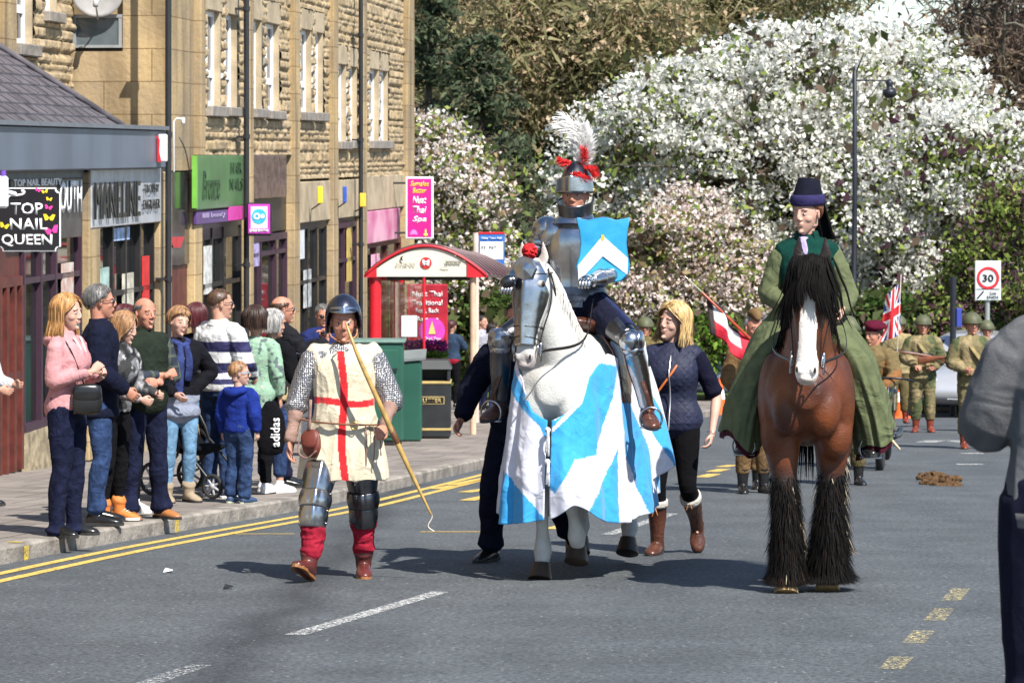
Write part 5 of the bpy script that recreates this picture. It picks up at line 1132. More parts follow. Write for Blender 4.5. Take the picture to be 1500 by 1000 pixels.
# 8 striped rugby shirt man
STR=attrmat('rugby_stripes',wr=.5)
def strc(co):
    z=co[:,2]/(1.84/1.75)+ vnoise(co,5,1)*.01; c=np.full((len(co),3),.62); nv=((z>1.245)&(z<1.335))|((z>1.07)&(z<1.155))|((z>.97)&(z<1.02)); c[nv]=(.025,.025,.085); return c
p=Person('tall man in sunglasses wearing a white shirt with broad navy stripes, seen from behind',PG(322,727,True),138,1.84,g=1.08,head=(-28,0,0),vox=.010,seed=8,legs=dict(knL=(-.1,.0,.5),anL=(-.12,.02,.085)),arms=dict(elL=(-.26,-.05,1.15),wrL=(-.16,-.24,1.02),elR=(.25,.0,1.14),wrR=(.2,-.18,.98)))
p.trousers(DENM,off=.013,hem=.015,bag=.01); p.top(STR,z0=.92,off=.026,sleeve=.97,name='striped_shirt',color=strc,vox=.008,bag=.012,amp=.012); p.collar(cloth('white_collar',(.75,.75,.75)),hgt=.05); p.shoes(mat('dark_trainer',(.02,.025,.05),rough=.6),SOLEW); p.hair(H_BR,'short',.02,n=350,thick=.007); p.glasses()
# 9 woman in floral blouse
FLO=attrmat('green_floral_print',wr=.5)
def floc(co):
    c=np.zeros((len(co),3))+np.array((.24,.38,.27)); n=vnoise(co,26,3); m=vnoise(co,40,7); c[n>.72]=(.10,.13,.13); c[m>.85]=(.5,.35,.35); return c
p=Person('woman with dark brown bob in a pale green floral blouse, back to the camera',PG(372,724,True)+Vector((0,.2,0)),165,1.66,fem=True,g=1.06,head=(-22,0,0),vox=.010,seed=9,eyes=False,arms=dict(elR=(.24,.03,1.14),wrR=(.24,-.08,.93)))
p.trousers(BLKC,off=.008,hem=.006); p.top(FLO,z0=.84,off=.024,sleeve=.9,name='floral_blouse',color=floc,flare=.03,vox=.008); p.shoes(mat('white_trainer',(.72,.71,.70),rough=.5),SOLEW); p.hair(hairmat('dark_brown_hair',(.035,.017,.012)),'long',.10,n=420,w=.009,vol=.014,thick=.018)
# 10 boy
BLU=cloth('royal_blue_fleece',(.015,.035,.24))
p=Person('small boy in a royal blue hooded top and jeans with blue goggles, seen from behind',PG(350,736,True),150,1.17,g=1.12,head=(-48,0,0),vox=.010,seed=10,hs=1.32,headoff=(0,0,.035),skin=SKIN_P,arms=dict(elL=(-.26,.02,1.14),wrL=(-.27,-.02,.93),elR=(.26,.02,1.12),wrR=(.29,-.05,.9)),legs=dict(hipL=(-.1,0,.92),hipR=(.1,0,.92)))
p.trousers(DENM,off=.022,hem=.02,bag=.012,amp=.014,sc=(12,12,14)); p.top(BLU,z0=.92,off=.03,sleeve=.96,name='hooded_top',bag=.016,cuff=.0,amp=.012); p.bits(lambda mb: mb.tube([(-.14,0,1.46),(-.12,.11,1.45),(0,.17,1.42),(.12,.11,1.45),(.14,0,1.46)],[(.03,.03),(.045,.05),(.06,.06),(.045,.05),(.03,.03)],seg=10,n=4),'hood',BLU)
p.shoes(mat('blue_trainer',(.03,.06,.13),rough=.6),mat('pale_sole',(.5,.55,.4)),off=.016); p.hair(H_LBR,'short',.03,n=380,thick=.008); p.glasses(mat('cyan_goggles',(.02,.35,.6),rough=.2),'goggles')
# 11 grey-haired woman
p=Person('woman with grey bobbed hair in a black jacket facing away',PG(400,720,True),142,1.64,fem=True,g=1.1,head=(-25,0,0),vox=.010,seed=11,eyes=False,arms=dict(elL=(-.24,-.02,1.14),wrL=(-.14,-.2,1.0),elR=(.25,-.06,1.15),wrR=(.12,-.19,1.36)),hands=(None,((-.2,-.2,.9),(0,.9,.2))))
p.trousers(DENM,off=.01,hem=.006,t1=.88); p.top(BLKC,z0=.86,off=.035,sleeve=.96,name='black_jacket',bag=.01); p.shoes(mat('white_trainer',(.72,.71,.70),rough=.5),SOLEW); p.hair(H_GR,'long',.10,n=460,w=.008,vol=.012,wave=.006,thick=.018)
bg=empty('handbag',PG(432,720,True)+Vector((0,-.1,.98)),.3,'black and gold patterned handbag under the grey haired woman\'s arm','bag')
mb=MB(); mb.tube([(0,0,-.12),(0,0,0),(0,0,.12)],[(.15,.05),(.17,.06),(.13,.04)],seg=16,n=4,up=(0,1,0),pw=3)
PT=attrmat('gold_black_print',wr=.1)
def ptc(co): c=np.full((len(co),3),.012); c[vnoise(co*np.array((2.2,1,1)),26,1)>.6]=(.55,.42,.22); return c
mesh_obj('pouch',remesh(mb,'pouch',.006,1,color=ptc),PT,bg); mb=MB(); mb.tube([(-.12,0,.1),(-.08,0,.28),(.08,0,.28),(.12,0,.1)],.008,seg=6,n=5); mb.build('handle',BLKLEA,bg,smooth=True)
sb=empty('carrier_bag',PG(384,724,True)+Vector((.1,-.25,.62)),.1,'black drawstring bag with white lettering hanging beside the boy','bag')
mb=MB(); mb.tube([(0,0,-.22),(0,0,-.1),(0,0,.1),(0,0,.24)],[(.10,.035),(.13,.05),(.12,.04),(.05,.02)],seg=14,n=3,up=(0,1,0),pw=3); mb.build('pouch',BLKC,sb,smooth=True)
o=htext('adidas',.035,-.06,.26,.085,WT,sb,y=-.055,bold=.02); 
co=verts(o.data); co=np.stack([.035-(co[:,2]+.06),co[:,1],-.03+(co[:,0]-.035)],1); setverts(o.data,co)
# 12 man filming
p=Person('balding man with glasses in a dark jacket holding up a phone to film',PG(412,714,True)+Vector((0,.12,0)),112,1.79,g=1.1,head=(-4,0,0),vox=.010,seed=12,skin=SKIN_R,arms=dict(elR=(.2,-.18,1.16),wrR=(.09,-.40,1.33),elL=(-.2,-.18,1.17),wrL=(-.04,-.42,1.35)),hands=(((.1,-.2,.9),(.2,.9,0)),((-.1,-.2,.9),(-.2,.9,0))),hcurl=(.9,.9),legs=dict(anR=(.12,-.06,.085)))
p.trousers(DEN,off=.014,hem=.02,bag=.012); p.top(cloth('charcoal_jacket',(.016,.016,.02)),z0=.84,off=.035,sleeve=.93,name='jacket',collar=.04,bag=.01); p.shoes(BLKLEA,SOLE); p.hair(H_BR,'short',.02,n=160,topbald=True,thick=.006); p.glasses(mat('thin_glasses',(.02,.02,.02),rough=.2),'glasses')
ph=p.J['wrR']*p.k; o=empty('phone',p.root.matrix_basis@Vector((0,-.50,1.51)) if False else PG(412,714,True)+Vector((.50,.2,1.57)),math.radians(112),'dark mobile phone held up by the filming man','phone'); mb=MB(); mb.bbox(-.075,.075,-.005,.005,-.037,.037,.004); mb.build('phone_body',BLKLEA,o)
# 13 man in sunglasses farther back
p=Person('short haired man in dark sunglasses and blue jacket behind the green cabinet',PG(472,668,True),20,1.78,head=(0,8,0),vox=.013,seed=13,skin=SKIN_R)
p.trousers(DEN); p.top(cloth('white_tee',(.65,.65,.66)),off=.018,sleeve=.3,name='t_shirt'); p.top(cloth('bright_blue_jacket',(.02,.03,.12)),off=.03,name='jacket',gy=.9); p.shoes(BLKLEA,SOLE); p.hair(H_DG,'short',.03,n=250); p.glasses()
# 14 edge-of-frame person on the left
p=Person('person at the left edge in a white top and dark jeans, mostly out of frame',PG(-28,742,True),80,1.60,vox=.013,seed=14,arms=dict(elL=(-.24,-.1,1.14),wrL=(-.2,-.25,1.1),elR=(.24,-.08,1.14),wrR=(.18,-.26,1.12)))
p.trousers(DEN); p.top(cloth('white_cotton',(.7,.7,.72)),off=.025,sleeve=.9,name='white_top'); p.shoes(BLKLEA,SOLE); p.hair(H_BR,'short',.04,n=200)
# 15 woman at the bus stop
p=Person('woman with a dark ponytail in a blue denim jacket by the bus shelter, facing away',G(662,596,.12),150,1.68,fem=True,g=1.05,head=(-10,0,0),vox=.013,seed=15,eyes=False,arms=dict(elR=(.2,-.16,1.2),wrR=(.1,-.34,1.32),elL=(-.2,-.16,1.2),wrL=(-.08,-.34,1.3)))
p.trousers(BLKC,off=.008); p.top(cloth('red_hem',(.35,.02,.04)),off=.018,z0=.9,sleeve=0,name='red_top'); p.top(cloth('denim_jacket',(.035,.06,.11)),z0=.97,off=.025,name='denim_jacket'); p.shoes(BLKLEA,SOLE); p.hair(hairmat('deep_maroon_hair',(.06,.012,.014)),'short',.04,n=260,tail=(0,.05,-.26))
# 16 person with back-turned hat near the bus stop flag
p=Person('person with dark hair and grey top standing near the bus stop flag',G(706,600,.12),60,1.76,vox=.014,seed=16,head=(0,0,0)); p.trousers(DEN); p.top(cloth('pale_grey_top',(.4,.4,.45)),off=.03,name='jacket'); p.shoes(BLKLEA,SOLE); p.hair(H_DK,'short',.04,n=250)
p=Person('person in a blue striped top half hidden behind the leading man at the bus stop',G(722,606,.12),90,1.6,vox=.014,seed=17,fem=True); p.trousers(DENM); p.top(cloth('slate_blue_top',(.10,.13,.25)),off=.03,name='top'); p.shoes(mat('white_trainer',(.72,.71,.70),rough=.5),SOLEW); p.hair(H_DK,'long',.1,n=220)
# pushchair
pc=empty('pushchair',PG(272,738,True)+Vector((.0,.75,0)),math.radians(60),'dark folding pushchair with spoked wheels behind the woman with the blue scarf','pushchair')
TY=mat('rubber_tyre',(.015,.015,.015),rough=.8); HUB=mat('grey_plastic_hub',(.35,.35,.36),rough=.4); FRM=mat('pushchair_frame',(.03,.03,.032),rough=.35,metal=.5)
for x,y,r in ((-.28,.25,.15),(.28,.25,.15),(-.22,-.35,.11),(.22,-.35,.11)):
    wh=empty('wheel',(x,y,r)); wh.parent=pc
    mb=MB(); ringm(mb,(0,0,0),r-.018,.018); mb.build('tyre',TY,wh,smooth=True)
    mb=MB(); mb.cyl((-.02,0,0),(.02,0,0),.028)
    for k in range(7): a=2*PI*k/7; mb.tube([(0,.02*math.cos(a),.02*math.sin(a)),(0,(r-.03)*math.cos(a),(r-.03)*math.sin(a))],[.014,.009],seg=6)
    mb.build('rim',HUB,wh,smooth=True)
mb=MB()
for x in (-.25,.25): mb.tube([(x,.25,.15),(x*.9,.0,.45),(x*.9,.3,.95),(x*.9,.42,1.02)],.013,seg=7,n=4); mb.tube([(x*.85,-.35,.12),(x*.9,-.1,.38),(x*.9,.1,.55)],.013,seg=7,n=3)
mb.tube([(-.225,.42,1.02),(0,.45,1.03),(.225,.42,1.02)],.016,seg=8,n=3); mb.cyl((-.26,.25,.15),(.26,.25,.15),.01); mb.build('chassis',FRM,pc,smooth=True)
mb=MB(); mb.tube([(0,-.2,.42),(0,0,.40),(0,.12,.5),(0,.2,.75),(0,.22,.9)],[(.2,.03),(.2,.05),(.2,.06),(.2,.05),(.17,.03)],seg=14,n=3,pw=4,up=(0,0,1)); mesh_obj('seat',remesh(mb,'seat',.015,2,disp=folds(.02)),BLKC,pc)
mb=MB(); mb.tube([(0,.38,.55),(0,.36,.7),(0,.38,.9)],[(.16,.06),(.2,.1),(.16,.05)],seg=14,n=3,pw=3); mesh_obj('bag',remesh(mb,'bag',.015,2,disp=folds(.03)),NAVY,pc)
mb=MB(); mb.tube([(-.22,.3,.6),(-.24,.32,.45),(-.23,.3,.4)],[.012,.02,.01],seg=8); mb.build('charm',mat('red_charm',(.6,.03,.03)),pc,smooth=True)
# ================================================================ horses and riders
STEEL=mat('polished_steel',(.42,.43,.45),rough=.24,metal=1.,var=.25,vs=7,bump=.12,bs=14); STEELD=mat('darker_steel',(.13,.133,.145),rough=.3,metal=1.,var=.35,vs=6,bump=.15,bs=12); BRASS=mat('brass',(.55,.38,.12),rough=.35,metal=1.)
HWH=attrmat('white_horse_coat',rough=.7,bump=.25,bs=90,wr=.12,wrs=6,nv=.06); HBR=attrmat('bay_horse_coat',rough=.5,bump=.25,bs=90,wr=.18,wrs=7,spec=.5,nv=.2,ns=6)
HOOF=mat('dark_hoof',(.045,.03,.02),rough=.5,var=.3); HOOFL=mat('pale_hoof',(.42,.27,.12),rough=.5,var=.3,vs=20)
MANEW=mat('white_mane_hair',(.62,.60,.56),rough=.6,var=.25,vs=40,stretch=(1,1,.1)); MANEB=mat('black_mane_hair',(.005,.004,.0035),rough=.8,spec=.15,var=.5,vs=40,stretch=(1,1,.1)); MANEBR=mat('brown_tipped_hair',(.022,.011,.007),rough=.85,spec=.1,var=.5,vs=30); MANEC=mat('cream_feather_hair',(.5,.42,.3),rough=.7,var=.3,vs=30)
HSEC=[(.03,-.03,.09,.060),(0,-.062,.125,.078),(-.07,-.078,.150,.098),(-.14,-.085,.165,.107),(-.22,-.085,.150,.096),(-.32,-.078,.085,.074),(-.42,-.070,.050,.060),(-.50,-.066,.046,.060),(-.56,-.058,.048,.060),(-.60,-.036,.036,.046)]
class Horse:
    def __init__(s,label,pos,yaw,poll,hyaw,hpitch,colfn,coat,g=1.,legs=None,hoof=None,hs=1.,hroll=0.):
        s.root=empty('horse',pos,math.radians(yaw),label,'horse'); s.g=g
        s.pos=Vector(pos); s.yaw=math.radians(yaw)
        s.HM=Matrix.Translation(poll)@Matrix.Rotation(math.radians(hyaw),4,'Z')@Matrix.Rotation(math.radians(hpitch),4,'X')@Matrix.Rotation(math.radians(hroll),4,'Y')@Matrix.Scale(hs,4)
        L=dict(FL=[(-.19,-.03,1.18),(-.17,.03,.92),(-.155,.02,.72),(-.15,.0,.53),(-.15,.02,.34),(-.15,.03,.175),(-.15,-.01,.09)],
               FR=[(.19,-.03,1.18),(.17,.03,.92),(.155,.02,.72),(.15,.0,.53),(.15,.02,.34),(.15,.03,.175),(.15,-.01,.09)],
               HL=[(-.18,1.22,1.2),(-.2,1.08,.95),(-.19,1.22,.72),(-.17,1.42,.54),(-.17,1.43,.34),(-.17,1.42,.17),(-.17,1.38,.09)],
               HR=[(.18,1.22,1.2),(.2,1.08,.95),(.19,1.22,.72),(.17,1.42,.54),(.17,1.43,.34),(.17,1.42,.17),(.17,1.38,.09)])
        if legs: L.update(legs)
        s.L=L
        mb=MB()
        B=[(-.30,1.24,.15,.16),(-.20,1.24,.235,.25),(-.05,1.24,.265,.31),(.15,1.25,.285,.36),(.5,1.22,.315,.37),(.85,1.25,.31,.345),(1.15,1.29,.30,.32),(1.38,1.28,.25,.28),(1.52,1.26,.13,.17)]
        mb.tube([(0,y,z) for y,z,a,b in B],[(a*g,b) for y,z,a,b in B],seg=24,n=4,up=(0,0,1))
        for x in (-1,1): mb.ell((x*.105*g,-.235,1.14),(.105*g,.12,.17),14,10); mb.ell((x*.2*g,-.02,1.2),(.095*g,.18,.27),14,10); mb.ell((x*.175*g,-.06,.98),(.105*g,.13,.17),14,10)
        pv=Vector(poll); n0=Vector((0,.02,1.36)); n3=pv+Vector((0,.09,-.03))
        s.neck=[n0,n0.lerp(n3,.36)+Vector((0,-.03,.02)),n0.lerp(n3,.7)+Vector((0,-.02,.03)),n3]
        mb.tube(s.neck,[(.19*g,.30),(.135*g,.23),(.105*g,.175),(.080,.125)],seg=20,n=4,up=(0,1,0))
        for k,P in L.items():
            f=k[0]=='F'; q=1+(g-1)*.8
            R=[.13,.115,.082,.066,.040,.056,.042] if f else [.17,.13,.08,.064,.046,.054,.044]
            mb.tube(P,[r*q for r in R],seg=14,n=4,up=(0,1,0))
            if f: mb.ell(P[3],(.070*q,.068*q,.075*q),12,8)
            mb.ell(P[5],(.062*q,.064*q,.055*q),12,8)
        body=remesh(mb,'b',.016,5)
        mb=MB(); H=HSEC
        mb.tube([(0,(f+b)/2,z) for z,f,b,w in H],[(w,(b-f)/2) for z,f,b,w in H],seg=22,n=3,up=(0,-1,0),pw=2.3)
        for x in (-1,1):
            mb.ell((x*.066,.085,-.16),(.04,.075,.09),14,10)        # jowl
            mb.ell((x*.078,-.045,-.105),(.028,.035,.026),12,8)     # eye socket
            mb.ell((x*.036,-.052,-.535),(.022,.020,.030),12,8)     # nostril rim
            e0=Vector((x*.050,.02,.0)); e1=Vector((x*.072,.005,.075)); e2=Vector((x*.066,-.015,.150))
            mb.tube([e0,e0.lerp(e1,.6),e1,e2],[(.022,.02),(.032,.016),(.028,.013),(.006,.005)],seg=10,n=3,up=(0,-1,0))
        mb.ell((0,-.02,-.585),(.042,.042,.026),12,8); mb.ell((0,.012,-.60),(.030,.03,.02),12,8)
        mb.xf(s.HM); head=remesh(mb,'h',.0075,2)
        nb=len(body.vertices); me=joinmeshes('body',[body,head]); co=verts(me)
        inv=np.array(s.HM.inverted()); hc=co@inv[:3,:3].T+inv[:3,3]; hc[:nb]=9.
        setcol(me,colfn(co,hc)); s.body=mesh_obj('body',me,coat,s.root)
        for k,P in L.items():
            mb=MB(); p=Vector(P[6]); d=(p-Vector(P[5])).normalized(); q=1+(g-1)*.9; e=p+d*.085
            tilt=Vector((0,-1,0)) if d.z<-.6 else d.cross(Vector((1,0,0)))*1
            e=p+Vector((0,-.045,-.09)) if d.z<-.5 else p+d*.09
            mb.tube([p+Vector((0,0,.015)),p.lerp(e,.3),e],[(.052*q,.056*q),(.062*q,.066*q),(.076*q,.082*q)],seg=16,n=2,up=(0,1,0),round_=False)
            mb.build('hoof',hoof or HOOF,s.root,smooth=False,auto=50)
        for x in (-1,1):
            mb=MB(); mb.ell((x*.092,-.050,-.105),(.018,.022,.018),12,8); mb.xf(s.HM); mb.build('eye',EYED,s.root,smooth=True)
            mb=MB(); mb.ell((x*.046,-.066,-.54),(.008,.009,.016),8,6); mb.xf(s.HM); mb.build('nostril',mat('nostril',(.02,.012,.012),rough=.6),s.root,smooth=True)
    def W(s,p): return Matrix.Translation(s.pos)@Matrix.Rotation(s.yaw,4,'Z')@Vector(p)
    def part(s,fn,name,m,head=False,parent=None,smooth=True):
        mb=MB(); fn(mb)
        if head: mb.xf(s.HM)
        return mb.build(name,m,parent or s.root,smooth=smooth)
    def around(s,z,grow=.006,tilt=0.,a0=0,a1=2*PI,n=24):
        out=[]
        f=np.interp(-z,[-h[0] for h in HSEC],[h[1] for h in HSEC]); b=np.interp(-z,[-h[0] for h in HSEC],[h[2] for h in HSEC]); w=np.interp(-z,[-h[0] for h in HSEC],[h[3] for h in HSEC])
        for i in range(n+1):
            a=a0+(a1-a0)*i/n; out.append((math.sin(a)*(w+grow),(f+b)/2-math.cos(a)*((b-f)/2+grow),z+tilt*math.cos(a)))
        return out
def mane(h,m,side,n,L,w=.008,wave=.01,t0=0.,t1=1.):
    mb=MB(); rnd=random.Random(4); C=catmull([tuple(p) for p in h.neck],8); C=[Vector(c) for c in C]
    rr=np.interp(np.linspace(0,1,len(C)),[0,.36,.7,1],[.30,.23,.175,.125])
    roots=[(rnd.uniform(t0,t1),rnd.random(),rnd.uniform(-1,1)) for _ in range(n)]
    ww=np.interp(np.linspace(0,1,len(C)),[0,.36,.7,1],[.19,.135,.105,.08])*h.g
    def f(r,t):
        i=min(len(C)-1,int(r[0]*(len(C)-1))); c=C[i]; tn=(C[min(i+1,len(C)-1)]-C[max(i-1,0)]).normalized(); bk=Vector((0,1,0))-tn*tn.y; bk.normalize()
        sd=side if r[2]>-.75 else -side; dd=t*L*(.6+.5*r[1]); a=min(1.25,dd/ww[i]*.75); 
        p=c+bk*(rr[i]*math.cos(a))*.98+Vector((sd,0,0))*(ww[i]*math.sin(a)*1.08+.015+.01*r[1])
        dn=max(0,dd-ww[i]*1.5); p+=Vector((wave*math.sin(dd*22+r[2]*4),-dn*.1,-dn*1.0-.25*a*ww[i])); return p
    strands(mb,roots,f,w=w,n=9); return mb.build('mane',m,h.root,smooth=True)
# ------------------------------------------------ white horse
def wcol(co,hc):
    c=np.zeros((len(co),3))+np.array((.60,.59,.555)); n=vnoise(co,9,2)[:,None]; c=c*(1-.10*n)
    low=np.clip((.62-co[:,2])/.5,0,1)[:,None]*(vnoise(co,14,3)[:,None]>.45); c=c*(1-.25*low)+np.array((.4,.33,.24))*.25*low
    hd=(np.abs(hc[:,0])<.14)&(hc[:,2]<.2)&(hc[:,1]<.2)&(hc[:,1]>-.15)&(hc[:,2]>-.7)
    mz=np.clip((-.48-hc[:,2])/.08,0,1)*hd; k=mz[:,None]*.75; c=c*(1-k)+np.array((.30,.24,.23))*k
    ey=np.exp(-(((np.abs(hc[:,0])-.095)/.03)**2+((hc[:,1]+.05)/.035)**2+((hc[:,2]+.105)/.03)**2))*hd; k=ey[:,None]*.8; c=c*(1-k)+np.array((.12,.10,.10))*k
    er=((hc[:,2]>.03)&(hc[:,1]<-.002)&(np.abs(hc[:,0])>.05)&hd)[:,None]*.45; c=c*(1-er)+np.array((.45,.30,.22))*er
    return c
WHP=G(824,847); WHP.z-=.0
wh=Horse('white horse in a blue and white caparison wearing a steel face guard',WHP,-13,(-.09,-.50,2.03),-9,-9,wcol,HWH,hs=1.06,g=1.05,
   legs=dict(FR=[(.19,-.05,1.16),(.16,-.14,.90),(.13,-.22,.72),(.10,-.27,.58),(.10,-.12,.42),(.10,-.03,.28),(.09,.05,.20)],FL=[(-.19,-.05,1.18),(-.17,-.02,.92),(-.15,-.03,.72),(-.14,-.04,.53),(-.13,-.02,.34),(-.13,0,.175),(-.13,-.04,.09)]))
mane(wh,MANEW,1,260,.34); 
wh.part(lambda mb:strands(mb,[(random.gauss(0,.03),random.gauss(0,.03),random.random()) for _ in range(160)],lambda r,t:Vector((r[0]*(1+3*t)+.02*t,1.56+.12*math.sin(PI*min(1,t*1.2))+r[1],1.42-1.10*t*(.8+.25*r[2]))),w=.008,n=8),'tail',mat('cream_tail_hair',(.42,.36,.26),rough=.6,var=.3,vs=30))
# steel face guard
def cham(mb):
    Z=[.035,0,-.06,-.12,-.18,-.24,-.30,-.36,-.42,-.475]
    def fn(u,v):
        z=np.interp(v,np.linspace(0,1,len(Z)),Z); f=np.interp(-z,[-h[0] for h in HSEC],[h[1] for h in HSEC]); b=np.interp(-z,[-h[0] for h in HSEC],[h[2] for h in HSEC]); w=np.interp(-z,[-h[0] for h in HSEC],[h[3] for h in HSEC])
        A=np.interp(-z,[-.035,.06,.10,.16,.3,.475],[.8,1.25,1.02,1.35,1.25,1.05]); a=(u*2-1)*A; cr=.016*math.exp(-(a/.22)**2)
        return Vector((math.sin(a)*(w+.014),(f+b)/2-math.cos(a)*((b-f)/2+.016+cr),z))
    mb.grid(fn,36,40)
o=wh.part(cham,'face_guard',STEEL,head=True); q=o.modifiers.new('t','SOLIDIFY'); q.thickness=.004
def rond(mb):
    mb.tube([(0,-.108,-.02),(0,-.118,-.022)],[(.078,.078),(.070,.070)],seg=8,round_=False,up=(0,0,1)); mb.tube([(0,-.118,-.022),(0,-.134,-.022)],[(.068,.068),(.010,.010)],seg=8,round_=False,up=(0,0,1))
wh.part(rond,'rondel',STEEL,head=True,parent=o,smooth=False)
for x in (-1,1):
    wh.part(lambda mb:mb.tube([(x*.075,-.10,-.09),(x*.105,-.11,-.10),(x*.125,-.085,-.105)],[(.038,.034),(.046,.040),(.040,.034)],seg=12,n=2,up=(0,0,1),round_=False),'eye_cup',STEELD,head=True,parent=o) if x<0 else None
def pom(mb):
    c=Vector((.015,-.09,.085))
    for i in range(90):
        d=Vector((random.gauss(0,1),random.gauss(0,1),random.gauss(0,1))).normalized(); s_=c+d*.045; t=d.cross(Vector((.3,.5,.8))).normalized()*.016; u=d.cross(t).normalized()*.012; mb.add([c+d*.01,s_-t,s_+u+d*.006,s_+t],[(0,1,2),(0,2,3),(1,3,2),(0,3,1)])
    mb.ell(c,(.035,.035,.035),10,8)
wh.part(pom,'red_rosette',mat('scarlet_wool',(.55,.008,.012),rough=.8,var=.4,vs=60),head=True)
TACK=mat('black_tack_leather',(.014,.011,.010),rough=.35,var=.3)
def bridle(h,m,brow=True):
    def f(mb):
        for z,t,r in ((-.36,0,.010),(-.44,.02,.008)): 
            if (z==-.36 and not brow) or brow is None: continue
            mb.tube(h.around(z,.022,tilt=t),[(r,.004)]*25,seg=6,cap=False,up=(0,0,1))
        mb.tube(h.around(-.03,.018,tilt=-.02),[(.010,.004)]*25,seg=6,cap=False,up=(0,0,1))
        for x in (-1,1): mb.tube([(x*.085,.05,.0),(x*.118,.04,-.12),(x*.110,.045,-.24),(x*.088,.02,-.36),(x*.076,.0,-.47)],[(.009,.004)]*5,seg=6,n=3,up=(1,0,0)); mb.tube([(x*.085,.09,-.02),(x*.095,.17,-.15),(x*.03,.185,-.2),(0,.185,-.205)],[(.009,.004)]*4,seg=6,n=3,up=(1,0,0))
    b=h.part(f,'bridle',m,head=True)
    for x in (-1,1): h.part(lambda mb:ringm(mb,(x*.080,.0,-.49),.036,.0045),'bit_ring',STEEL,head=True,parent=b); 
    for x in (-1,1): h.part(lambda mb:mb.tube([(x*.084,-.0,-.45),(x*.086,.01,-.56)],[.007,.006],seg=6),'cheek_shank',STEEL,head=True,parent=b)
    return b
def reins(h,m,tgtL,tgtR):
    def f(mb):
        for x,t in ((-1,tgtL),(1,tgtR)):
            a=h.HM@Vector((x*.085,.01,-.5)); t=Vector(t); md=a.lerp(t,.5)+Vector((x*.10,0,-.10)); mb.tube([a,md,t],[(.010,.003)]*3,seg=6,n=8,up=(1,0,0))
    return h.part(f,'reins',m)
bridle(wh,TACK,brow=True); reins(wh,TACK,(-.16,.30,1.92),(.16,.22,1.80))
# saddle: an object resting on the horse
def saddle(h,label,high=True):
    e=empty('saddle',h.W((0,0,0)),h.yaw,label,'saddle'); mb=MB()
    mb.tube([(0,.12,1.66),(0,.2,1.64),(0,.4,1.60),(0,.6,1.63),(0,.7,1.70)],[(.10,.03),(.20,.05),(.22,.06),(.23,.06),(.20,.03)],seg=16,n=3,up=(0,0,1)); mesh_obj('seat',remesh(mb,'seat',.012,3),BRNLEA,e)
    for x in (-1,1):
        mb=MB(); mb.tube([(x*.2,.35,1.60),(x*.33,.32,1.40),(x*.37,.28,1.12)],[(.02,.16),(.02,.17),(.015,.12)],seg=14,n=4,up=(0,1,0)); mb.build('flap',BRNLEA,e,smooth=True)
    return e
def stirrup(name,pos,yaw,m,label,strap,cat='stirrup',r=.065,group=None):
    e=empty(name,pos,yaw,label,cat,group); mb=MB()
    pts=[(r*math.cos(a),0,r*1.05*math.sin(a)+.02) for a in np.linspace(-.75,PI+.75,18)]; mb.tube(pts,.007,seg=8); mb.tube([(-r*.9,0,-.035),(r*.9,0,-.035)],[(.008,.03)]*2,seg=8,up=(0,1,0)); mb.build('iron',m,e,smooth=True)
    mb=MB(); mb.tube([(0,0,r*1.1+.02)]+strap,[(.016,.004)]*(1+len(strap)),seg=6,n=3,up=(0,1,0)); mb.build('strap',BRNLEA,e,smooth=True); return e
saddle(wh,'brown war saddle with high front under the armoured knight')
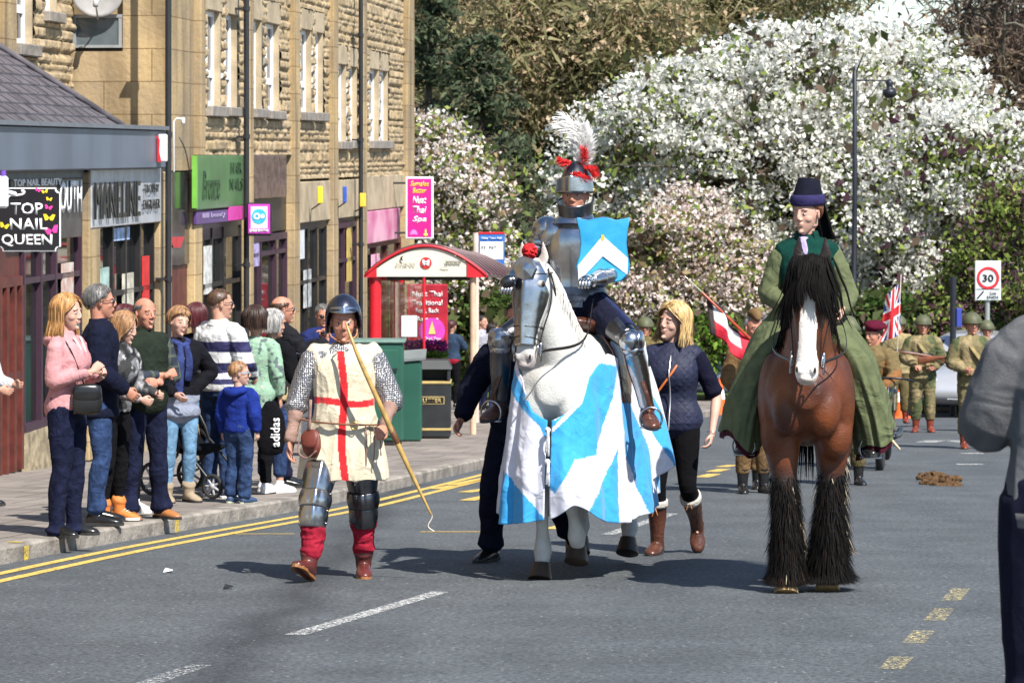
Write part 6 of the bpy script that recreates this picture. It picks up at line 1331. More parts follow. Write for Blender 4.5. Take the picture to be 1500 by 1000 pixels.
# caparison: cloth trapper hung round the horse
BLUE=(.03,.30,.62); WHT=(.62,.62,.69)
def inpoly(x,y,P):
    r=np.zeros(len(x),bool); j=len(P)-1
    for i in range(len(P)):
        xi,yi=P[i]; xj,yj=P[j]; c=((yi>y)!=(yj>y))&(x<(xj-xi)*(y-yi)/(yj-yi+1e-9)+xi); r^=c; j=i
    return r
def capar():
    e=empty('caparison',wh.W((0,0,0)),wh.yaw,'blue and white quartered cloth caparison draped over the white horse','horse cloth')
    NU,NV=420,90; VS=[];C=[]
    def prm(th,v):
        # th=0 at the front centre, grows towards image right
        c,s_=math.cos(th),math.sin(th); a=abs(((th+PI)%(2*PI))-PI)
        ztop=np.interp(a,[0,.25,.6,.95,1.3,1.7,2.2,2.7,PI],[1.05,1.11,1.32,1.46,1.40,1.30,1.5,1.52,1.50])
        zbot=.40+.03*math.sin(3*th+1)+(.10*math.exp(-((th-.33)/.22)**2))+(.08 if a>2.2 else 0)
        z=ztop+(zbot-ztop)*v; k=v**.8
        hw=.345+.115*k; hl0=.95; hf=1.00+.07*k if c>0 else .93+.14*k
        fold=(math.sin(th*13+1.2*math.sin(th*2))*.022+math.sin(th*29+2)*.008)*(.25+1.0*k)*(1 if a>.5 else .6)
        p=2.5; cc=math.copysign(abs(c)**(2/p),c); ss=math.copysign(abs(s_)**(2/p),s_)
        x=(hw+fold)*ss; y=.62-(hf+fold)*cc; x*=(1-.10*k*max(0,-c)) 
        knee=math.exp(-((th-.28)/.22)**2)*math.exp(-((z-.62)/.22)**2)*.10; y-=knee
        y+= -.0 if a>.02 else 0
        return x,y,z
    ths=[]
    for i in range(NU+1): ths.append(.018+(2*PI-.036)*i/NU)
    for j in range(NV+1):
        for th in ths: VS.append(prm(th if th<=PI else th-2*PI,j/NV))
    w_=NU+1; fs=[(j*w_+i,j*w_+i+1,(j+1)*w_+i+1,(j+1)*w_+i) for j in range(NV) for i in range(NU)]
    me=bpy.data.meshes.new('cloth'); me.from_pydata(VS,[],fs)
    co=np.array(VS); rot=wh.yaw
    # pattern drawn flat on the cloth: x across the chest, height up
    px=824+227*(co[:,0]*math.cos(rot)-co[:,1]*math.sin(rot))*1.02; py=847-227*co[:,2]*1.015
    front=co[:,1]<.15
    c=np.zeros((len(co),3))+np.array(WHT)
    def paint_(P,colr,mask): m=inpoly(px,py,P)&mask; c[m]=colr
    paint_([(735,525),(748,525),(768,565),(803,590),(803,640),(790,612),(765,590),(745,560)],BLUE,front)
    paint_([(742,685),(800,748),(800,790),(742,790)],BLUE,front); paint_([(700,735),(742,685),(742,790),(700,790)],BLUE,front)
    paint_([(804,625),(850,580),(868,520),(905,530),(898,575),(872,640),(872,655),(840,660),(812,708),(803,700)],BLUE,front)
    paint_([(803,598),(812,604),(845,575),(803,620)],BLUE,front)
    paint_([(845,760),(893,672),(905,650),(905,790),(845,790)],BLUE,front)
    st=((co[:,1]*1.0+(co[:,2]-1.0)*.75)/.42); side=~front; c[side&((np.floor(st)%2)==0)]=BLUE
    setcol(me,c); o=mesh_obj('cloth',me,attrmat('caparison_cloth',rough=.75,bump=.15,bs=300,wr=.5,wrs=6,nv=.05,sheen=.2),e); co2=verts(me); nn=normals(me); am=np.clip((1.5-co2[:,2])/.7,.3,1); D_=folds(.030,(6,4,1.6),77)(co2,nn)*am; D_+=folds(.012,(3.5,5,5),79)(co2+np.array((0,0,1))*co2[:,0:1],nn); out=np.stack([co2[:,0]/.35,(co2[:,1]-.62),co2[:,2]*0],1); out/=np.linalg.norm(out,axis=1)[:,None]; setverts(me,co2+out*D_[:,None]); q=o.modifiers.new('t','SOLIDIFY'); q.thickness=.006
    mb=MB()
    for zt in (1.0,.98,.80,.79): 
        y=.62-1.0-.06
        mb.tube([(0,y-.02,zt),(.01,y-.04,zt-.02),(random.uniform(-.02,.02),y-.03,zt-.14)],[.008,.01,.008],seg=6,n=3); 
    mb.ell((0,.62-1.07,1.0),(.02,.015,.02),8,6); mb.ell((0,.62-1.08,.8),(.02,.015,.02),8,6)
    mb.build('tie',cloth('white_tape',(.75,.75,.76)),e,smooth=True)
    # rear corner swinging loose on the right
    def fl(u,v): 
        return Vector((.36+.10*v+.10*u*v+.04*math.sin(u*9+v*2)*v,.55+.60*u,1.30-.80*v+.22*u*v))
    mb=MB(); mb.grid(fl,60,60); me=mb.mesh('panel'); co=verts(me); c=np.zeros((len(co),3))+np.array(WHT); s2=co[:,1]*1.1+(co[:,2]-1)*.5; c[(s2>.86)&(s2<1.12)]=BLUE; setcol(me,c)
    o=mesh_obj('loose_panel',me,MC['caparison_cloth'],e); q=o.modifiers.new('t','SOLIDIFY'); q.thickness=.006
capar()
# ------------------------------------------------ knight
kp=wh.W((0,.42,1.70-.95*1.02+.02))
kn=Person('knight in polished plate armour and plumed helmet riding the white horse',kp+Vector((0,0,.05)),-16,1.79,g=1.08,head=(2,0,0),vox=.011,skin=SKIN_R,seed=30,headoff=(0,0,0),
  arms=dict(elL=(-.36,-.02,1.15),wrL=(-.34,-.32,1.08),elR=(.30,-.06,1.14),wrR=(.20,-.34,1.10)),hands=('none','none'),hs=1.10,
  legs=dict(hipL=(-.12,-.02,.92),hipR=(.12,-.02,.92),knL=(-.40,-.36,.72),knR=(.44,-.30,.72),anL=(-.43,-.30,.30),anR=(.53,-.22,.28)),eyes=True)
K=kn
K.fd=dict(L=(-.25,-.9,-.1),R=(.4,-.85,-.15))
mb=MB(); K.torso(mb,.93,1.46,.024); o=K.add(mb,'breastplate',STEEL,vox=.009,smooth=4)
mb=MB()
for z in (1.03,.99,.95): o_=K.sp(z); mb.tube([(o_[0],o_[1],z-.03),(o_[0],o_[1],z+.02)],[(.205,.155),(.19,.145)],seg=28,up=(0,1,0),round_=False)
if K.k!=1: mb.xf(K.scale)
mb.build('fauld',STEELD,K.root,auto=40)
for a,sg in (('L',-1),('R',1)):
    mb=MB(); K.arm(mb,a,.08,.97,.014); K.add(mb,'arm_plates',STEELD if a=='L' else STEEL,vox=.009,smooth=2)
    sh=K.J['sh'+a]; el=K.J['el'+a]; wr=K.J['wr'+a]; kn_=K.J['kn'+a]; an=K.J['an'+a]; hp=K.J['hip'+a]
    mb=MB(); mb.ell(sh+Vector((sg*.005,-.01,.0)),(.095,.11,.085),20,12)
    for i in range(3): p=sh.lerp(el,.18+.13*i); mb.ell(p,(.078-.004*i,.085-.006*i,.045),18,8)
    mb.ell(sh+Vector((-sg*.05,-.07,-.03)),(.09,.055,.10),18,10); mb.xf(K.scale); mb.build('pauldron',STEEL,K.root,smooth=True)
    mb=MB(); mb.ell(el,(.060,.065,.060),16,10); mb.ell(el+Vector((sg*.03,.01,0)),(.03,.07,.06),12,8); mb.xf(K.scale); mb.build('elbow_guard',STEEL,K.root,smooth=True)
    hd=wr+Vector((0,-.8,-.5) if a=='L' else (-.5,-.8,.0)).normalized()*.045; dd=(wr-el).normalized()
    mb=MB(); mb.tube([wr-dd*.10,wr-dd*.03,wr+dd*.01],[.062,.045,.040],seg=14,n=3,round_=False); mb.ell(hd,(.052,.058,.040),14,8); 
    for i in range(4): mb.tube([hd+Vector((-.03+.02*i,-.03,.01)),hd+Vector((-.03+.02*i,-.075,-.005)),hd+Vector((-.03+.02*i,-.085,-.04))],[.014,.013,.010],seg=8,n=2)
    mb.xf(K.scale); mb.build('gauntlet',STEEL,K.root,smooth=True)
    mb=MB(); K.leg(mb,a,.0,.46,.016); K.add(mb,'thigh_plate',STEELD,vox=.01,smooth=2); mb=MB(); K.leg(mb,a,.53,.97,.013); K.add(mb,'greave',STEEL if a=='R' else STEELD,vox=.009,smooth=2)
    mb=MB(); mb.ell(kn_+Vector((0,-.01,.0)),(.078,.082,.075),18,12); mb.ell(kn_+Vector((sg*.055,.01,0)),(.03,.07,.07),14,8); mb.ell(kn_+(an-kn_)*.14,(.072,.076,.05),16,8); mb.ell(kn_+(hp-kn_)*.14,(.076,.08,.05),16,8); mb.xf(K.scale); mb.build('knee_guard',STEEL,K.root,smooth=True)
K.shoes(BRNLEA,SOLE,name='riding_shoe',off=.010)
# gorget, helmet
N=K.neckb; mb=MB(); mb.tube([N+Vector((0,-.02,-.055)),N+Vector((0,-.01,.01)),N+Vector((0,-.01,.075))],[(.175,.150),(.115,.112),(.094,.10)],seg=28,n=4,up=(0,1,0),round_=False); mb.xf(K.scale); g_=mb.build('gorget',STEEL,K.root,auto=50)
def helm(mb):
    def sk(u,v):
        th=u*2*PI; el=PI/2-(PI/2+.15)*v; x=math.sin(th)*math.cos(el); y=-math.cos(th)*math.cos(el); z=math.sin(el); r=1+.26*max(0,z)**4
        return Vector((x*.105,.012+y*.122*(1+.02*(abs(x)<.1)),.035+z*.125*r*1.08))
    mb.grid(sk,36,16,closeu=True)
mb=MB(); helm(mb); 
mb.tube([(-.004,-.10,.10),(-.0,-.06,.155),(0,.02,.185),(0,.10,.14),(0,.13,.04)],[(.006,.01)]*5,seg=6,n=4)
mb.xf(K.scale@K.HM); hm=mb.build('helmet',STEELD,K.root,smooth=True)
def vis(u,v):
    a=(u*2-1)*1.45; z=.022+.070*(1-v); r=.93+.09*v; pk=.018*math.exp(-(a/.2)**2); return Vector((math.sin(a)*.112*r,-.004-math.cos(a)*(.128*r+pk)+.01*v,z+.03*(1-abs(u*2-1))*(1-v)))
mb=MB(); mb.grid(vis,36,10); mb.xf(K.scale@K.HM); o=mb.build('visor',STEEL,hm,smooth=True); q=o.modifiers.new('t','SOLIDIFY'); q.thickness=.004
def bev(u,v):
    a=(u*2-1)*2.2; z=-.062-.075*v+(.06*(abs(u*2-1))**1.5)*(1-v); k=1-.12*v; return Vector((math.sin(a)*.104*k,.0-math.cos(a)*.125*k*(1.0),z))
mb=MB(); mb.grid(bev,36,10); mb.xf(K.scale@K.HM); o=mb.build('chin_guard',STEELD,hm,smooth=True); q=o.modifiers.new('t','SOLIDIFY'); q.thickness=.005
mb=MB()
for x in (-1,1): mb.ell((x*.112,-.005,.03),(.008,.02,.02),10,6)
mb.xf(K.scale@K.HM); mb.build('rivet',BRASS,hm,smooth=True)
def plume(n,base,fn,w,seed,spread=.03,L=.035):
    mb=MB(); rnd=random.Random(seed)
    for i in range(n):
        t=rnd.random(); c=Vector(fn(t)); c2=Vector(fn(min(1,t+.05))); tn=(c2-c).normalized() if (c2-c).length>1e-5 else Vector((0,0,1))
        d=(Vector((rnd.gauss(0,1),rnd.gauss(0,1),rnd.gauss(0,.4)))); d=(d-tn*d.dot(tn)).normalized(); l=L*(.5+.7*rnd.random())*(1.15-.6*abs(t-.45))
        mb.tube([c,c+d*l*.6+tn*l*.45,c+d*l*.8+tn*l*1.0-Vector((0,0,l*.35))],[w,w*.8,w*.2],seg=3,n=2,cap=False)
    return mb
WF=mat('white_feather',(.78,.76,.73),rough=.8,var=.1,vs=40); RF=mat('red_feather',(.6,.012,.014),rough=.8,var=.3,vs=40)
pl=empty('plume',(0,0,0)); pl.parent=hm
for k,(dx,top,sd) in enumerate([(0,.31,1),(.03,.26,2),(-.02,.27,3),(.045,.20,4)]):
    mb=plume(560,None,lambda t:(.01+dx*t*1.2-.13*max(0,t-.55)**1.3*(2.2 if k!=1 and k!=3 else .2)+.015*math.sin(t*4),.05+.02*t,.17+top*t-.10*max(0,t-.8)),.0019,sd,L=.065); mb.xf(K.scale@K.HM); mb.build('feather',WF,hm,smooth=False)
bpy.data.objects.remove(pl)
for k,pp in enumerate([[(0,.04,.16),(-.05,.0,.19),(-.10,-.02,.21)],[(.0,.04,.17),(.05,.02,.22),(.045,.02,.29)],[(.02,.02,.16),(.09,.0,.16),(.12,.0,.125)],[(0,-.09,.115),(.03,-.1,.12),(.09,-.07,.10)]]):
    cc=catmull(pp,8); mb=plume(240,None,lambda t:cc[min(len(cc)-1,int(t*(len(cc)-1)))],.0026,k+9,L=.032); mb.xf(K.scale@K.HM); mb.build('red_plume',RF,hm,smooth=False)
# tassets: navy quilted skirt panel on the right thigh, dark cloth behind
mb=MB(); kn_=K.J['knR']; hp=K.J['hipR']; 
def tas(u,v):
    p=hp.lerp(kn_,.12+.80*v); w=.085+.03*math.sin(PI*v)*.6+.02*v; a=(u*2-1); return p+Vector((a*w*.55+.02,-a*w*.35-.02,.108-.03*a*a-.02*v+.0*a))
mb.grid(tas,14,14); mb.xf(K.scale); o=mb.build('thigh_flap',cloth('navy_leather_flap',(.03,.04,.11),wr=.2),K.root,smooth=True); q=o.modifiers.new('t','SOLIDIFY'); q.thickness=.012
mb=MB(); K.torso(mb,.86,1.0,.012,flare=.06); 
for a in 'LR': K.leg(mb,a,-.06,.30,.03)
K.add(mb,'padded_hose',cloth('dark_navy_padding',(.012,.013,.03)))
# shield
sp_=K.root.matrix_basis if False else None
SHD=W(883,366,20.05); e=empty('shield',SHD,math.radians(-4),'sky blue shield with a white chevron held on the knight\'s left arm','shield'); k_=20.05/F
def shp(s_=1.):
    pts=[]
    P=[(-38,46),(-30,43),(-20,42),(-8,45),(0,46),(8,45),(20,42),(30,44),(38,47),(35,30),(33,10),(35,-8),(38,-22),(36,-34),(26,-44),(10,-47),(-8,-46),(-24,-43),(-36,-36),(-38,-24),(-33,-8),(-31,10),(-33,28)]
    return [(x*k_*s_,y*k_*s_) for x,y in P]
def curved(pts,dy): return [Vector((x,dy+.35*x*x,z)) for x,z in pts]
def shield_mesh():
    n=34; xs=np.linspace(-39,39,n*2); zs=np.linspace(-48,48,n*2); mb=MB(); P=shp()
    mb.prism(curved(P,0),(0,.018,0),m=0)
    return mb
P=[Vector((x,.35*x*x,z)) for x,z in shp()]
mb=MB(); mb.prism(P,(0,.016,0)); mb.build('board',mat('sky_blue_paint',(.02,.27,.50),rough=.35,var=.12,vs=5,col2=(.05,.38,.62)),e)
# chevron as inlay sheets following the curve
def strip(mb,pts,y=-.003):
    pts=[(x*k_,z*k_) for x,z in pts]; mb.prism([Vector((x,.35*x*x+y,z)) for x,z in pts],(0,.004,0))
mb=MB(); xs=np.linspace(0,1,8)
for sgn,ex,ez in ((-1,-36.5,-35),(1,36.5,-24)):
    for i in range(7):
        a,b=xs[i],xs[i+1]; top=lambda t:(ex*t,21+(ez+12-21)*t+ (0)); bot=lambda t:(ex*(.0+t*(.98)),-9+(ez-12+9+0)*t)
        q=[top(a),top(b),(top(b)[0]*.98,max(-45,bot(b)[1])),(top(a)[0]*.98,max(-45,bot(a)[1]))]; strip(mb,q if sgn>0 else q[::-1])
mb.build('chevron',mat('white_shield_paint',(.75,.76,.78),rough=.4),e)
mb=MB(); strip(mb,[(-2.5,16),(0,13),(2.5,16),(2,22),(-2,22)],y=-.006); mb.build('gold_drop',mat('gold_paint',(.7,.45,.05),rough=.4),e)
mb=MB(); mb.tube([tuple(p+Vector((0,.008,0))) for p in P]+[tuple(P[0]+Vector((0,.008,0)))],.008,seg=8,cap=False); mb.build('rim',mat('blue_rim',(.02,.22,.42),rough=.4),e,smooth=True)
for a,px,py in (('L',722,607),('R',931,632)):
    an=K.root.matrix_basis@(K.J['an'+a]*K.k) if False else Matrix.Translation(K.root.location)@Matrix.Rotation(math.radians(-16),4,'Z')@(K.J['an'+a]*K.k)
    f=Matrix.Rotation(math.radians(-16),3,'Z')@K.fdir(a)
    stirrup('stirrup',an+f*.10+Vector((0,0,-.055)),math.radians(-16+(20 if a=='R' else -10)),STEEL,'steel stirrup under the knight\'s %s foot'%('left' if a=='R' else 'right'),[(-.08 if a=='R' else .08,.05,.35),(-.16 if a=='R' else .16,.08,.6)],r=.072)
# ------------------------------------------------ bay shire horse
def bcol(co,hc):
    z=co[:,2]; n=vnoise(co,5,2)[:,None]; c=np.array((.045,.010,.0035))*(1-n)+np.array((.17,.042,.007))*n
    d=np.clip((1.0-z)/.35,0,1)[:,None]*.25; c=c*(1-d)+np.array((.12,.035,.012))*d
    k=np.clip((.80-z)/.12,0,1)[:,None]; c=c*(1-k)+np.array((.014,.010,.009))*k
    hd=(np.abs(hc[:,0])<.16)&(hc[:,2]<.25)&(hc[:,1]<.25)&(hc[:,1]>-.2)&(hc[:,2]>-.75)
    c[hd&(hc[:,2]>-.02)]=(.02,.012,.01); side=hd&(hc[:,2]<=-.02); c[side]=c[side]*.75
    w=np.interp(-hc[:,2],[.02,.15,.3,.42,.5,.56,.62],[.022,.034,.045,.048,.058,.075,.08])
    bl=hd&(np.abs(hc[:,0]-.006+.012*vnoise(hc,14,1))<w)&(hc[:,1]<.0)&(hc[:,2]<.0); c[bl]=(.80,.72,.64)
    mz=hd&(hc[:,2]<-.50)&~bl; c[mz]=(.05,.035,.035)
    lip=hd&(hc[:,2]<-.585); c[lip]=(.55,.45,.38)
    return c
BHP=G(1181,866)
bh=Horse('big bay shire horse with a white blaze and long black feathered legs',BHP,-6,(.035,-.52,2.02),-4,-5,bcol,HBR,g=1.02,hoof=HOOFL,hroll=2,
  legs=dict(FL=[(-.17,-.05,1.16),(-.15,-.05,.92),(-.135,-.06,.72),(-.125,-.07,.53),(-.12,-.05,.34),(-.12,-.04,.175),(-.12,-.07,.09)],FR=[(.17,-.05,1.16),(.16,.02,.92),(.15,.03,.72),(.14,.03,.53),(.135,.07,.34),(.13,.10,.185),(.13,.07,.095)],
   HL=[(-.18,1.22,1.2),(-.2,1.08,.95),(-.18,1.22,.72),(-.15,1.42,.54),(-.13,1.43,.34),(-.13,1.42,.17),(-.13,1.38,.09)]),hs=1.15)
mane(bh,MANEB,-1,300,.36,w=.010,t0=.1,wave=.012); mane(bh,MANEB,1,40,.12,w=.008,t0=.6)
def fore(mb):
    R=[(random.gauss(0,.03),random.uniform(.0,.09),random.random()) for _ in range(250)]
    def f(r,t):
        x=r[0]*(1+1.5*t); L=.14+.09*r[2]+min(.16,abs(r[0])*3); z=.045-L*t; fr=np.interp(-z,[-.05,0,.1,.2,.4],[-.02,-.075,-.095,-.100,-.095]); 
        ed=max(0,(abs(x)-.05))*.9
        return Vector((x+.008*math.sin(t*9+r[2]*6),min(r[1]*(1-t*3),0)*0+ (fr-.015-.012*r[2]+ed if t>.12 else .03-.1*t/.12*.9),z+.03*math.sin(PI*min(1,t*4))))
    strands(mb,R,f,w=.009,n=10)
bh.part(fore,'forelock',MANEB,head=True)
def lashside(mb):
    R=[(random.choice((-1,1)),random.random(),random.random()) for _ in range(100)]
    strands(mb,R,lambda r,t:Vector((r[0]*(.06+.02*r[1]+.035*min(1,t*2.5))-(.02*t if r[0]<0 else 0)+ .008*math.sin(t*8+r[2]*6),.0+.08*r[2]-.06*t,.02-.30*t*(.4+.6*r[1]))),w=.009,n=8)
bh.part(lashside,'side_mane',MANEB,head=True)
def feather(k,P,col,n,seed,L0=.22,flare=1.):
    mb=MB(); rnd=random.Random(seed); C=catmull([tuple(Vector(P[2]).lerp(Vector(P[1]),.15))]+P[3:],6); C=[Vector(c) for c in C]
    for _ in range(n):
        t=rnd.random()**.8; i=int(t*(len(C)-1)); c=C[i]; a=rnd.uniform(0,2*PI); r=.078-.018*t
        d=Vector((math.cos(a),math.sin(a),0)); back=max(0,d.y); L=(L0*(.35+.9*t))*(.7+.5*rnd.random()); zend=max(.05,c.z-L*1.15); out=(.02+.085*t*flare)*(.7+.5*rnd.random())*(1+.5*back)
        p0=c+d*r*.8; p2=Vector((p0.x+d.x*out,p0.y+d.y*out,zend)); p1=p0.lerp(p2,.5)+d*out*.12; sw=Vector((rnd.gauss(0,.008),rnd.gauss(0,.008),0))
        t_=(p2-p0).normalized(); s_=t_.cross(d); s_=s_.normalized()*.0024 if s_.length>1e-5 else Vector((.003,0,0))
        mb.add([p0+s_,p0-s_,p1+sw+s_*1.1,p1+sw-s_*1.1,p2+sw*2],[(0,1,3,2),(2,3,4)]); 
    return mb
for k in ('FL','FR','HL','HR'):
    feather(k,bh.L[k],None,8000 if k[0]=='F' else 2500,hash(k)%97 if False else ord(k[0])+ord(k[1]),flare=1.5 if k=='FR' else .85).build('feather',MANEB,bh.root,smooth=False)
    feather(k,bh.L[k],None,420,ord(k[0])+ord(k[1])+50,flare=1.05).build('feather_tips',MANEBR,bh.root,smooth=False)
    feather(k,[(p[0]*(.8 if k[0]=='F' else 1),p[1],p[2]) for p in bh.L[k]],None,25 if k[0]=='F' else 1200,ord(k[0])+ord(k[1])+90,flare=.8).build('pale_feather',MANEC,bh.root,smooth=False)
bh.part(lambda mb:strands(mb,[(random.gauss(0,.03),random.gauss(0,.03),random.random()) for _ in range(120)],lambda r,t:Vector((r[0]*(1+3*t),1.56+.12*math.sin(PI*min(1,t*1.2))+r[1],1.42-.9*t*(.8+.25*r[2]))),w=.009,n=8),'tail',MANEB)
bridle(bh,TACK,brow=None); reins(bh,TACK,(-.12,.1,1.80),(.18,.06,1.80)); saddle(bh,'plain brown saddle under the woman in the green robe')
# ------------------------------------------------ robed rider
OLV=cloth('olive_wool',(.13,.15,.075),wr=.8,wrs=7); GRNV=cloth('bottle_green_velvet',(.005,.045,.034),wr=.3)
rp_=bh.W((.0,.42,1.60-.95*.96+.02))
r=Person('woman in a black conical hat, green waistcoat and long olive robe riding the bay horse',rp_,-2,1.70,fem=True,g=1.0,hs=1.1,head=(-34,2,0),vox=.010,skin=SKIN_P,seed=40,headoff=(0,-.01,.02),
  arms=dict(shL=(-.165,0,1.39),shR=(.165,0,1.39),elL=(-.25,.0,1.13),wrL=(-.14,-.28,1.06),elR=(.265,-.02,1.13),wrR=(.20,-.36,1.04)),hands=(((.3,-.8,-.5),(1,0,0)),((-.3,-.6,-.8),(-.9,-.1,.2))),hcurl=(1.2,1.2),
  legs=dict(hipL=(-.12,-.02,.92),hipR=(.12,-.02,.92),knL=(-.29,-.30,.70),knR=(.29,-.30,.70),anL=(-.40,-.22,.22),anR=(.37,-.20,.20)))
r.fd=dict(L=(-.25,-1,-.0),R=(.15,-1,-.0))
r.trousers(BLKC,off=.01,hem=.0,bag=0); r.top(OLV,z0=.92,off=.020,sleeve=.96,name='robe_top',bag=.010,amp=.012,sc=(6,6,13),vox=.008)
r.top(GRNV,z0=1.20,z1=1.475,off=.034,sleeve=0,name='waistcoat',amp=.003,vox=.008)
r.collar(GRNV,hgt=.085,r=.068,open_=.55)
r.bits(lambda mb: mb.tube([(-.02,-.055,1.50),(-.022,-.085,1.46),(-.008,-.128,1.39),(.0,-.155,1.34)],[(.034,.010),(.032,.010),(.022,.010),(.008,.008)],seg=8,n=3,up=(0,-1,0)),'shirt_front',cloth('lilac_linen',(.42,.34,.62)))
ZS=[1.16,1.08,1.03,.99,.91,.82,.72,.55,.38,.20]; CX_=[.05,.07,.09,.11,.17,.225,.28,.345,.40,.435]; CY_=[0,-.02,-.04,-.06,-.10,-.12,-.12,-.11,-.10,-.08]; RX_=[.10,.12,.13,.14,.155,.155,.15,.14,.13,.125]; RY_=[.11,.14,.17,.20,.25,.28,.29,.30,.31,.33]
for sg in (-1,1):
    def rob(u,v,inset=0.,z1=None):
        zz=1.16+((.20 if z1 is None else z1)-1.16)*v; a=u*2*PI; o=math.cos(a)
        I=lambda T:float(np.interp(-zz,[-z for z in ZS],T)); k=max(0,(.95-zz)/.75)
        hem=(.07*o+.03*math.sin(3*a+sg))*max(0,(v-.6)/.4)
        fl=1+k*(.075*math.sin(6*a+1.5*math.sin(a*2)+sg)+.045*math.sin(11*a+2.3*v+sg*2)+.02*math.sin(19*a-3*v))+.02*math.sin(9*v+3*a)*(1-k)
        bl=.012*math.sin(14*v+4*a+sg)*math.sin(2*a+5*v)
        return Vector((sg*(I(CX_)+o*(I(RX_)*fl-inset+bl)),I(CY_)-math.sin(a)*(I(RY_)*fl-inset),zz+hem))
    mb=MB(); mb.grid(lambda u,v: rob(u,v),120,60,closeu=True); mb.xf(r.scale); o=mb.build('robe_skirt',OLV,r.root,smooth=True)
    mb=MB(); mb.grid(lambda u,v: rob(u,.55+.45*v,inset=.012,z1=.16),90,20,closeu=True); mb.xf(r.scale); mb.build('robe_lining',cloth('maroon_lining',(.06,.008,.018)),r.root,smooth=True)
r.shoes(BLKLEA,SOLE,name='riding_boot',shaft=.8,off=.008,shaft_off=.006)
r.hair(mat('auburn_hair',(.16,.055,.025),rough=.5,var=.4,vs=40),'short',.04,n=300,w=.006)
def hatf(mb):
    mb.tube([(0,.012,.065),(0,.012,.085),(0,.020,.145),(0,.032,.20)],[(.090,.106),(.088,.104),(.076,.088),(.062,.072)],seg=24,n=3,up=(0,1,0),round_=False)
r.bits(hatf,'hat',cloth('black_felt',(.010,.011,.022),wr=.25),head=True,auto=50)
r.bits(lambda mb: mb.tube([(0,.01,.052),(0,.01,.062),(0,.012,.085),(0,.012,.108),(0,.012,.114)],[(.090,.108),(.098,.116),(.101,.118),(.096,.112),(.086,.10)],seg=26,n=2,up=(0,1,0),round_=False),'hat_band',cloth('indigo_felt',(.035,.03,.10),wr=.3),head=True)
def veil(u,v): a=(u*2-1); return Vector((a*.05*(1+.5*v)+.02*v,.118+.05*v+.012*math.sin(u*12),.08-.24*v-.0*a))
r.bits(lambda mb: mb.grid(veil,16,12),'hat_scarf',BLKC,head=True)
for a,sg,nm in (('L',-1,'right'),('R',1,'left')):
    an=Matrix.Translation(r.root.location)@Matrix.Rotation(math.radians(-2),4,'Z')@(r.J['an'+a]*r.k)
    stirrup('stirrup',an+r.fdir(a)*.10+Vector((0,0,-.055)),0,STEEL,'steel stirrup under the robed rider\'s %s boot'%nm,[(-sg*.08,.05,.3),(-sg*.16,.08,.55)],r=.07)
sw=empty('scabbard',rp_+Vector((.42,.1,.30)),0,'pale tipped sword scabbard sticking out below the green robe on the right','sword'); mb=MB(); mb.tube([(-.3,.2,.6),(0,-.02,0.05),(.10,-.10,-.10),(.16,-.14,-.17)],[.012,.012,.011,.006],seg=8,n=2); mb.build('sheath',mat('pale_wood',(.55,.42,.25),rough=.5),sw,smooth=True)
# ---------------------------------------------------------------- archer
MAIL=mat('chain_mail',(.20,.20,.21),rough=.35,metal=1.,var=.3)
def mailify(m):
    nt=m.node_tree;n=nt.nodes;l=nt.links;b=n['Principled BSDF']; tc=[x for x in n if x.bl_idname=='ShaderNodeTexCoord'][0]
    v=n.new('ShaderNodeTexVoronoi'); v.inputs['Scale'].default_value=75; v.inputs['Randomness'].default_value=.35; l.new(tc.outputs['Object'],v.inputs['Vector'])
    r=n.new('ShaderNodeValToRGB'); r.color_ramp.elements[0].position=.15; r.color_ramp.elements[0].color=(.02,.02,.02,1); r.color_ramp.elements[1].position=.45; r.color_ramp.elements[1].color=(.36,.36,.38,1); l.new(v.outputs['Distance'],r.inputs['Fac']); l.new(r.outputs['Color'],b.inputs['Base Color'])
    bp=n.new('ShaderNodeBump'); bp.inputs['Strength'].default_value=1; bp.inputs['Distance'].default_value=.01; l.new(v.outputs['Distance'],bp.inputs['Height']); l.new(bp.outputs[0],b.inputs['Normal']); b.inputs['Metallic'].default_value=.7
mailify(MAIL)
CRM=(.62,.54,.39)
TAB=attrmat('cream_tabard_cloth',rough=.9,wr=.5,wrs=7,nv=.08,sheen=.2)
AP=G(503,846)
A=Person('archer in a cream tabard with a red cross, kettle helmet and mail, carrying a longbow',AP,0,1.77,g=1.12,head=(4,4,0),vox=.009,skin=SKIN_R,seed=50,belly=.02,hs=1.05,
  arms=dict(elL=(-.30,.02,1.12),wrL=(-.335,-.10,.885),elR=(.31,.02,1.14),wrR=(.27,-.20,.985)),hands=(((-.05,-.25,-.97),(.9,-.3,0)),((-.2,-.75,-.25),(-.5,-.3,-.7))),hcurl=(.35,1.4),
  legs=dict(hipL=(-.10,0,.92),knL=(-.17,-.22,.52),anL=(-.20,-.30,.13),hipR=(.10,0,.92),knR=(.13,-.02,.50),anR=(.125,.10,.085)))
A.fd=dict(L=(-.30,-.85,.42),R=(.08,-1,0))
REDH=cloth('crimson_hose',(.36,.018,.04)); LNN=cloth('brown_pink_linen',(.33,.21,.17))
A.trousers(REDH,off=.004,hem=.0,bag=.002,t1=.93,amp=.004,name='hose')
for a in 'LR': mb=MB(); A.leg(mb,a,.66,.95,.026,hem=-.012); A.add(mb,'hose_cuff',REDH,vox=.008,disp=folds(.030,(5,5,20),7))
A.top(LNN,z0=1.0,off=.004,sleeve=.99,name='shirt',cuff=.010,bag=.004,amp=.010,vox=.009)
A.collar(LNN,hgt=.05,open_=.6); A.top(MAIL,z0=.95,off=.022,sleeve=.56,cuff=.012,name='mail_shirt',amp=.006,vox=.009,bag=.008)
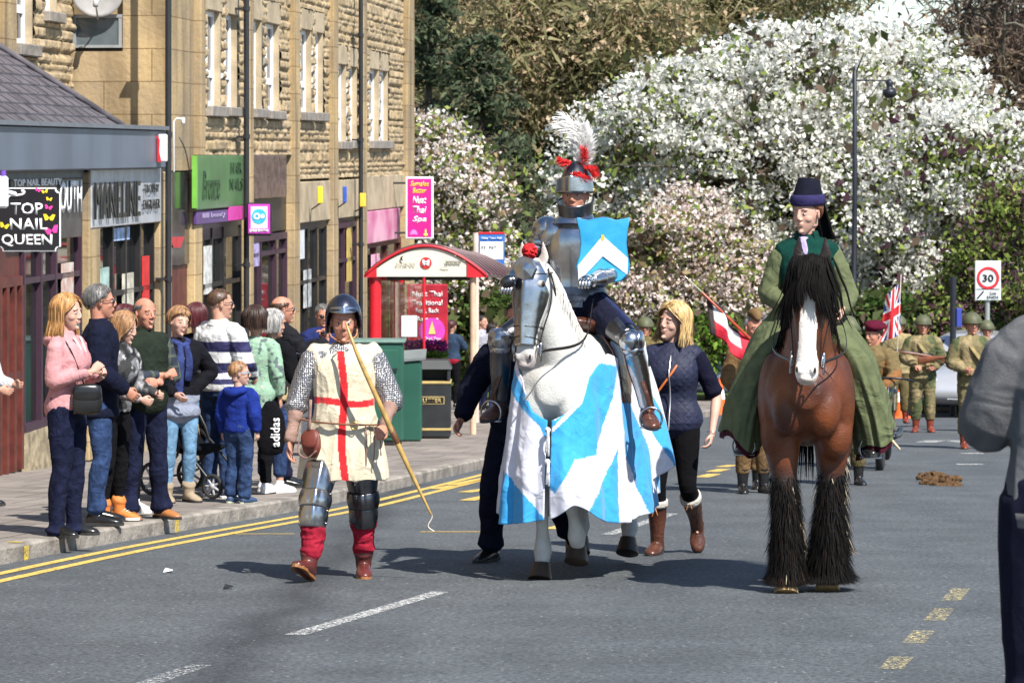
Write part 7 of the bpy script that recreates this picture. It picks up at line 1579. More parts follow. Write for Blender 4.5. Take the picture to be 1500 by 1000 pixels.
A.bits(lambda mb:mb.tube([(0,.0,1.43),(0,.0,1.49)],[(.12,.10),(.07,.07)],seg=20,n=2,up=(0,1,0)),'mail_collar',MAIL)
def tabc(co):
    k=A.k; x=co[:,0]/k; z=co[:,2]/k; y=co[:,1]; c=np.zeros((len(co),3))+np.array(CRM); w=vnoise(co,6,4)[:,None]; c=c*(1-.12*w)
    f=y<0.0; wx=.012*np.sin(z*9); red=f&((np.abs(x-.005+wx-(1.1-z)*.03)<.024)|((np.abs(z-1.135-.02*np.abs(x)+.012*np.sin(x*14))<.021)&(np.abs(x)<.215)))
    c[red]=(.52,.012,.018); return c
mb=MB(); A.torso(mb,.90,1.44,.036,gy=1.0)
mb.tube([(0,-.0,1.03),(0,0,.92),(0,0,.80),(-.0,0,.70),(0,0,.64)],[(.205,.155),(.245,.185),(.275,.205),(.29,.215),(.295,.215)],seg=28,n=4,up=(0,1,0),pw=2.3,round_=False)
for x in (-1,1): mb.tube([(x*.08,.0,1.455),(x*.15,.0,1.43)],[.060,.050],seg=12)
me_o=A.add(mb,'tabard',TAB,vox=.0065,smooth=4,disp=folds(.030,(8,6,2.2),61),color=tabc)
# belt and pouch
BRB=mat('belt_leather',(.15,.06,.025),rough=.45,var=.3)
mb=MB(); pts=[(.262*math.cos(a),.212*math.sin(a)-.005,1.005-.0*math.sin(a)-.015*math.cos(a*1.)) for a in np.linspace(0,2*PI,33)]; mb.tube(pts,[(.006,.017)]*33,seg=8,cap=False,up=(1,0,0)); mb.xf(A.scale); blt=mb.build('belt',BRB,A.root,smooth=True)
mb=MB(); ringm(mb,(.08,-.21,.995),.022,.004,axis='y'); mb.xf(A.scale); mb.build('buckle',BRASS if 'BRASS' in globals() else BRNLEA,blt,smooth=True)
pe=empty('belt_pouch',AP+Vector((-.19,-.18,.90)),math.radians(-30),'brown leather pouch hanging from the archer\'s belt','pouch'); RBL=mat('red_brown_leather',(.13,.028,.018),rough=.5,var=.3)
mb=MB(); mb.tube([(0,0,.07),(0,0,.03),(0,-.01,-.04),(0,0,-.09)],[(.040,.018),(.062,.024),(.070,.028),(.045,.018)],seg=16,n=4,up=(0,1,0)); mb.build('pouch',RBL,pe,smooth=True); mb=MB(); mb.tube([(0,-.015,.075),(0,-.035,.03),(0,-.045,-.03)],[(.042,.012),(.066,.016),(.05,.012)],seg=14,n=3,up=(0,1,0)); mb.build('flap',RBL,pe,smooth=True)
mb=MB(); mb.tube([(.0,-.02,.27),(.0,-.03,.15),(-.005,-.03,.08)],[(.012,.006)]*3,seg=6,n=3); mb.tube([(-.06,-.05,.04),(-.07,-.06,-.06),(0,-.065,-.10),(.07,-.06,-.05)],.005,seg=6,n=4); mb.build('thong',LNN,pe,smooth=True)
mb=MB()
for x in (.15,.20,.235): mb.tube([(x,-.17+.02*random.random(),.99),(x+.01,-.19,.9),(x+.015-.02*random.random(),-.19,.72+.1*random.random())],.004,seg=5,n=4)
mb.xf(A.scale); mb.build('bow_string_ties',LNN,A.root,smooth=True)
A.shoes(mat('oxblood_leather',(.09,.02,.018),rough=.3,var=.3,wr=.2),TANLEA,name='ankle_boot',shaft=.20,off=.010,laces=BRB)
for a,sg in (('L',-1),('R',1)):
    st=STEEL if a=='L' else STEELD; kn_,an,hp=A.J['kn'+a],A.J['an'+a],A.J['hip'+a]; t=(hp-kn_).normalized(); sh=(an-kn_).normalized()
    def pl(mb,p0,p1,r0,r1,A0=1.55,crest=.012):
        ax=(p1-p0).normalized(); fw=Vector((0,-1,0)); fw=(fw-ax*fw.dot(ax)).normalized(); sd=ax.cross(fw)
        def fn(u,v): 
            an_=(u*2-1)*A0; r=r0+(r1-r0)*v+.010*math.sin(PI*v)+crest*math.exp(-(an_/.16)**2); return p0.lerp(p1,v)+fw*math.cos(an_)*r+sd*math.sin(an_)*r*1.04
        mb.grid(fn,28,12)
    mb=MB(); pl(mb,kn_+t*.24,kn_+t*.03,.098,.082); pl(mb,kn_+t*.06,kn_+sh*.05,.095,.092,crest=.02); pl(mb,kn_+sh*.03,kn_+sh*.17,.085,.078); mb.xf(A.scale)
    o=mb.build('leg_armour',st,A.root,smooth=True); q=o.modifiers.new('t','SOLIDIFY'); q.thickness=.004
    mb=MB()
    for z,ax in ((.22,t),(.13,t),(.05,t)):
        for s2 in (-1,1): p=kn_+ax*z+Vector((s2*.095,-.035,0)); mb.ell(p,(.008,.008,.008),8,6)
    for z in (.06,.14):
        for s2 in (-1,1): p=kn_+sh*z+Vector((s2*.085,-.03,0)); mb.ell(p,(.008,.008,.008),8,6)
    mb.xf(A.scale); tag(mb.build('rivets',st,o,smooth=True),kind='stuff')
def khelm(mb):
    def sk(u,v):
        th=u*2*PI; f=math.cos(th); el=math.radians(np.interp(f,[-1,.25,.62,1],[-52,-50,18,24])); e=PI/2+(el-PI/2)*v; c=math.cos(e) if e>0 else 1-.10*math.sin(-e); fl=.014*max(0,(v-.86)/.14)
        return Vector((math.sin(th)*(.108*c+fl),.012-math.cos(th)*(.128*c+fl),.030+.140*math.sin(e)))
    mb.grid(sk,44,20,closeu=True)
DHS=mat('blued_helmet_steel',(.10,.11,.15),rough=.25,metal=.9,var=.4,vs=5)
mb=MB(); khelm(mb); mb.xf(A.scale@A.HM); hk=mb.build('helmet',DHS,A.root,smooth=True); q=hk.modifiers.new('t','SOLIDIFY'); q.thickness=.005
mb=MB(); 
def vz(u,v): a=(u*2-1)*.95; return Vector((math.sin(a)*(.112-.012*v),.010-math.cos(a)*(.134-.016*v+.010*math.exp(-(a/.2)**2)),.068+.050*v*(1-.5*abs(u*2-1))+.008*abs(u*2-1)))
mb.grid(vz,24,6); mb.xf(A.scale@A.HM); o=mb.build('brow_plate',STEEL,hk,smooth=True); q=o.modifiers.new('t','SOLIDIFY'); q.thickness=.004
A.bits(lambda mb:[mb.tube([(x*.085,-.01,-.02),(x*.075,-.04,-.08),(0,-.07,-.118)],.006,seg=6,n=3) for x in (-1,1)],'chin_strap',TANLEA,head=True)
# longbow: from above the brow down to the road at the right
e=empty('longbow',AP,0,'yew longbow held diagonally by the archer with its tip near the road','bow')
def bp_(px,py,dy): D=AP.y+dy; w=W(px,py,D); return w-AP
P0=[bp_(507,474,-.30),bp_(524,520,-.36),bp_(550,578,-.36),bp_(578,640,-.34),bp_(602,692,-.32),bp_(632,754,-.28)]
mb=MB(); mb.tube(P0,[.007,.013,.016,.018,.014,.006],seg=10,n=6); mb.build('bow_stave',mat('yew_wood',(.42,.27,.08),rough=.4,var=.3,vs=12),e,smooth=True)
mb=MB(); mb.tube([bp_(626,742,-.28),bp_(633,756,-.26),bp_(627,770,-.25),bp_(636,778,-.25)],.004,seg=5,n=5); mb.tube([P0[0],bp_(513,470,-.27),bp_(505,478,-.27)],.004,seg=5,n=4); mb.build('bow_string',mat('pale_string',(.65,.6,.5)),e,smooth=True)
mb=MB(); mb.tube([bp_(572,626,-.34),bp_(582,648,-.34)],.021,seg=10); mb.build('grip_binding',BRB,e,smooth=True)
# ---------------------------------------------------------------- woman in navy gilet
NW=Person('smiling blonde woman in navy quilted gilet and brown boots walking beside the white horse',G(986,812),-14,1.77,fem=True,g=1.10,head=(-30,-8,6),vox=.009,skin=SKIN_P,smile=True,seed=60,
  arms=dict(elL=(-.24,.06,1.16),wrL=(-.20,-.02,.95),elR=(.31,.02,1.12),wrR=(.30,-.12,.87)),hands=(None,((-.1,-.35,-.9),(-.9,-.1,0))),hcurl=(.5,.6),
  legs=dict(knL=(-.10,-.08,.50),anL=(-.115,.0,.085),knR=(.115,-.06,.50),anR=(.13,.24,.19)))
NW.fd=dict(L=(-.1,-1,0),R=(.15,-.55,-.80))
LEG=mat('black_leggings',(.004,.004,.005),rough=.95,bump=.1,bs=200,wr=.2,wrs=8,spec=.1)
NW.trousers(LEG,off=.006,hem=0,bag=.0,t1=.66,name='leggings',amp=.003); NT=cloth('navy_jersey',(.008,.008,.022)); NW.top(NT,z0=.98,off=.016,sleeve=.44,name='t_shirt',cuff=.006)
QN=mat('navy_quilting',(.006,.009,.034),rough=.7,var=.15,wr=.3)
nt=QN.node_tree; n_=nt.nodes; l_=nt.links; tc=[x for x in n_ if x.bl_idname=='ShaderNodeTexCoord'][0]; mp=n_.new('ShaderNodeMapping'); mp.inputs['Rotation'].default_value=(0,math.radians(45),0); l_.new(tc.outputs['Object'],mp.inputs['Vector']); ck=n_.new('ShaderNodeTexVoronoi'); ck.distance='CHEBYCHEV'; ck.inputs['Scale'].default_value=26; ck.inputs['Randomness'].default_value=0; l_.new(mp.outputs[0],ck.inputs['Vector']); bq=n_.new('ShaderNodeBump'); bq.invert=True; bq.inputs['Strength'].default_value=.7; bq.inputs['Distance'].default_value=.01; l_.new(ck.outputs['Distance'],bq.inputs['Height']); l_.new(bq.outputs[0],n_['Principled BSDF'].inputs['Normal'])
NW.top(QN,z0=.885,z1=1.455,off=.030,sleeve=0,name='gilet',amp=.004,flare=.0); NW.collar(QN,hgt=.06,r=.064,open_=.6)
mb=MB()
zz=[(.90,.205),(1.0,.178),(1.1,.142),(1.2,.156),(1.28,.192),(1.34,.168),(1.42,.12)]
mb.tube([(.01,-y*1.03-.012,z) for z,y in zz],[(.005,.003)]*7,seg=6,n=3); mb.xf(NW.scale); mb.build('zip',mat('zip_metal',(.6,.6,.6),rough=.3,metal=.7),NW.root,smooth=True)
mb=MB(); mb.tube([(.09,.0,1.47),(.05,-.17,1.34),(-.06,-.20,1.18),(-.17,-.16,1.03),(-.19,-.13,.98)],[(.009,.003)]*5,seg=6,n=5,up=(0,-1,0)); mb.tube([(-.19,-.13,.99),(-.19,-.135,.955)],.022,seg=10); mb.xf(NW.scale); mb.build('shoulder_strap',mat('orange_tan_strap',(.5,.13,.03),rough=.5),NW.root,smooth=True)
NW.shoes(BRNLEA,SOLE,name='tall_boot',shaft=.66,off=.012,boff=.006,shaft_off=.004)
SOCK=cloth('cream_sock',(.62,.58,.52))
for a in 'LR':
    an,kn_=NW.J['an'+a],NW.J['kn'+a]; mb=MB(); mb.tube([an.lerp(kn_,.64),an.lerp(kn_,.74)],[.079,.077],seg=18,n=3,round_=False); mb.xf(NW.scale); mb.build('boot_sock',SOCK,NW.root,smooth=True)
    mb=MB(); p=an.lerp(kn_,.62)+Vector((.0,-.075,0)); mb.tube([p+Vector((-.03,.01,.02)),p,p+Vector((.03,.01,.02))],.005,seg=5,n=3); mb.tube([p,p+Vector((-.02,-.01,-.06))],.005,seg=5); mb.tube([p,p+Vector((.02,-.01,-.05))],.005,seg=5); mb.xf(NW.scale); mb.build('boot_lace',TANLEA,NW.root,smooth=True)
NW.hair(H_BL,'long',.17,n=520,wave=.016,w=.008,vol=.012,fringe=False,thick=.016); 
mb=MB(); wr=NW.J['wrR']; ringm(mb,(wr.x,wr.y,wr.z+.03),.032,.003,axis='z') if False else mb.tube([(wr.x+.033*math.cos(a),wr.y+.033*math.sin(a),wr.z+.02) for a in np.linspace(0,2*PI,17)],.003,seg=5,cap=False,up=(0,0,1)); mb.xf(NW.scale); mb.build('bracelet',mat('silver',(.7,.7,.7),rough=.2,metal=1.),NW.root,smooth=True)
# ---------------------------------------------------------------- man leading the white horse (behind it)
LM=Person('man in navy walking behind the white horse with his arm swinging out',G(762,823),-20,1.80,g=1.12,head=(-10,8,0),vox=.010,seed=62,skin=SKIN_R,
  arms=dict(elL=(-.34,-.02,1.17),wrL=(-.36,-.16,.97),elR=(.26,-.15,1.2),wrR=(.2,-.4,1.25)),hands=(((-.3,-.45,-.8),(.8,-.2,0)),None),hcurl=(.55,.9),
  legs=dict(knL=(-.17,-.10,.5),anL=(-.21,-.0,.085),knR=(.16,.10,.5),anR=(.26,.30,.17)))
LM.fd=dict(L=(-.2,-1,0),R=(.4,-.8,-.35))
LM.trousers(NAVY,off=.018,hem=.02,bag=.016); LM.top(cloth('navy_blazer',(.007,.009,.022)),z0=.82,off=.032,sleeve=.96,name='jacket',collar=.03,bag=.012,amp=.014); LM.shoes(BLKLEA,SOLE); LM.hair(H_DK,'short',.03,n=260)
# ---------------------------------------------------------------- soldiers
KH1=cloth('olive_drab',(.16,.125,.055),var=.25); KH2=cloth('khaki_wool',(.20,.12,.055),var=.2); KH3=cloth('pale_khaki',(.36,.29,.15),var=.2); HELM=mat('olive_helmet',(.07,.075,.035),rough=.6,var=.3,vs=9); RIFW=mat('rifle_wood',(.16,.05,.02),rough=.4,var=.3); GUNM=mat('gunmetal',(.03,.03,.035),rough=.35,metal=.7); PCH=cloth('web_canvas',(.36,.28,.13)); RBT=mat('russet_boot',(.16,.03,.015),rough=.35,var=.3)
CAMG=attrmat('olive_blotch_camouflage',wr=.5)
def camg(co): c=np.zeros((len(co),3))+np.array((.17,.14,.065)); n=vnoise(co,8,3); c[n>.6]=(.07,.085,.035); c[n<.3]=(.27,.21,.11); return c
SG='soldiers in old olive uniforms marching behind the riders'
def helmet(P,m=HELM,net=False):
    def f(mb):
        def sk(u,v):
            th=u*2*PI; el=PI/2-v*(PI/2+.16); r=1+.03*max(0,v-.88)/.12; return Vector((math.sin(th)*math.cos(el)*.118*r,.012-math.cos(th)*math.cos(el)*.136*r,.030+.130*math.sin(el)+(.012 if math.cos(th)>.6 and v>.9 else 0)))
        mb.grid(sk,28,10,closeu=True)
    o=P.bits(f,'helmet',m,head=True); q=o.modifiers.new('t','SOLIDIFY'); q.thickness=.005
    P.bits(lambda mb:[mb.tube([(x*.10,.0,.03),(x*.075,-.03,-.07),(0,-.06,-.118)],.005,seg=5,n=3) for x in (-1,1)],'chin_strap',TANLEA,head=True)
def soldier(label,x,y,yaw,h,mt,col=None,arms=None,hands=(None,None),legs=None,boots=None,hat='helmet',D=None,pouches=True,head=(0,0,0),g=1.06,seed=0,trs=None,gait=None):
    P=Person(label,G(x,y) if D is None else D,yaw,h,g=g,head=head,vox=.013,skin=SKIN_R,seed=seed,arms=arms,hands=hands,legs=legs,hcurl=(1,1),group=SG)
    P.trousers(trs or mt,off=.022,hem=-.008,bag=.02,t1=.84,color=None) if False else P.trousers(trs or mt,off=.022,hem=-.01,bag=.018,t1=.86,amp=.014)
    if trs is None and col: setcol(P.root.children[-1].data,col(verts(P.root.children[-1].data)))
    P.top(mt,z0=.84,off=.034,name='tunic',color=col,flare=.02,amp=.014,bag=.014,collar=.02,sleeve=.97)
    P.shoes(boots or RBT,SOLE,name='boot',shaft=.42,off=.010)
    if pouches:
        mb=MB(); 
        pts=[(.215*math.cos(a)*g,.165*math.sin(a)*g,1.03) for a in np.linspace(0,2*PI,25)]; mb.tube(pts,[(.006,.02)]*25,seg=6,cap=False,up=(1,0,0)); mb.xf(P.scale); b=mb.build('web_belt',PCH,P.root,smooth=True)
        for x_ in (-.13,-.06,.06,.13): mb=MB(); mb.bbox(x_-.032,x_+.032,-.215*g,-.165*g,.985,1.075,.01); mb.xf(P.scale); mb.build('ammunition_pouch',PCH,b)
        mb=MB(); mb.tube([(-.09,.02,1.47),(-.06,-.15,1.36),(.08,-.19,1.16),(.16,-.16,1.05)],[(.03,.006)]*4,seg=6,n=4,up=(0,-1,0)); mb.xf(P.scale); mb.build('bandolier',PCH,P.root,smooth=True)
    if hat=='helmet': helmet(P)
    return P
def rifle(label,mid,d,up=(0,0,1)):
    e=empty('rifle',mid,0,label,'rifle'); s_,dd,u=frame(d,up)
    P=lambda a,b: dd*a+u*b
    mb=MB(); mb.tube([P(-.55,-.07),P(-.50,-.065),P(-.3,-.02),P(-.2,-.01),P(0,0),P(.38,.005)],[(.018,.055),(.018,.055),(.018,.032),(.017,.022),(.02,.026),(.014,.016)],seg=10,n=3,up=u); mb.build('stock',RIFW,e,smooth=True)
    mb=MB(); mb.tube([P(-.15,.022),P(.56,.022)],.0095,seg=8); mb.tube([P(-.16,.025),P(.05,.025)],[.016,.016],seg=8); mb.tube([P(.54,.022),P(.545,.045)],.005,seg=5); mb.build('barrel',GUNM,e,smooth=True)
    mb=MB(); mb.tube([P(-.35,-.06),P(-.1,-.14),P(.2,-.12),P(.3,-.01)],[(.004,.012)]*4,seg=6,n=4); mb.build('sling',BRB,e,smooth=True); return e
s1=soldier('helmeted soldier with canvas pouches holding a rifle across his waist, nearest of the far group',1352,633,-4,1.80,CAMG,camg,arms=dict(elL=(-.28,.0,1.14),wrL=(.0-.12,-.25,1.04),elR=(.28,.02,1.14),wrR=(.16,-.24,1.0)),hands=(((.6,-.6,-.3),(0,.4,-.9)),((-.6,-.5,-.3),(0,.4,.9))),seed=70)
rifle('wooden stocked rifle carried level by the nearest far soldier',W(1352,520,G(0,633).y-.27),(-1,-.1,.14))
s2=soldier('helmeted soldier in pale khaki behind the shoulder of the nearest far soldier',1330,630,-8,1.74,KH3,seed=71,trs=KH1,D=G(1330,628)+Vector((0,1.2,.0)),pouches=False)
s3=soldier('helmeted soldier with a shoulder patch and red boots beside the silver car',1418,655,8,1.80,CAMG,camg,arms=dict(elL=(-.28,.02,1.14),wrL=(-.16,-.22,1.06)),seed=72,D=G(1424,657))
rifle('rifle pointing left from the soldier near the grey jacketed man',W(1405,524,G(0,655).y-.3),(1,-.2,-.05))
s4=soldier('helmeted soldier beyond the one with the shoulder patch',1440,640,0,1.72,CAMG,camg,seed=73,D=G(1445,632))
s5=soldier('helmeted soldier seen over the white horse, left of the navy woman',915,640,10,1.80,CAMG,camg,seed=74,D=G(913,642))
s6=soldier('second helmeted soldier close beside the blonde woman',942,640,-5,1.76,KH1,None,seed=75,D=G(945,640),pouches=False)
# veteran in a khaki side cap carrying a flag
v=Person('elderly man in khaki battledress and side cap carrying the red and white flag',G(1104,722),12,1.74,g=1.05,head=(6,4,0),vox=.010,seed=76,skin=SKIN_R,arms=dict(elL=(-.27,.0,1.14),wrL=(-.17,-.14,.98),elR=(.27,.0,1.14),wrR=(.12,-.24,1.05)),hcurl=(1.2,1.2))
v.trousers(KH2,off=.018,hem=.0,bag=.014,t1=.86); v.top(KH2,z0=.92,off=.03,name='battledress',collar=.03); v.shoes(BLKLEA,SOLE,name='boot',shaft=.42,off=.01); v.hair(H_GR,'short',.03,n=240,recede=.6)
def cap_(mb): mb.tube([(0,.10,.10),(0,.03,.135),(0,-.05,.135),(0,-.10,.10)],[(.03,.03),(.055,.05),(.055,.05),(.03,.03)],seg=14,n=4,up=(0,0,1)); 
v.bits(cap_,'side_cap',KH2,head=True); v.bits(lambda mb:mb.ell((.045,-.075,.11),(.012,.008,.012),8,6),'cap_badge',BRNLEA,head=True)
def pole(label,p0,p1,r,m,cat,name): 
    e=empty(name,p0,0,label,cat); mb=MB(); mb.tube([(0,0,0),Vector(p1)-Vector(p0)],[r,r*.8],seg=8); mb.build('pole',m,e,smooth=True); return e
D1=G(0,722).y-.35
p0=W(1118,515,D1); p1=W(1028,428,D1-.1)
fl=pole('red and white flag on a tilted red varnished pole with a spear tip',p0,p1,.015,mat('red_varnished_pole',(.35,.05,.02),rough=.35),'flag','flag')
dd=(p1-p0); mb=MB(); mb.tube([dd,dd*1.28],[.012,.002],seg=8); mb.build('spear_tip',mat('brass_spike',(.6,.55,.4),rough=.3,metal=.6),fl,smooth=True)
def flg(u,v): 
    q=dd*(.92-.70*u)+Vector((.03*v+.05*math.sin(u*7),.04*math.sin(u*9+v*5),-.36*v*(1-.25*u)+.0)); return q
mb=MB(); mb.grid(flg,30,20); me=mb.mesh('cloth'); co=verts(me); 
i=np.arange(len(co)); u=(i%31)/30; vv=(i//31)/20; c=np.full((len(co),3),.72); c[vv<.12]=(.02,.015,.02); c[(vv>.55)|(u>.8)]=(.55,.02,.04); c[(u<.1)]=(.03,.02,.02); setcol(me,c)
o=mesh_obj('cloth',me,attrmat('printed_flag',rough=.7,wr=.3),fl); q=o.modifiers.new('t','SOLIDIFY'); q.thickness=.004
# men behind the bay horse: legs glimpsed
b2=soldier('second marcher in khaki and black boots close behind the veteran',1090,700,5,1.74,KH2,None,seed=77,D=G(1125,716),pouches=False,boots=BLKLEA,hat=None); b2.hair(H_DG,'short',.03,n=150)
b3=soldier('marcher in maroon and khaki behind the bay horse on the right',1245,706,0,1.70,KH1,None,seed=78,D=G(1243,710),pouches=False,boots=BLKLEA); 
# beret man on motorcycle
MBP=G(1292,686)
m=Person('soldier in a maroon beret and brown smock seated on a wartime motorcycle',MBP+Vector((-.05,.35,-.13)),-28,1.78,g=1.15,head=(-25,6,0),vox=.012,seed=79,skin=SKIN_R,arms=dict(elL=(-.3,-.12,1.16),wrL=(-.28,-.42,1.08),elR=(.3,-.12,1.16),wrR=(.28,-.42,1.08)),hands=(((0,-.9,-.3),(0,0,-1)),((0,-.9,-.3),(0,0,-1))),hcurl=(1.2,1.2),legs=dict(knL=(-.2,-.38,.82),anL=(-.2,-.2,.42),knR=(.2,-.38,.82),anR=(.2,-.2,.42)))
m.trousers(KH3,off=.02,hem=0,bag=.015,t1=.86); m.top(attrmat('brown_smock',wr=.5),z0=.88,off=.035,name='smock',collar=.03,amp=.016,color=lambda co:(lambda n:np.where((n>.55)[:,None],np.array((.20,.085,.025)),np.array((.14,.10,.04))))(vnoise(co,7,5))); m.shoes(BRNLEA,SOLE,name='boot',shaft=.4); m.hair(H_BR,'short',.02,n=150)
m.bits(lambda mb:(mb.tube([(0,.01,.055),(0,.01,.085)],[(.084,.104),(.09,.11)],seg=20,n=2,up=(0,1,0)),mb.ell((.02,.015,.105),(.115,.125,.045),18,8,R=Matrix.Rotation(.3,3,'Y'))),'beret',cloth('maroon_beret',(.10,.008,.025)),head=True)
m.bits(lambda mb:mb.ell((-.045,-.10,.085),(.016,.006,.018),10,6),'cap_badge',mat('pale_badge',(.6,.58,.5),rough=.3,metal=.5),head=True)
rifle('slung rifle rising behind the shoulder of the soldier in the maroon beret',MBP+Vector((-.27,.5,1.30)),(-.05,0,1),up=(0,1,0))
mc=empty('motorcycle',MBP,math.radians(-10),'olive green wartime motorcycle half hidden behind the bay horse','motorcycle'); OLP=mat('olive_drab_paint',(.06,.075,.035),rough=.5,var=.2)
for y,nm in ((-.35,'front'),(1.05,'rear')):
    wv=empty('wheel',(0,y,.33)); wv.parent=mc; mb=MB(); ringm(mb,(0,0,0),.29,.045,n=32); mb.build('tyre',TY_,wv,smooth=True)
    mb=MB(); ringm(mb,(0,0,0),.25,.012); mb.cyl((-.05,0,0),(.05,0,0),.04)
    for k in range(14): a=2*PI*k/14; mb.tube([(.03*(-1)**k,.03*math.cos(a),.03*math.sin(a)),(0,.25*math.cos(a+.2),.25*math.sin(a+.2))],.003,seg=4)
    mb.build('rim',OLP,wv,smooth=True)
    mb=MB()
    mb.grid(lambda u,v: Vector(((v-.5)*.14,.37*math.cos(.3+u*2.6),.37*math.sin(.3+u*2.6))),20,4); o=mb.build('mudguard',OLP,wv,smooth=True); q=o.modifiers.new('t','SOLIDIFY'); q.thickness=.006
mb=MB()
for x in (-.08,.08): mb.tube([(x,-.35,.33),(x,-.22,.75),(x,-.15,.98)],.018,seg=8)
mb.tube([(-.36,.02,1.02),(-.2,-.10,1.06),(.2,-.10,1.06),(.36,.02,1.02)],.014,seg=8,n=4); mb.build('fork',GUNM,mc,smooth=True)
mb=MB(); mb.tube([(0,-.30,.86),(0,-.20,.88),(0,-.10,.87)],[.085,.09,.04],seg=18,n=3); mb.build('headlamp',mat('green_lamp_shell',(.10,.16,.11),rough=.4),mc,smooth=True)
mb=MB(); mb.tube([(0,-.15,.84),(0,.1,.88),(0,.35,.84)],[(.06,.06),(.13,.11),(.09,.07)],seg=16,n=3,up=(0,0,1)); mb.build('fuel_tank',OLP,mc,smooth=True)
mb=MB(); mb.tube([(0,.1,.3),(0,.1,.7)],[(.12,.14),(.09,.1)],seg=14); mb.tube([(.12,.2,.35),(.16,.8,.33),(.16,1.1,.36)],.035,seg=10,n=3); mb.build('engine',GUNM,mc,smooth=True)
mb=MB(); mb.tube([(0,.4,.84),(0,.55,.86),(0,.68,.84)],[(.10,.03),(.16,.05),(.12,.03)],seg=14,n=3,up=(0,0,1)); mb.build('saddle',BLKLEA,mc,smooth=True)
# union flag on a thin staff
D2=G(0,640).y; p0=W(1310,600,D2); p1=W(1320,402,D2)
uf_=pole('union flag hanging from a thin staff above the soldiers',p0,p1,.008,mat('pale_staff',(.5,.45,.4)),'flag','flag')
H_=(p1-p0); k2=D2/F
def un(u,v): return H_*.97+Vector((-(24*u+4*v*u)*k2*(.9+.2*v)-.002,.05*math.sin(u*7+v*2),-(6+76*v+18*u*(1-v*.3))*k2+ .0))
mb=MB(); mb.grid(un,44,88); me=mb.mesh('cloth'); n=len(me.vertices); i=np.arange(n); u=(i%45)/44; v2=(i//45)/88
a=u*1.0; b=v2*1.0; X=(a-.5)*2; Z=(b-.5)*2
c=np.zeros((n,3))+np.array((.02,.03,.18)); dg=np.minimum(abs(X-Z),abs(X+Z)); c[dg<.32]=(.72,.72,.72); c[dg<.12]=(.6,.02,.03); c[(abs(X)<.34)|(abs(Z)<.26)]=(.72,.72,.72); c[(abs(X)<.2)|(abs(Z)<.16)]=(.6,.02,.03); setcol(me,c)
o=mesh_obj('cloth',me,MC['printed_flag'],uf_); q=o.modifiers.new('t','SOLIDIFY'); q.thickness=.003
# ---------------------------------------------------------------- man in the grey jacket, right foreground, seen from behind
GJ=cloth('grey_cotton_jacket',(.14,.14,.143),var=.1,wr=.6,wrs=6); FP_=Vector(((1575-750)/4500*9.4,9.4,gz(9.4)))
f=Person('man in a grey jacket and dark trousers seen from behind, large at the right edge',FP_,172,1.96,g=1.03,head=(30,14,0),vox=.009,seed=90,skin=SKIN,eyes=False,arms=dict(shL=(-.16,0,1.37),shR=(.16,0,1.37),elR=(.235,-.05,1.17),wrR=(.14,-.30,1.36),elL=(-.24,-.06,1.17),wrL=(-.14,-.30,1.36)),lean=(0,-.03))
f.trousers(cloth('midnight_trousers',(.010,.011,.026),var=.05,wr=.4,wrs=5),off=.03,hem=.03,bag=.02,amp=.014,sc=(6,6,3)); f.top(GJ,z0=.91,off=.028,name='jacket',bag=.018,amp=.024,sc=(5,5,3.5),vox=.008,smooth=4)
f.collar(mat('dark_corduroy',(.03,.035,.05),rough=.9),hgt=.06,r=.08); mb=MB(); mb.tube([(0,0,.885),(0,0,.94)],[(.20,.155),(.205,.16)],seg=28,n=3,up=(0,1,0),round_=False); mb.xf(f.scale); mb.build('waistband',GJ,f.root,smooth=True)
f.shoes(BLKLEA,SOLE); f.hair(H_BR,'short',.02,n=150)
# ================================================================ street furniture and vehicles
BRED=mat('shelter_red_paint',(.52,.015,.025),rough=.35,var=.1); CREAMP=mat('shelter_cream_panel',(.66,.62,.50),rough=.4,var=.05); GLC=mat('clear_glass',(.8,.85,.85),rough=.03,trans=1.,var=.0,alpha=.35); 
# bus shelter: its end faces us
Ds=44.0; k=Ds/F
bs=empty('bus_shelter',W(540,485,Ds),0,'red and cream bus shelter with a curved roof and glass sides','bus shelter'); bs.location.z=gz(Ds)+.12; o0=Vector(bs.location)
L_=lambda x,y,dy=0.: W(x,y,Ds)-o0+Vector((0,dy,0))
rx0,rx1=535,712
def arch(x): t=(x-rx0)/(rx1-rx0); return 402-43*math.sin(PI*min(1,max(0,t)))**.9
def roofpt(x,dy,off=0): return L_(x,arch(x)+off,0)+FT_*dy
FT_=Vector((.1149,.9934,-.0578))
LEN=4.2
mb=MB(); mb.grid(lambda u,v: roofpt(rx0+(rx1-rx0)*u,LEN*v),26,10); o=mb.build('roof',mat('maroon_translucent_roof',(.13,.07,.08),rough=.25,var=.3,vs=3,col2=(.22,.15,.16)),bs,smooth=True); q=o.modifiers.new('t','SOLIDIFY'); q.thickness=.03
mb=MB()
for i in range(9):
    yy=LEN*i/8; pts=[roofpt(rx0+(rx1-rx0)*t,yy)+Vector((0,0,.02)) for t in np.linspace(0,1,14)]; mb.tube(pts,.014,seg=5)
tag(mb.build('roof_ribs',mat('roof_rib',(.10,.05,.055),rough=.4),o,smooth=True),kind='stuff')
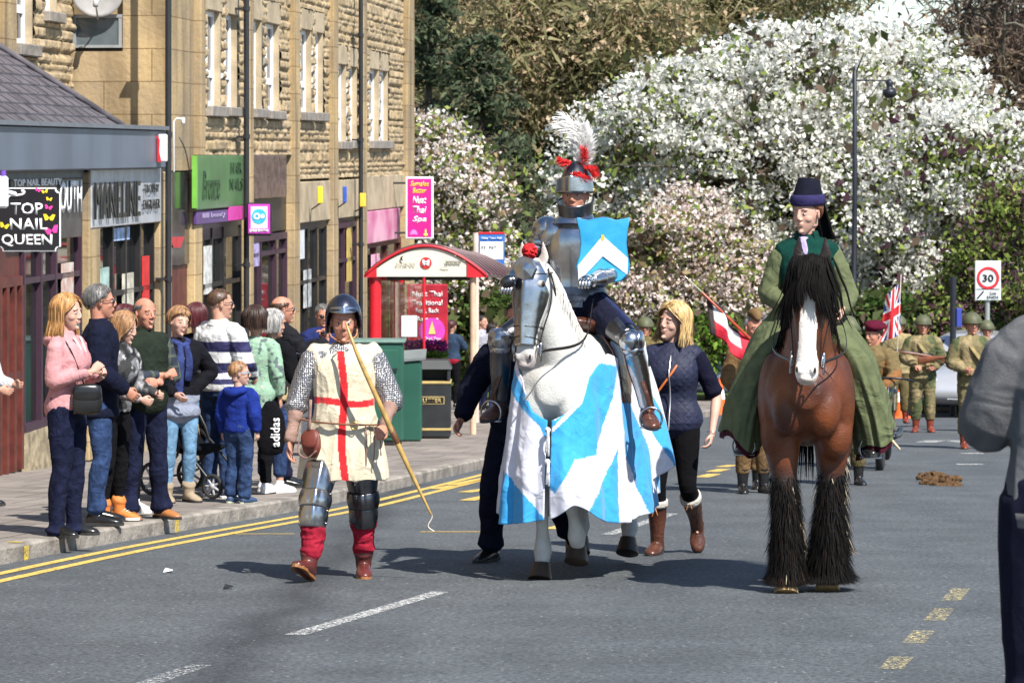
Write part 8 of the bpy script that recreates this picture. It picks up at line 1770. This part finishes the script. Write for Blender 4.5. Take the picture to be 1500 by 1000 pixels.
# front fascia panel
xs=np.linspace(rx0+16,rx1-28,22); top=[L_(x,arch(x)+5,-.03) for x in xs]; bot=[L_(x,405,-.03) for x in xs[::-1]]
mb=MB(); mb.prism(top+bot,(0,.05,0)); fp=mb.build('end_panel',CREAMP,bs)
mb=MB(); pts=[L_(x,arch(x)+1,-.04) for x in np.linspace(rx0,rx1,24)]; mb.tube(pts,[(.02,.03)]*24,seg=6); mb.build('roof_edge',BRED,bs,smooth=True)
for a,b in ((rx0-2,rx0+17),(rx1-28,rx1+2)):
    mb=MB(); t=[L_(x,arch(x)+2,-.05) for x in np.linspace(a,b,6)]; mb.prism(t+[L_(b,406,-.05),L_(a,406,-.05)],(0,.09,0)); mb.build('corner_panel',BRED,bs)
def flat(s,cx,cy,w,h,m,par,D,dy=-.06,bold=0.,shear=0.): 
    c=W(cx,cy,D)-Vector(par.location if par.type=='EMPTY' else (0,0,0)); kk=D/F
    o=htext(s,0,0,w*kk,h*kk,m,par,y=0,bold=bold,shear=shear); co=verts(o.data)+np.array(c+Vector((0,dy,0))); setverts(o.data,co); return o
mb=MB(); c=L_(624,385,-.045); disc(mb,c.x,c.z,8.5*k,c.y); mb.build('roundel',mat('logo_red',(.6,.02,.02),rough=.4),bs); flat('M',624,385,10,9,WT,bs,Ds,dy=-.055,bold=.05)
flat('0113 245 7676',594,387,28,4,BK,bs,Ds); flat('(',589,378,5,7,BK,bs,Ds,bold=.05); flat('WWWW',664,384,24,5,BK,bs,Ds,bold=.04); flat('Metro',652,391,12,3,mat('grey_print',(.3,.3,.3)),bs,Ds)
# posts
mb=MB(); a=L_(549,405,.1); b=L_(549,530,.1); b.z=0; mb.tube([b,a],[9*k,9*k],seg=18,round_=False); mb.build('post',BRED,bs,smooth=False,auto=40)
mb=MB(); a=L_(621,405,.0); mb.tube([Vector((a.x,a.y,0)),a],[.02,.02],seg=10,round_=False); mb.build('post',BRED,bs)
mb=MB(); a=L_(693,404,.05); mb.tube([Vector((a.x,a.y,0)),a],[.045,.045],seg=12,round_=False); mb.build('post',mat('pale_wood_post',(.55,.40,.28),rough=.5,var=.15),bs)
for x,yy in ((557,1.2),(566,2.4),(575,3.8)): mb=MB(); a=L_(x,405,yy-.0); mb.tube([Vector((a.x,a.y,-.05*yy)),a],[.045,.045],seg=10,round_=False); mb.build('post',BRED,bs)
mb=MB(); 
for dy in (.25,1.7,3.1): mb.poly([L_(552,410)+FT_*dy,L_(552,410)+FT_*(dy+1.3),L_(552,535)+FT_*(dy+1.3),L_(552,535)+FT_*dy])
o=mb.build('side_glass',GLC,bs); q=o.modifiers.new('t','SOLIDIFY'); q.thickness=.008
mb=MB(); mb.box(L_(565,0).x,L_(690,0).x,.35,.37,L_(0,412).z,L_(0,406).z,m=0); mb.build('shade_bar',DKF,bs)
mb=MB(); mb.bbox(L_(588,0).x,L_(611,0).x,-.03,-.015,L_(0,493).z,L_(0,462).z,.003); mb.build('notice_panel',mat('pale_blue_notice',(.55,.72,.74),rough=.4),bs)
# red advertising board behind the shelter
Da=52.; ad=empty('poster_board',W(620,600,Da),0,'red advertising board with white lettering behind the bus shelter','sign'); ad.location.z=gz(Da)+.1; o1=Vector(ad.location); La=lambda x,y,d=0:W(x,y,Da)-o1+Vector((0,d,0))
mb=MB(); a,b=La(596,512),La(656,416); mb.bbox(a.x,b.x,-.04,.04,a.z,b.z,.02); mb.build('board',mat('advert_red',(.35,.015,.03),rough=.4,var=.2),ad)
mb=MB(); 
for x in (600,652): p=La(x,510); mb.cyl((p.x,0,0),(p.x,0,p.z),.03)
mb.build('legs',BRED,ad)
for s_,y in (('Nuat Thai',430),('Traditional',443),('Foot, Back',455),('Aroma',467)): flat(s_,626,y,44 if y<450 else 34,8,WT,ad,Da,dy=-.05,bold=.01)
mb=MB(); c=La(633,484); disc(mb,c.x,c.z,19*Da/F,-.055,t=.01); mb.build('magenta_disc',mat('magenta_print',(.55,.05,.4),rough=.5),ad); mb=MB(); c=La(633,480); mb.prism([(c.x-.06,-.07,c.z-.1),(c.x+.06,-.07,c.z-.1),(c.x+.03,-.07,c.z+.02),(c.x,-.07,c.z+.12),(c.x-.03,-.07,c.z+.02)],(0,.01,0)); mb.build('gold_motif',mat('gold_print',(.7,.5,.15),rough=.5),ad); flat('Thai Spa',633,496,26,6,WT,ad,Da,dy=-.07)
# bus stop flag
Df=50.; bf=empty('bus_stop_flag',W(700,600,Df),0,'blue and white bus stop flag on a cream post beside the shelter roof','sign'); bf.location.z=gz(Df)+.1; of=Vector(bf.location); Lf=lambda x,y,d=0:W(x,y,Df)-of+Vector((0,d,0))
mb=MB(); t=Lf(697,341); mb.tube([(t.x,0,0),(t.x,0,t.z)],[.05,.05],seg=12,round_=False); mb.build('post',mat('cream_post',(.6,.5,.42),rough=.5),bf)
mb=MB(); a,b=Lf(701,405),Lf(739,342); mb.bbox(a.x,b.x,-.03,.03,a.z,b.z,.01); mb.build('panel',mat('stop_blue',(.03,.14,.45),rough=.4),bf)
mb=MB(); a,b=Lf(703,380),Lf(737,354); mb.bbox(a.x,b.x,-.04,-.03,a.z,b.z,.004); mb.build('white_field',WT,bf); flat('Otley Town Hall',720,349,30,4,WT,bf,Df,dy=-.05,bold=.02); flat('33  967',716,362,22,4,BK,bf,Df,dy=-.05); mb=MB(); a,b=Lf(701,343),Lf(739,340); mb.bbox(a.x,b.x,-.04,.04,a.z,b.z,.004); mb.build('red_cap',BRED,bf)
# green cabinet
def boxobj(name,label,cat,x0,x1,ytop,ybase,depth,m,lid=None):
    D=GD(ybase,.12); kk=D/F; p=G((x0+x1)/2,ybase,.12); e=empty(name,p,0,label,cat); w=(x1-x0)*kk; h=(ybase-ytop)*kk
    return e,w,h,D
GCB=mat('green_cabinet_paint',(.018,.085,.058),rough=.4,var=.12,vs=2)
e,w,h,D=boxobj('street_cabinet','wide green metal street cabinet behind the archer','cabinet',468,590,503,652,.6,GCB)
mb=MB(); mb.bbox(-w/2,w/2,0,.5,.05,h,.02); mb.build('casing',GCB,e)
for x in (-.46,-.0,.46): mb=MB(); mb.bbox(x*w-.0 if x>0 else x*w,(x*w+w*.44) if x<.3 else x*w+.02,-.02,-.002,.12,h-.08,.015) ; mb.build('door',GCB,e) if x<.3 else None
mb=MB(); mb.bbox(-w/2-.03,w/2+.03,-.03,.55,h,h+.04,.015); mb.build('lid',mat('grey_green_lid',(.12,.2,.17),rough=.5),e); mb=MB(); mb.cyl((w*.36,-.05,h*.75),(w*.44,-.05,h*.75),.012); mb.build('handle',GUNM,e)
mb=MB(); mb.bbox(-w/2+.02,w/2-.02,.02,.48,0,.05,.01); mb.build('plinth',DKF,e)
e,w,h,D=boxobj('litter_bin','green litter bin with a sloping grey lid beside the black bin','litter bin',588,617,520,646,.5,GCB)
mb=MB(); mb.bbox(-w/2,w/2,0,.5,.0,h*.93,.02); mb.build('casing',GCB,e); mb=MB(); mb.prism([(-w/2-.03,-.03,h*.92),(w/2+.06,-.03,h*.95),(w/2+.06,.5,h*1.02),(-w/2-.03,.5,h*1.0)],(0,0,.03)); mb.build('lid',mat('grey_lid',(.16,.18,.18),rough=.5),e)
BBN=mat('black_bin_plastic',(.018,.02,.022),rough=.45,var=.2); GLD=mat('gold_band',(.42,.31,.12),rough=.4)
e,w,h,D=boxobj('litter_bin','black litter bin with gold bands and LITTER lettering','litter bin',606,660,528,642,.5,BBN)
mb=MB(); mb.bbox(-w/2,w/2,0,.45,0,h*.72,.03); mb.bbox(-w/2+.01,-w/2+.05,0,.45,h*.715,h*.9,.01); mb.bbox(w/2-.05,w/2-.01,0,.45,h*.715,h*.9,.01); mb.bbox(-w/2+.05,w/2-.05,.40,.44,h*.715,h*.9,.01); mb.build('casing',BBN,e)
mb=MB(); mb.prism([(-w/2-.02,-.02,h*.89),(w/2+.02,-.02,h*.89),(w/2-.04,.06,h),(-w/2+.04,.06,h)],(0,.40,0)); mb.build('hood',BBN,e)
for z in (.70,.10): mb=MB(); mb.bbox(-w/2-.008,w/2+.008,-.01,.46,h*z,h*z+.035,.006); mb.build('gold_band',GLD,e)
mb=MB(); mb.bbox(-.17,.17,-.006,-.001,h*.44,h*.54,.001); mb.build('name_plate',GLD,e); mb=MB(); mb.bbox(-.16,.16,-.009,-.0065,h*.45,h*.53,.001); mb.build('name_plate_field',BK,e); htext('LITTER',0,h*.49,.26,h*.055,GLD,e,y=-.012,bold=.02)
# a-board
e,w,h,D=boxobj('pavement_sign','small blue and white pavement sign in front of the green cabinet','sign',441,468,523,648,.4,GCB)
mb=MB(); mb.bbox(-w/2,w/2,-.02,.02,.02,h,.02); mb.build('board',WT,e); mb=MB(); mb.bbox(-w/2+.03,w/2-.03,-.028,-.021,h*.45,h*.9,.01); mb.build('blue_face',mat('sign_blue',(.08,.2,.35),rough=.4),e); htext('screen',0,h*.68,w*.7,h*.08,WT,e,y=-.032); 
# planters with flowers
PLW=mat('ochre_planter',(.45,.33,.12),rough=.7,var=.2)
for i,(x0,x1,D,lab) in enumerate([(592,655,49,'ochre planter of purple flowers and green blades inside the bus shelter'),(520,560,47,'planter of dark purple flowers beside the shelter\'s red post')]):
    kk=D/F; e=empty('planter',Vector(((x0+x1)/2-750,0,0))*kk+Vector((0,D,gz(D)+.12)),0,lab,'planter'); w=(x1-x0)*kk; hz=CAMH+(225-528)/4500*D-(gz(D)+.12)
    mb=MB(); mb.bbox(-w/2,w/2,-.3,.3,0,hz,.02); mb.build('trough',PLW,e); mb=MB(); mb.bbox(-w/2-.03,w/2+.03,-.33,.33,hz-.08,hz,.015) ; mb.build('rim',PLW,e)
    n=2600; P=np.stack([RNG.uniform(-w/2,w/2,n),RNG.uniform(-.28,.28,n),hz+RNG.random(n)**1.2*.32],1); pu=(P[:,2]>hz+.16); c=np.where(pu[:,None],pick([(.28,.03,.22,3),(.12,.02,.12,2)],n),pick([(.10,.2,.03,3),(.18,.32,.06,2)],n)); quads(P,np.where(pu,.02,.045)*RNG.uniform(.6,1.3,n),np.where(pu,1.,.35),c,'flowers',e)
# speed limit sign
Dz=50.; zs=empty('road_sign',W(1447,600,Dz),0,'white road sign with a red ring reading 30 above ZONE ENDS','sign'); zs.location.z=gz(Dz); oz=Vector(zs.location); Lz=lambda x,y,d=0:W(x,y,Dz)-oz+Vector((0,d,0)); kz=Dz/F
mb=MB(); mb.tube([(0,.05,0),(0,.05,Lz(0,384).z)],[.04,.04],seg=12,round_=False); mb.build('post',mat('galvanised_post',(.38,.4,.4),rough=.4,metal=.4),zs)
mb=MB(); a,b=Lz(1428,440),Lz(1466,382); mb.bbox(a.x,b.x,-.02,.01,a.z,b.z,.01); mb.build('plate',mat('grey_white_plate',(.62,.66,.66),rough=.4),zs)
mb=MB(); c=Lz(1447,407); disc(mb,c.x,c.z,16.5*kz,-.030,r0=12.5*kz,t=.008); mb.build('red_ring',mat('sign_red',(.55,.02,.03),rough=.4),zs); flat('30',1447,407,16,11,BK,zs,Dz,dy=-.03,bold=.02)
mb=MB(); a,b=Lz(1430,424),Lz(1464,423); mb.box(a.x,b.x,-.025,-.02,a.z,b.z); c=Lz(1430,437); d=Lz(1442,426); mb.prism([(c.x,-.03,c.z),(c.x+.03,-.03,c.z),(d.x,-.03,d.z),(d.x-.03,-.03,d.z)],(0,.006,0)); mb.build('divider',BK,zs); flat('Zone',1454,429,10,4,BK,zs,Dz,dy=-.03); flat('ENDS',1454,435,17,4,BK,zs,Dz,dy=-.03)
# lamp post
Dl=66.; lp=empty('street_lamp',W(1250,600,Dl),0,'tall dark street lamp with a side bracket lantern in front of the white blossom','street lamp'); lp.location.z=gz(Dl); ol=Vector(lp.location); Ll=lambda x,y,d=0:W(x,y,Dl)-ol+Vector((0,d,0)); DKP=mat('dark_blue_iron',(.012,.014,.022),rough=.45)
mb=MB(); t=Ll(1252,104); mb.tube([(0,0,0),(0,0,1.2),(0,0,1.25),(t.x,0,t.z*.6),(t.x,0,t.z)],[.10,.10,.065,.055,.045],seg=12); mb.tube([(t.x,0,t.z),(t.x,0,t.z+.12)],[.03,.01],seg=8); mb.build('post',DKP,lp,smooth=True)
mb=MB(); a,b=Ll(1252,118),Ll(1303,118); mb.tube([a,b],.018,seg=8); mb.tube([Ll(1252,165),Ll(1262,155),Ll(1275,140),Ll(1290,120)],.01,seg=6,n=4); mb.build('bracket',DKP,lp,smooth=True)
mb=MB(); c=Ll(1303,118); mb.tube([c+Vector((0,0,0)),c-Vector((0,0,.05)),c-Vector((0,0,.17)),c-Vector((0,0,.20)),c-Vector((0,0,.30))],[.05,.085,.06,.14,.155],seg=18,n=2,up=(0,1,0)); lh=mb.build('lantern',DKP,lp,smooth=True); mb=MB(); mb.ell(c-Vector((0,0,.30)),(.12,.12,.10),16,8); mb.build('globe',mat('lamp_globe',(.45,.45,.42),rough=.2),lh,smooth=True)
Dq=58.; lp=empty('sign_post',W(1396,600,Dq),0,'black post with a small blue box between the soldiers and the silver car','post'); lp.location.z=gz(Dq); kq=Dq/F; mb=MB(); h=CAMH+(225-405)/F*Dq-gz(Dq); mb.tube([(0,0,0),(0,0,h)],[.06,.06],seg=12,round_=False); mb.build('post',DKP,lp); mb=MB(); mb.bbox(.06,.16,-.05,.05,h-.95,h-.6,.01); mb.build('box',mat('blue_box',(.03,.05,.3)),lp)
# cones
def cone(x,y,label):
    e=empty('traffic_cone',G(x,y),0,label,'traffic cone',group='orange and white traffic cones'); OR=mat('cone_orange',(.8,.13,.02),rough=.5)
    mb=MB(); mb.bbox(-.19,.19,-.19,.19,0,.035,.01); mb.build('base',OR,e); mb=MB(); mb.tube([(0,0,.03),(0,0,.70)],[.13,.03],seg=20,round_=False); b=mb.build('cone_body',OR,e,auto=40); mb=MB(); mb.tube([(0,0,.30),(0,0,.48)],[.096,.070],seg=20,round_=False,cap=False); mb.build('white_sleeve',WT,b,auto=40)
cone(1055,607,'orange and white traffic cone beside the navy woman, in front of the blue car'); cone(1318,612,'traffic cone half hidden beside the union flag soldiers'); 
# cars
TYR=mat('car_tyre',(.015,.015,.015),rough=.8); RIM=mat('alloy_rim',(.45,.45,.46),rough=.3,metal=.7); CGL=mat('car_glass',(.01,.013,.016),rough=.05,spec=.8); HLM=mat('headlight_lens',(.7,.72,.75),rough=.08,spec=.8); RLM=mat('tail_light_red',(.4,.01,.01),rough=.2)
def car(label,pos,yaw,paint,van=False,kind='parked_car',H=1.46,Wd=1.74,Ln=4.1):
    e=empty(kind,pos,math.radians(yaw),label,'van' if van else 'car')
    # length along y, front at -y
    prof=[(-Ln/2,.42,.30),(-Ln/2+.05,.62,.34),(-Ln/2+.35,.80,.2),(-Ln/2+.95,.92,.2),(-Ln/2+1.0,.93,.2),(0,.95,.2),(Ln/2-.5,.97,.2),(Ln/2-.08,.90,.22),(Ln/2,.60,.36)]
    mb=MB(); mb.tube([(0,y,(t+b)/2) for y,t,b in prof],[(Wd/2*(.86 if i in (0,8) else (.96 if i in (1,7) else 1)),(t-b)/2) for i,(y,t,b) in enumerate(prof)],seg=28,n=3,up=(0,0,1),pw=4)
    gp=[(-Ln/2+.95,.90),(-Ln/2+1.55,H-.06),(-.1,H),(Ln/2-.75,H-.04),(Ln/2-.2,.92)] if not van else [(-Ln/2+.6,.9),(-Ln/2+1.1,H-.08),(0,H),(Ln/2-.15,H-.03),(Ln/2-.05,.9)]
    mb.tube([(0,y,(z+.80)/2) for y,z in gp],[(Wd/2*(.80 if z>1 else .86),max(.05,(z-.80)/2)) for y,z in gp],seg=24,n=4,up=(0,0,1),pw=3.2)
    me=remesh(mb,'body',.035,3); mesh_obj('body',me,paint,e)
    for sx in (-1,1):
        mb=MB(); 
        if not van: pts=[(-Ln/2+1.25,.95),(-Ln/2+1.65,H-.14),(Ln/2-.85,H-.14),(Ln/2-.45,.98)]
        else: pts=[(-Ln/2+.8,1.0),(-Ln/2+1.15,H-.35),(0,H-.35),(0,1.0)]
        mb.prism([(sx*(Wd/2*.87 if z<1.1 else Wd/2*.80),y,z) for y,z in pts],(sx*.02,0,0)); mb.build('side_window',CGL,e)
        for y in (-Ln/2+.75,Ln/2-.75):
            wv=empty('wheel',(sx*(Wd/2-.08),y,.31)); wv.parent=e; mb=MB(); mb.cyl((-.09,0,0),(.09,0,0),.31,seg=24); mb.build('tyre',TYR,wv,auto=40); mb=MB(); mb.cyl((sx*.085,0,0),(sx*.10,0,0),.19,seg=20); mb.build('rim',RIM,wv)
        mb=MB(); mb.ell((sx*Wd*.36,-Ln/2+.16,.68),(.17,.12,.085),14,8); mb.build('headlight',HLM,e,smooth=True)
        mb=MB(); mb.ell((sx*Wd*.40,Ln/2-.06,.75),(.10,.08,.14),12,8); mb.build('tail_light',RLM,e,smooth=True)
        mb=MB(); mb.ell((sx*(Wd/2+.06),-Ln/2+1.4,.98),(.09,.06,.06),10,6); mb.build('wing_mirror',paint,e,smooth=True)
    mb=MB(); a=gp[0]; b=gp[1]; mb.prism([(-Wd*.40,a[0]+.06,.95),(Wd*.40,a[0]+.06,.95),(Wd*.34,b[0]-.06,b[1]-.08),(-Wd*.34,b[0]-.06,b[1]-.08)],(0,-.04,.03)); mb.build('windscreen',CGL,e)
    mb=MB(); a=gp[-1]; b=gp[-2]; mb.prism([(-Wd*.38,a[0]-.04,.98),(Wd*.38,a[0]-.04,.98),(Wd*.33,b[0]+.04,b[1]-.1),(-Wd*.33,b[0]+.04,b[1]-.1)],(0,.05,.03)); mb.build('rear_window',CGL,e)
    mb=MB(); mb.bbox(-.45,.45,-Ln/2-.03,-Ln/2+.05,.44,.56,.02); mb.build('grille',GUNM,e); mb=MB(); mb.bbox(-.26,.26,-Ln/2-.045,-Ln/2-.03,.34,.43,.004); mb.build('number_plate',WT,e)
    return e
car('silver car facing the parade behind the far soldiers at the right',G(1432,612)+Vector((.2,2,0)),-14,mat('silver_car_paint',(.45,.46,.48),rough=.3,metal=.4,coat=.5,var=.02))
car('pale blue car parked beyond the navy woman and the traffic cone',Vector(((1062-750)/4500*64,66,gz(64))),60,mat('pale_blue_car_paint',(.30,.40,.50),rough=.3,metal=.3,coat=.5,var=.02))
car('blue car beyond the silver car at the right',Vector(((1440-750)/4500*60,62,gz(62))),-10,mat('blue_van_paint',(.05,.13,.36),rough=.3,coat=.5,var=.02))
car('pale car glimpsed between the crowd and the archer',Vector(((452-750)/4500*66,66.,gz(66)))+Vector((2.0,0,0)),80,mat('white_car_paint',(.5,.55,.6),rough=.3,coat=.5,var=.02)) if False else None
# horse dung
dn=empty('horse_dung',G(1376,708),0,'pile of brown horse dung on the tarmac','dung'); DNG=mat('dung_brown',(.085,.042,.012),rough=.95,var=.5,vs=30,bump=.9,bs=50)
rnd=random.Random(3); mb=MB()
for i in range(120):
    a=rnd.gauss(0,1); b=rnd.gauss(0,1); x=a*.10+.05*math.sin(b*3); y=b*.42; r=rnd.uniform(.018,.042); z=r*.6+max(0,.09-.25*(abs(x)+abs(y)*.6))*rnd.random()*1.3; mb.ell((x,y,z),(r*1.1,r*1.1,r*.8),8,6,R=Matrix.Rotation(rnd.random()*3,3,'Z'))
mb.ell((0,0,.004),(.22,.42,.018),16,6); mesh_obj('heap',remesh(mb,'heap',.012,1,disp=lambda co,nn:.012*(vnoise(co,70,3)-.5)),DNG,dn)
# litter scraps on the road
for x,y,l in ((247,838,'small scrap of white paper on the road at the left'),(335,862,'small dark pebble on the road at the left')):
    mb=MB(); c=G(x,y); 
    r_=.03; vs=[(c.x-r_,c.y-.04,c.z+.012),(c.x+r_,c.y-.02,c.z+.022),(c.x+r_*.7,c.y+.04,c.z+.012),(c.x-r_*.8,c.y+.03,c.z+.028)]; mb.prism(vs,(0,0,-.006)); o=mb.build('litter' if 'paper' in l else 'pebble',WT if 'paper' in l else BK,None); tag(o,l,'litter' if 'paper' in l else 'pebble')
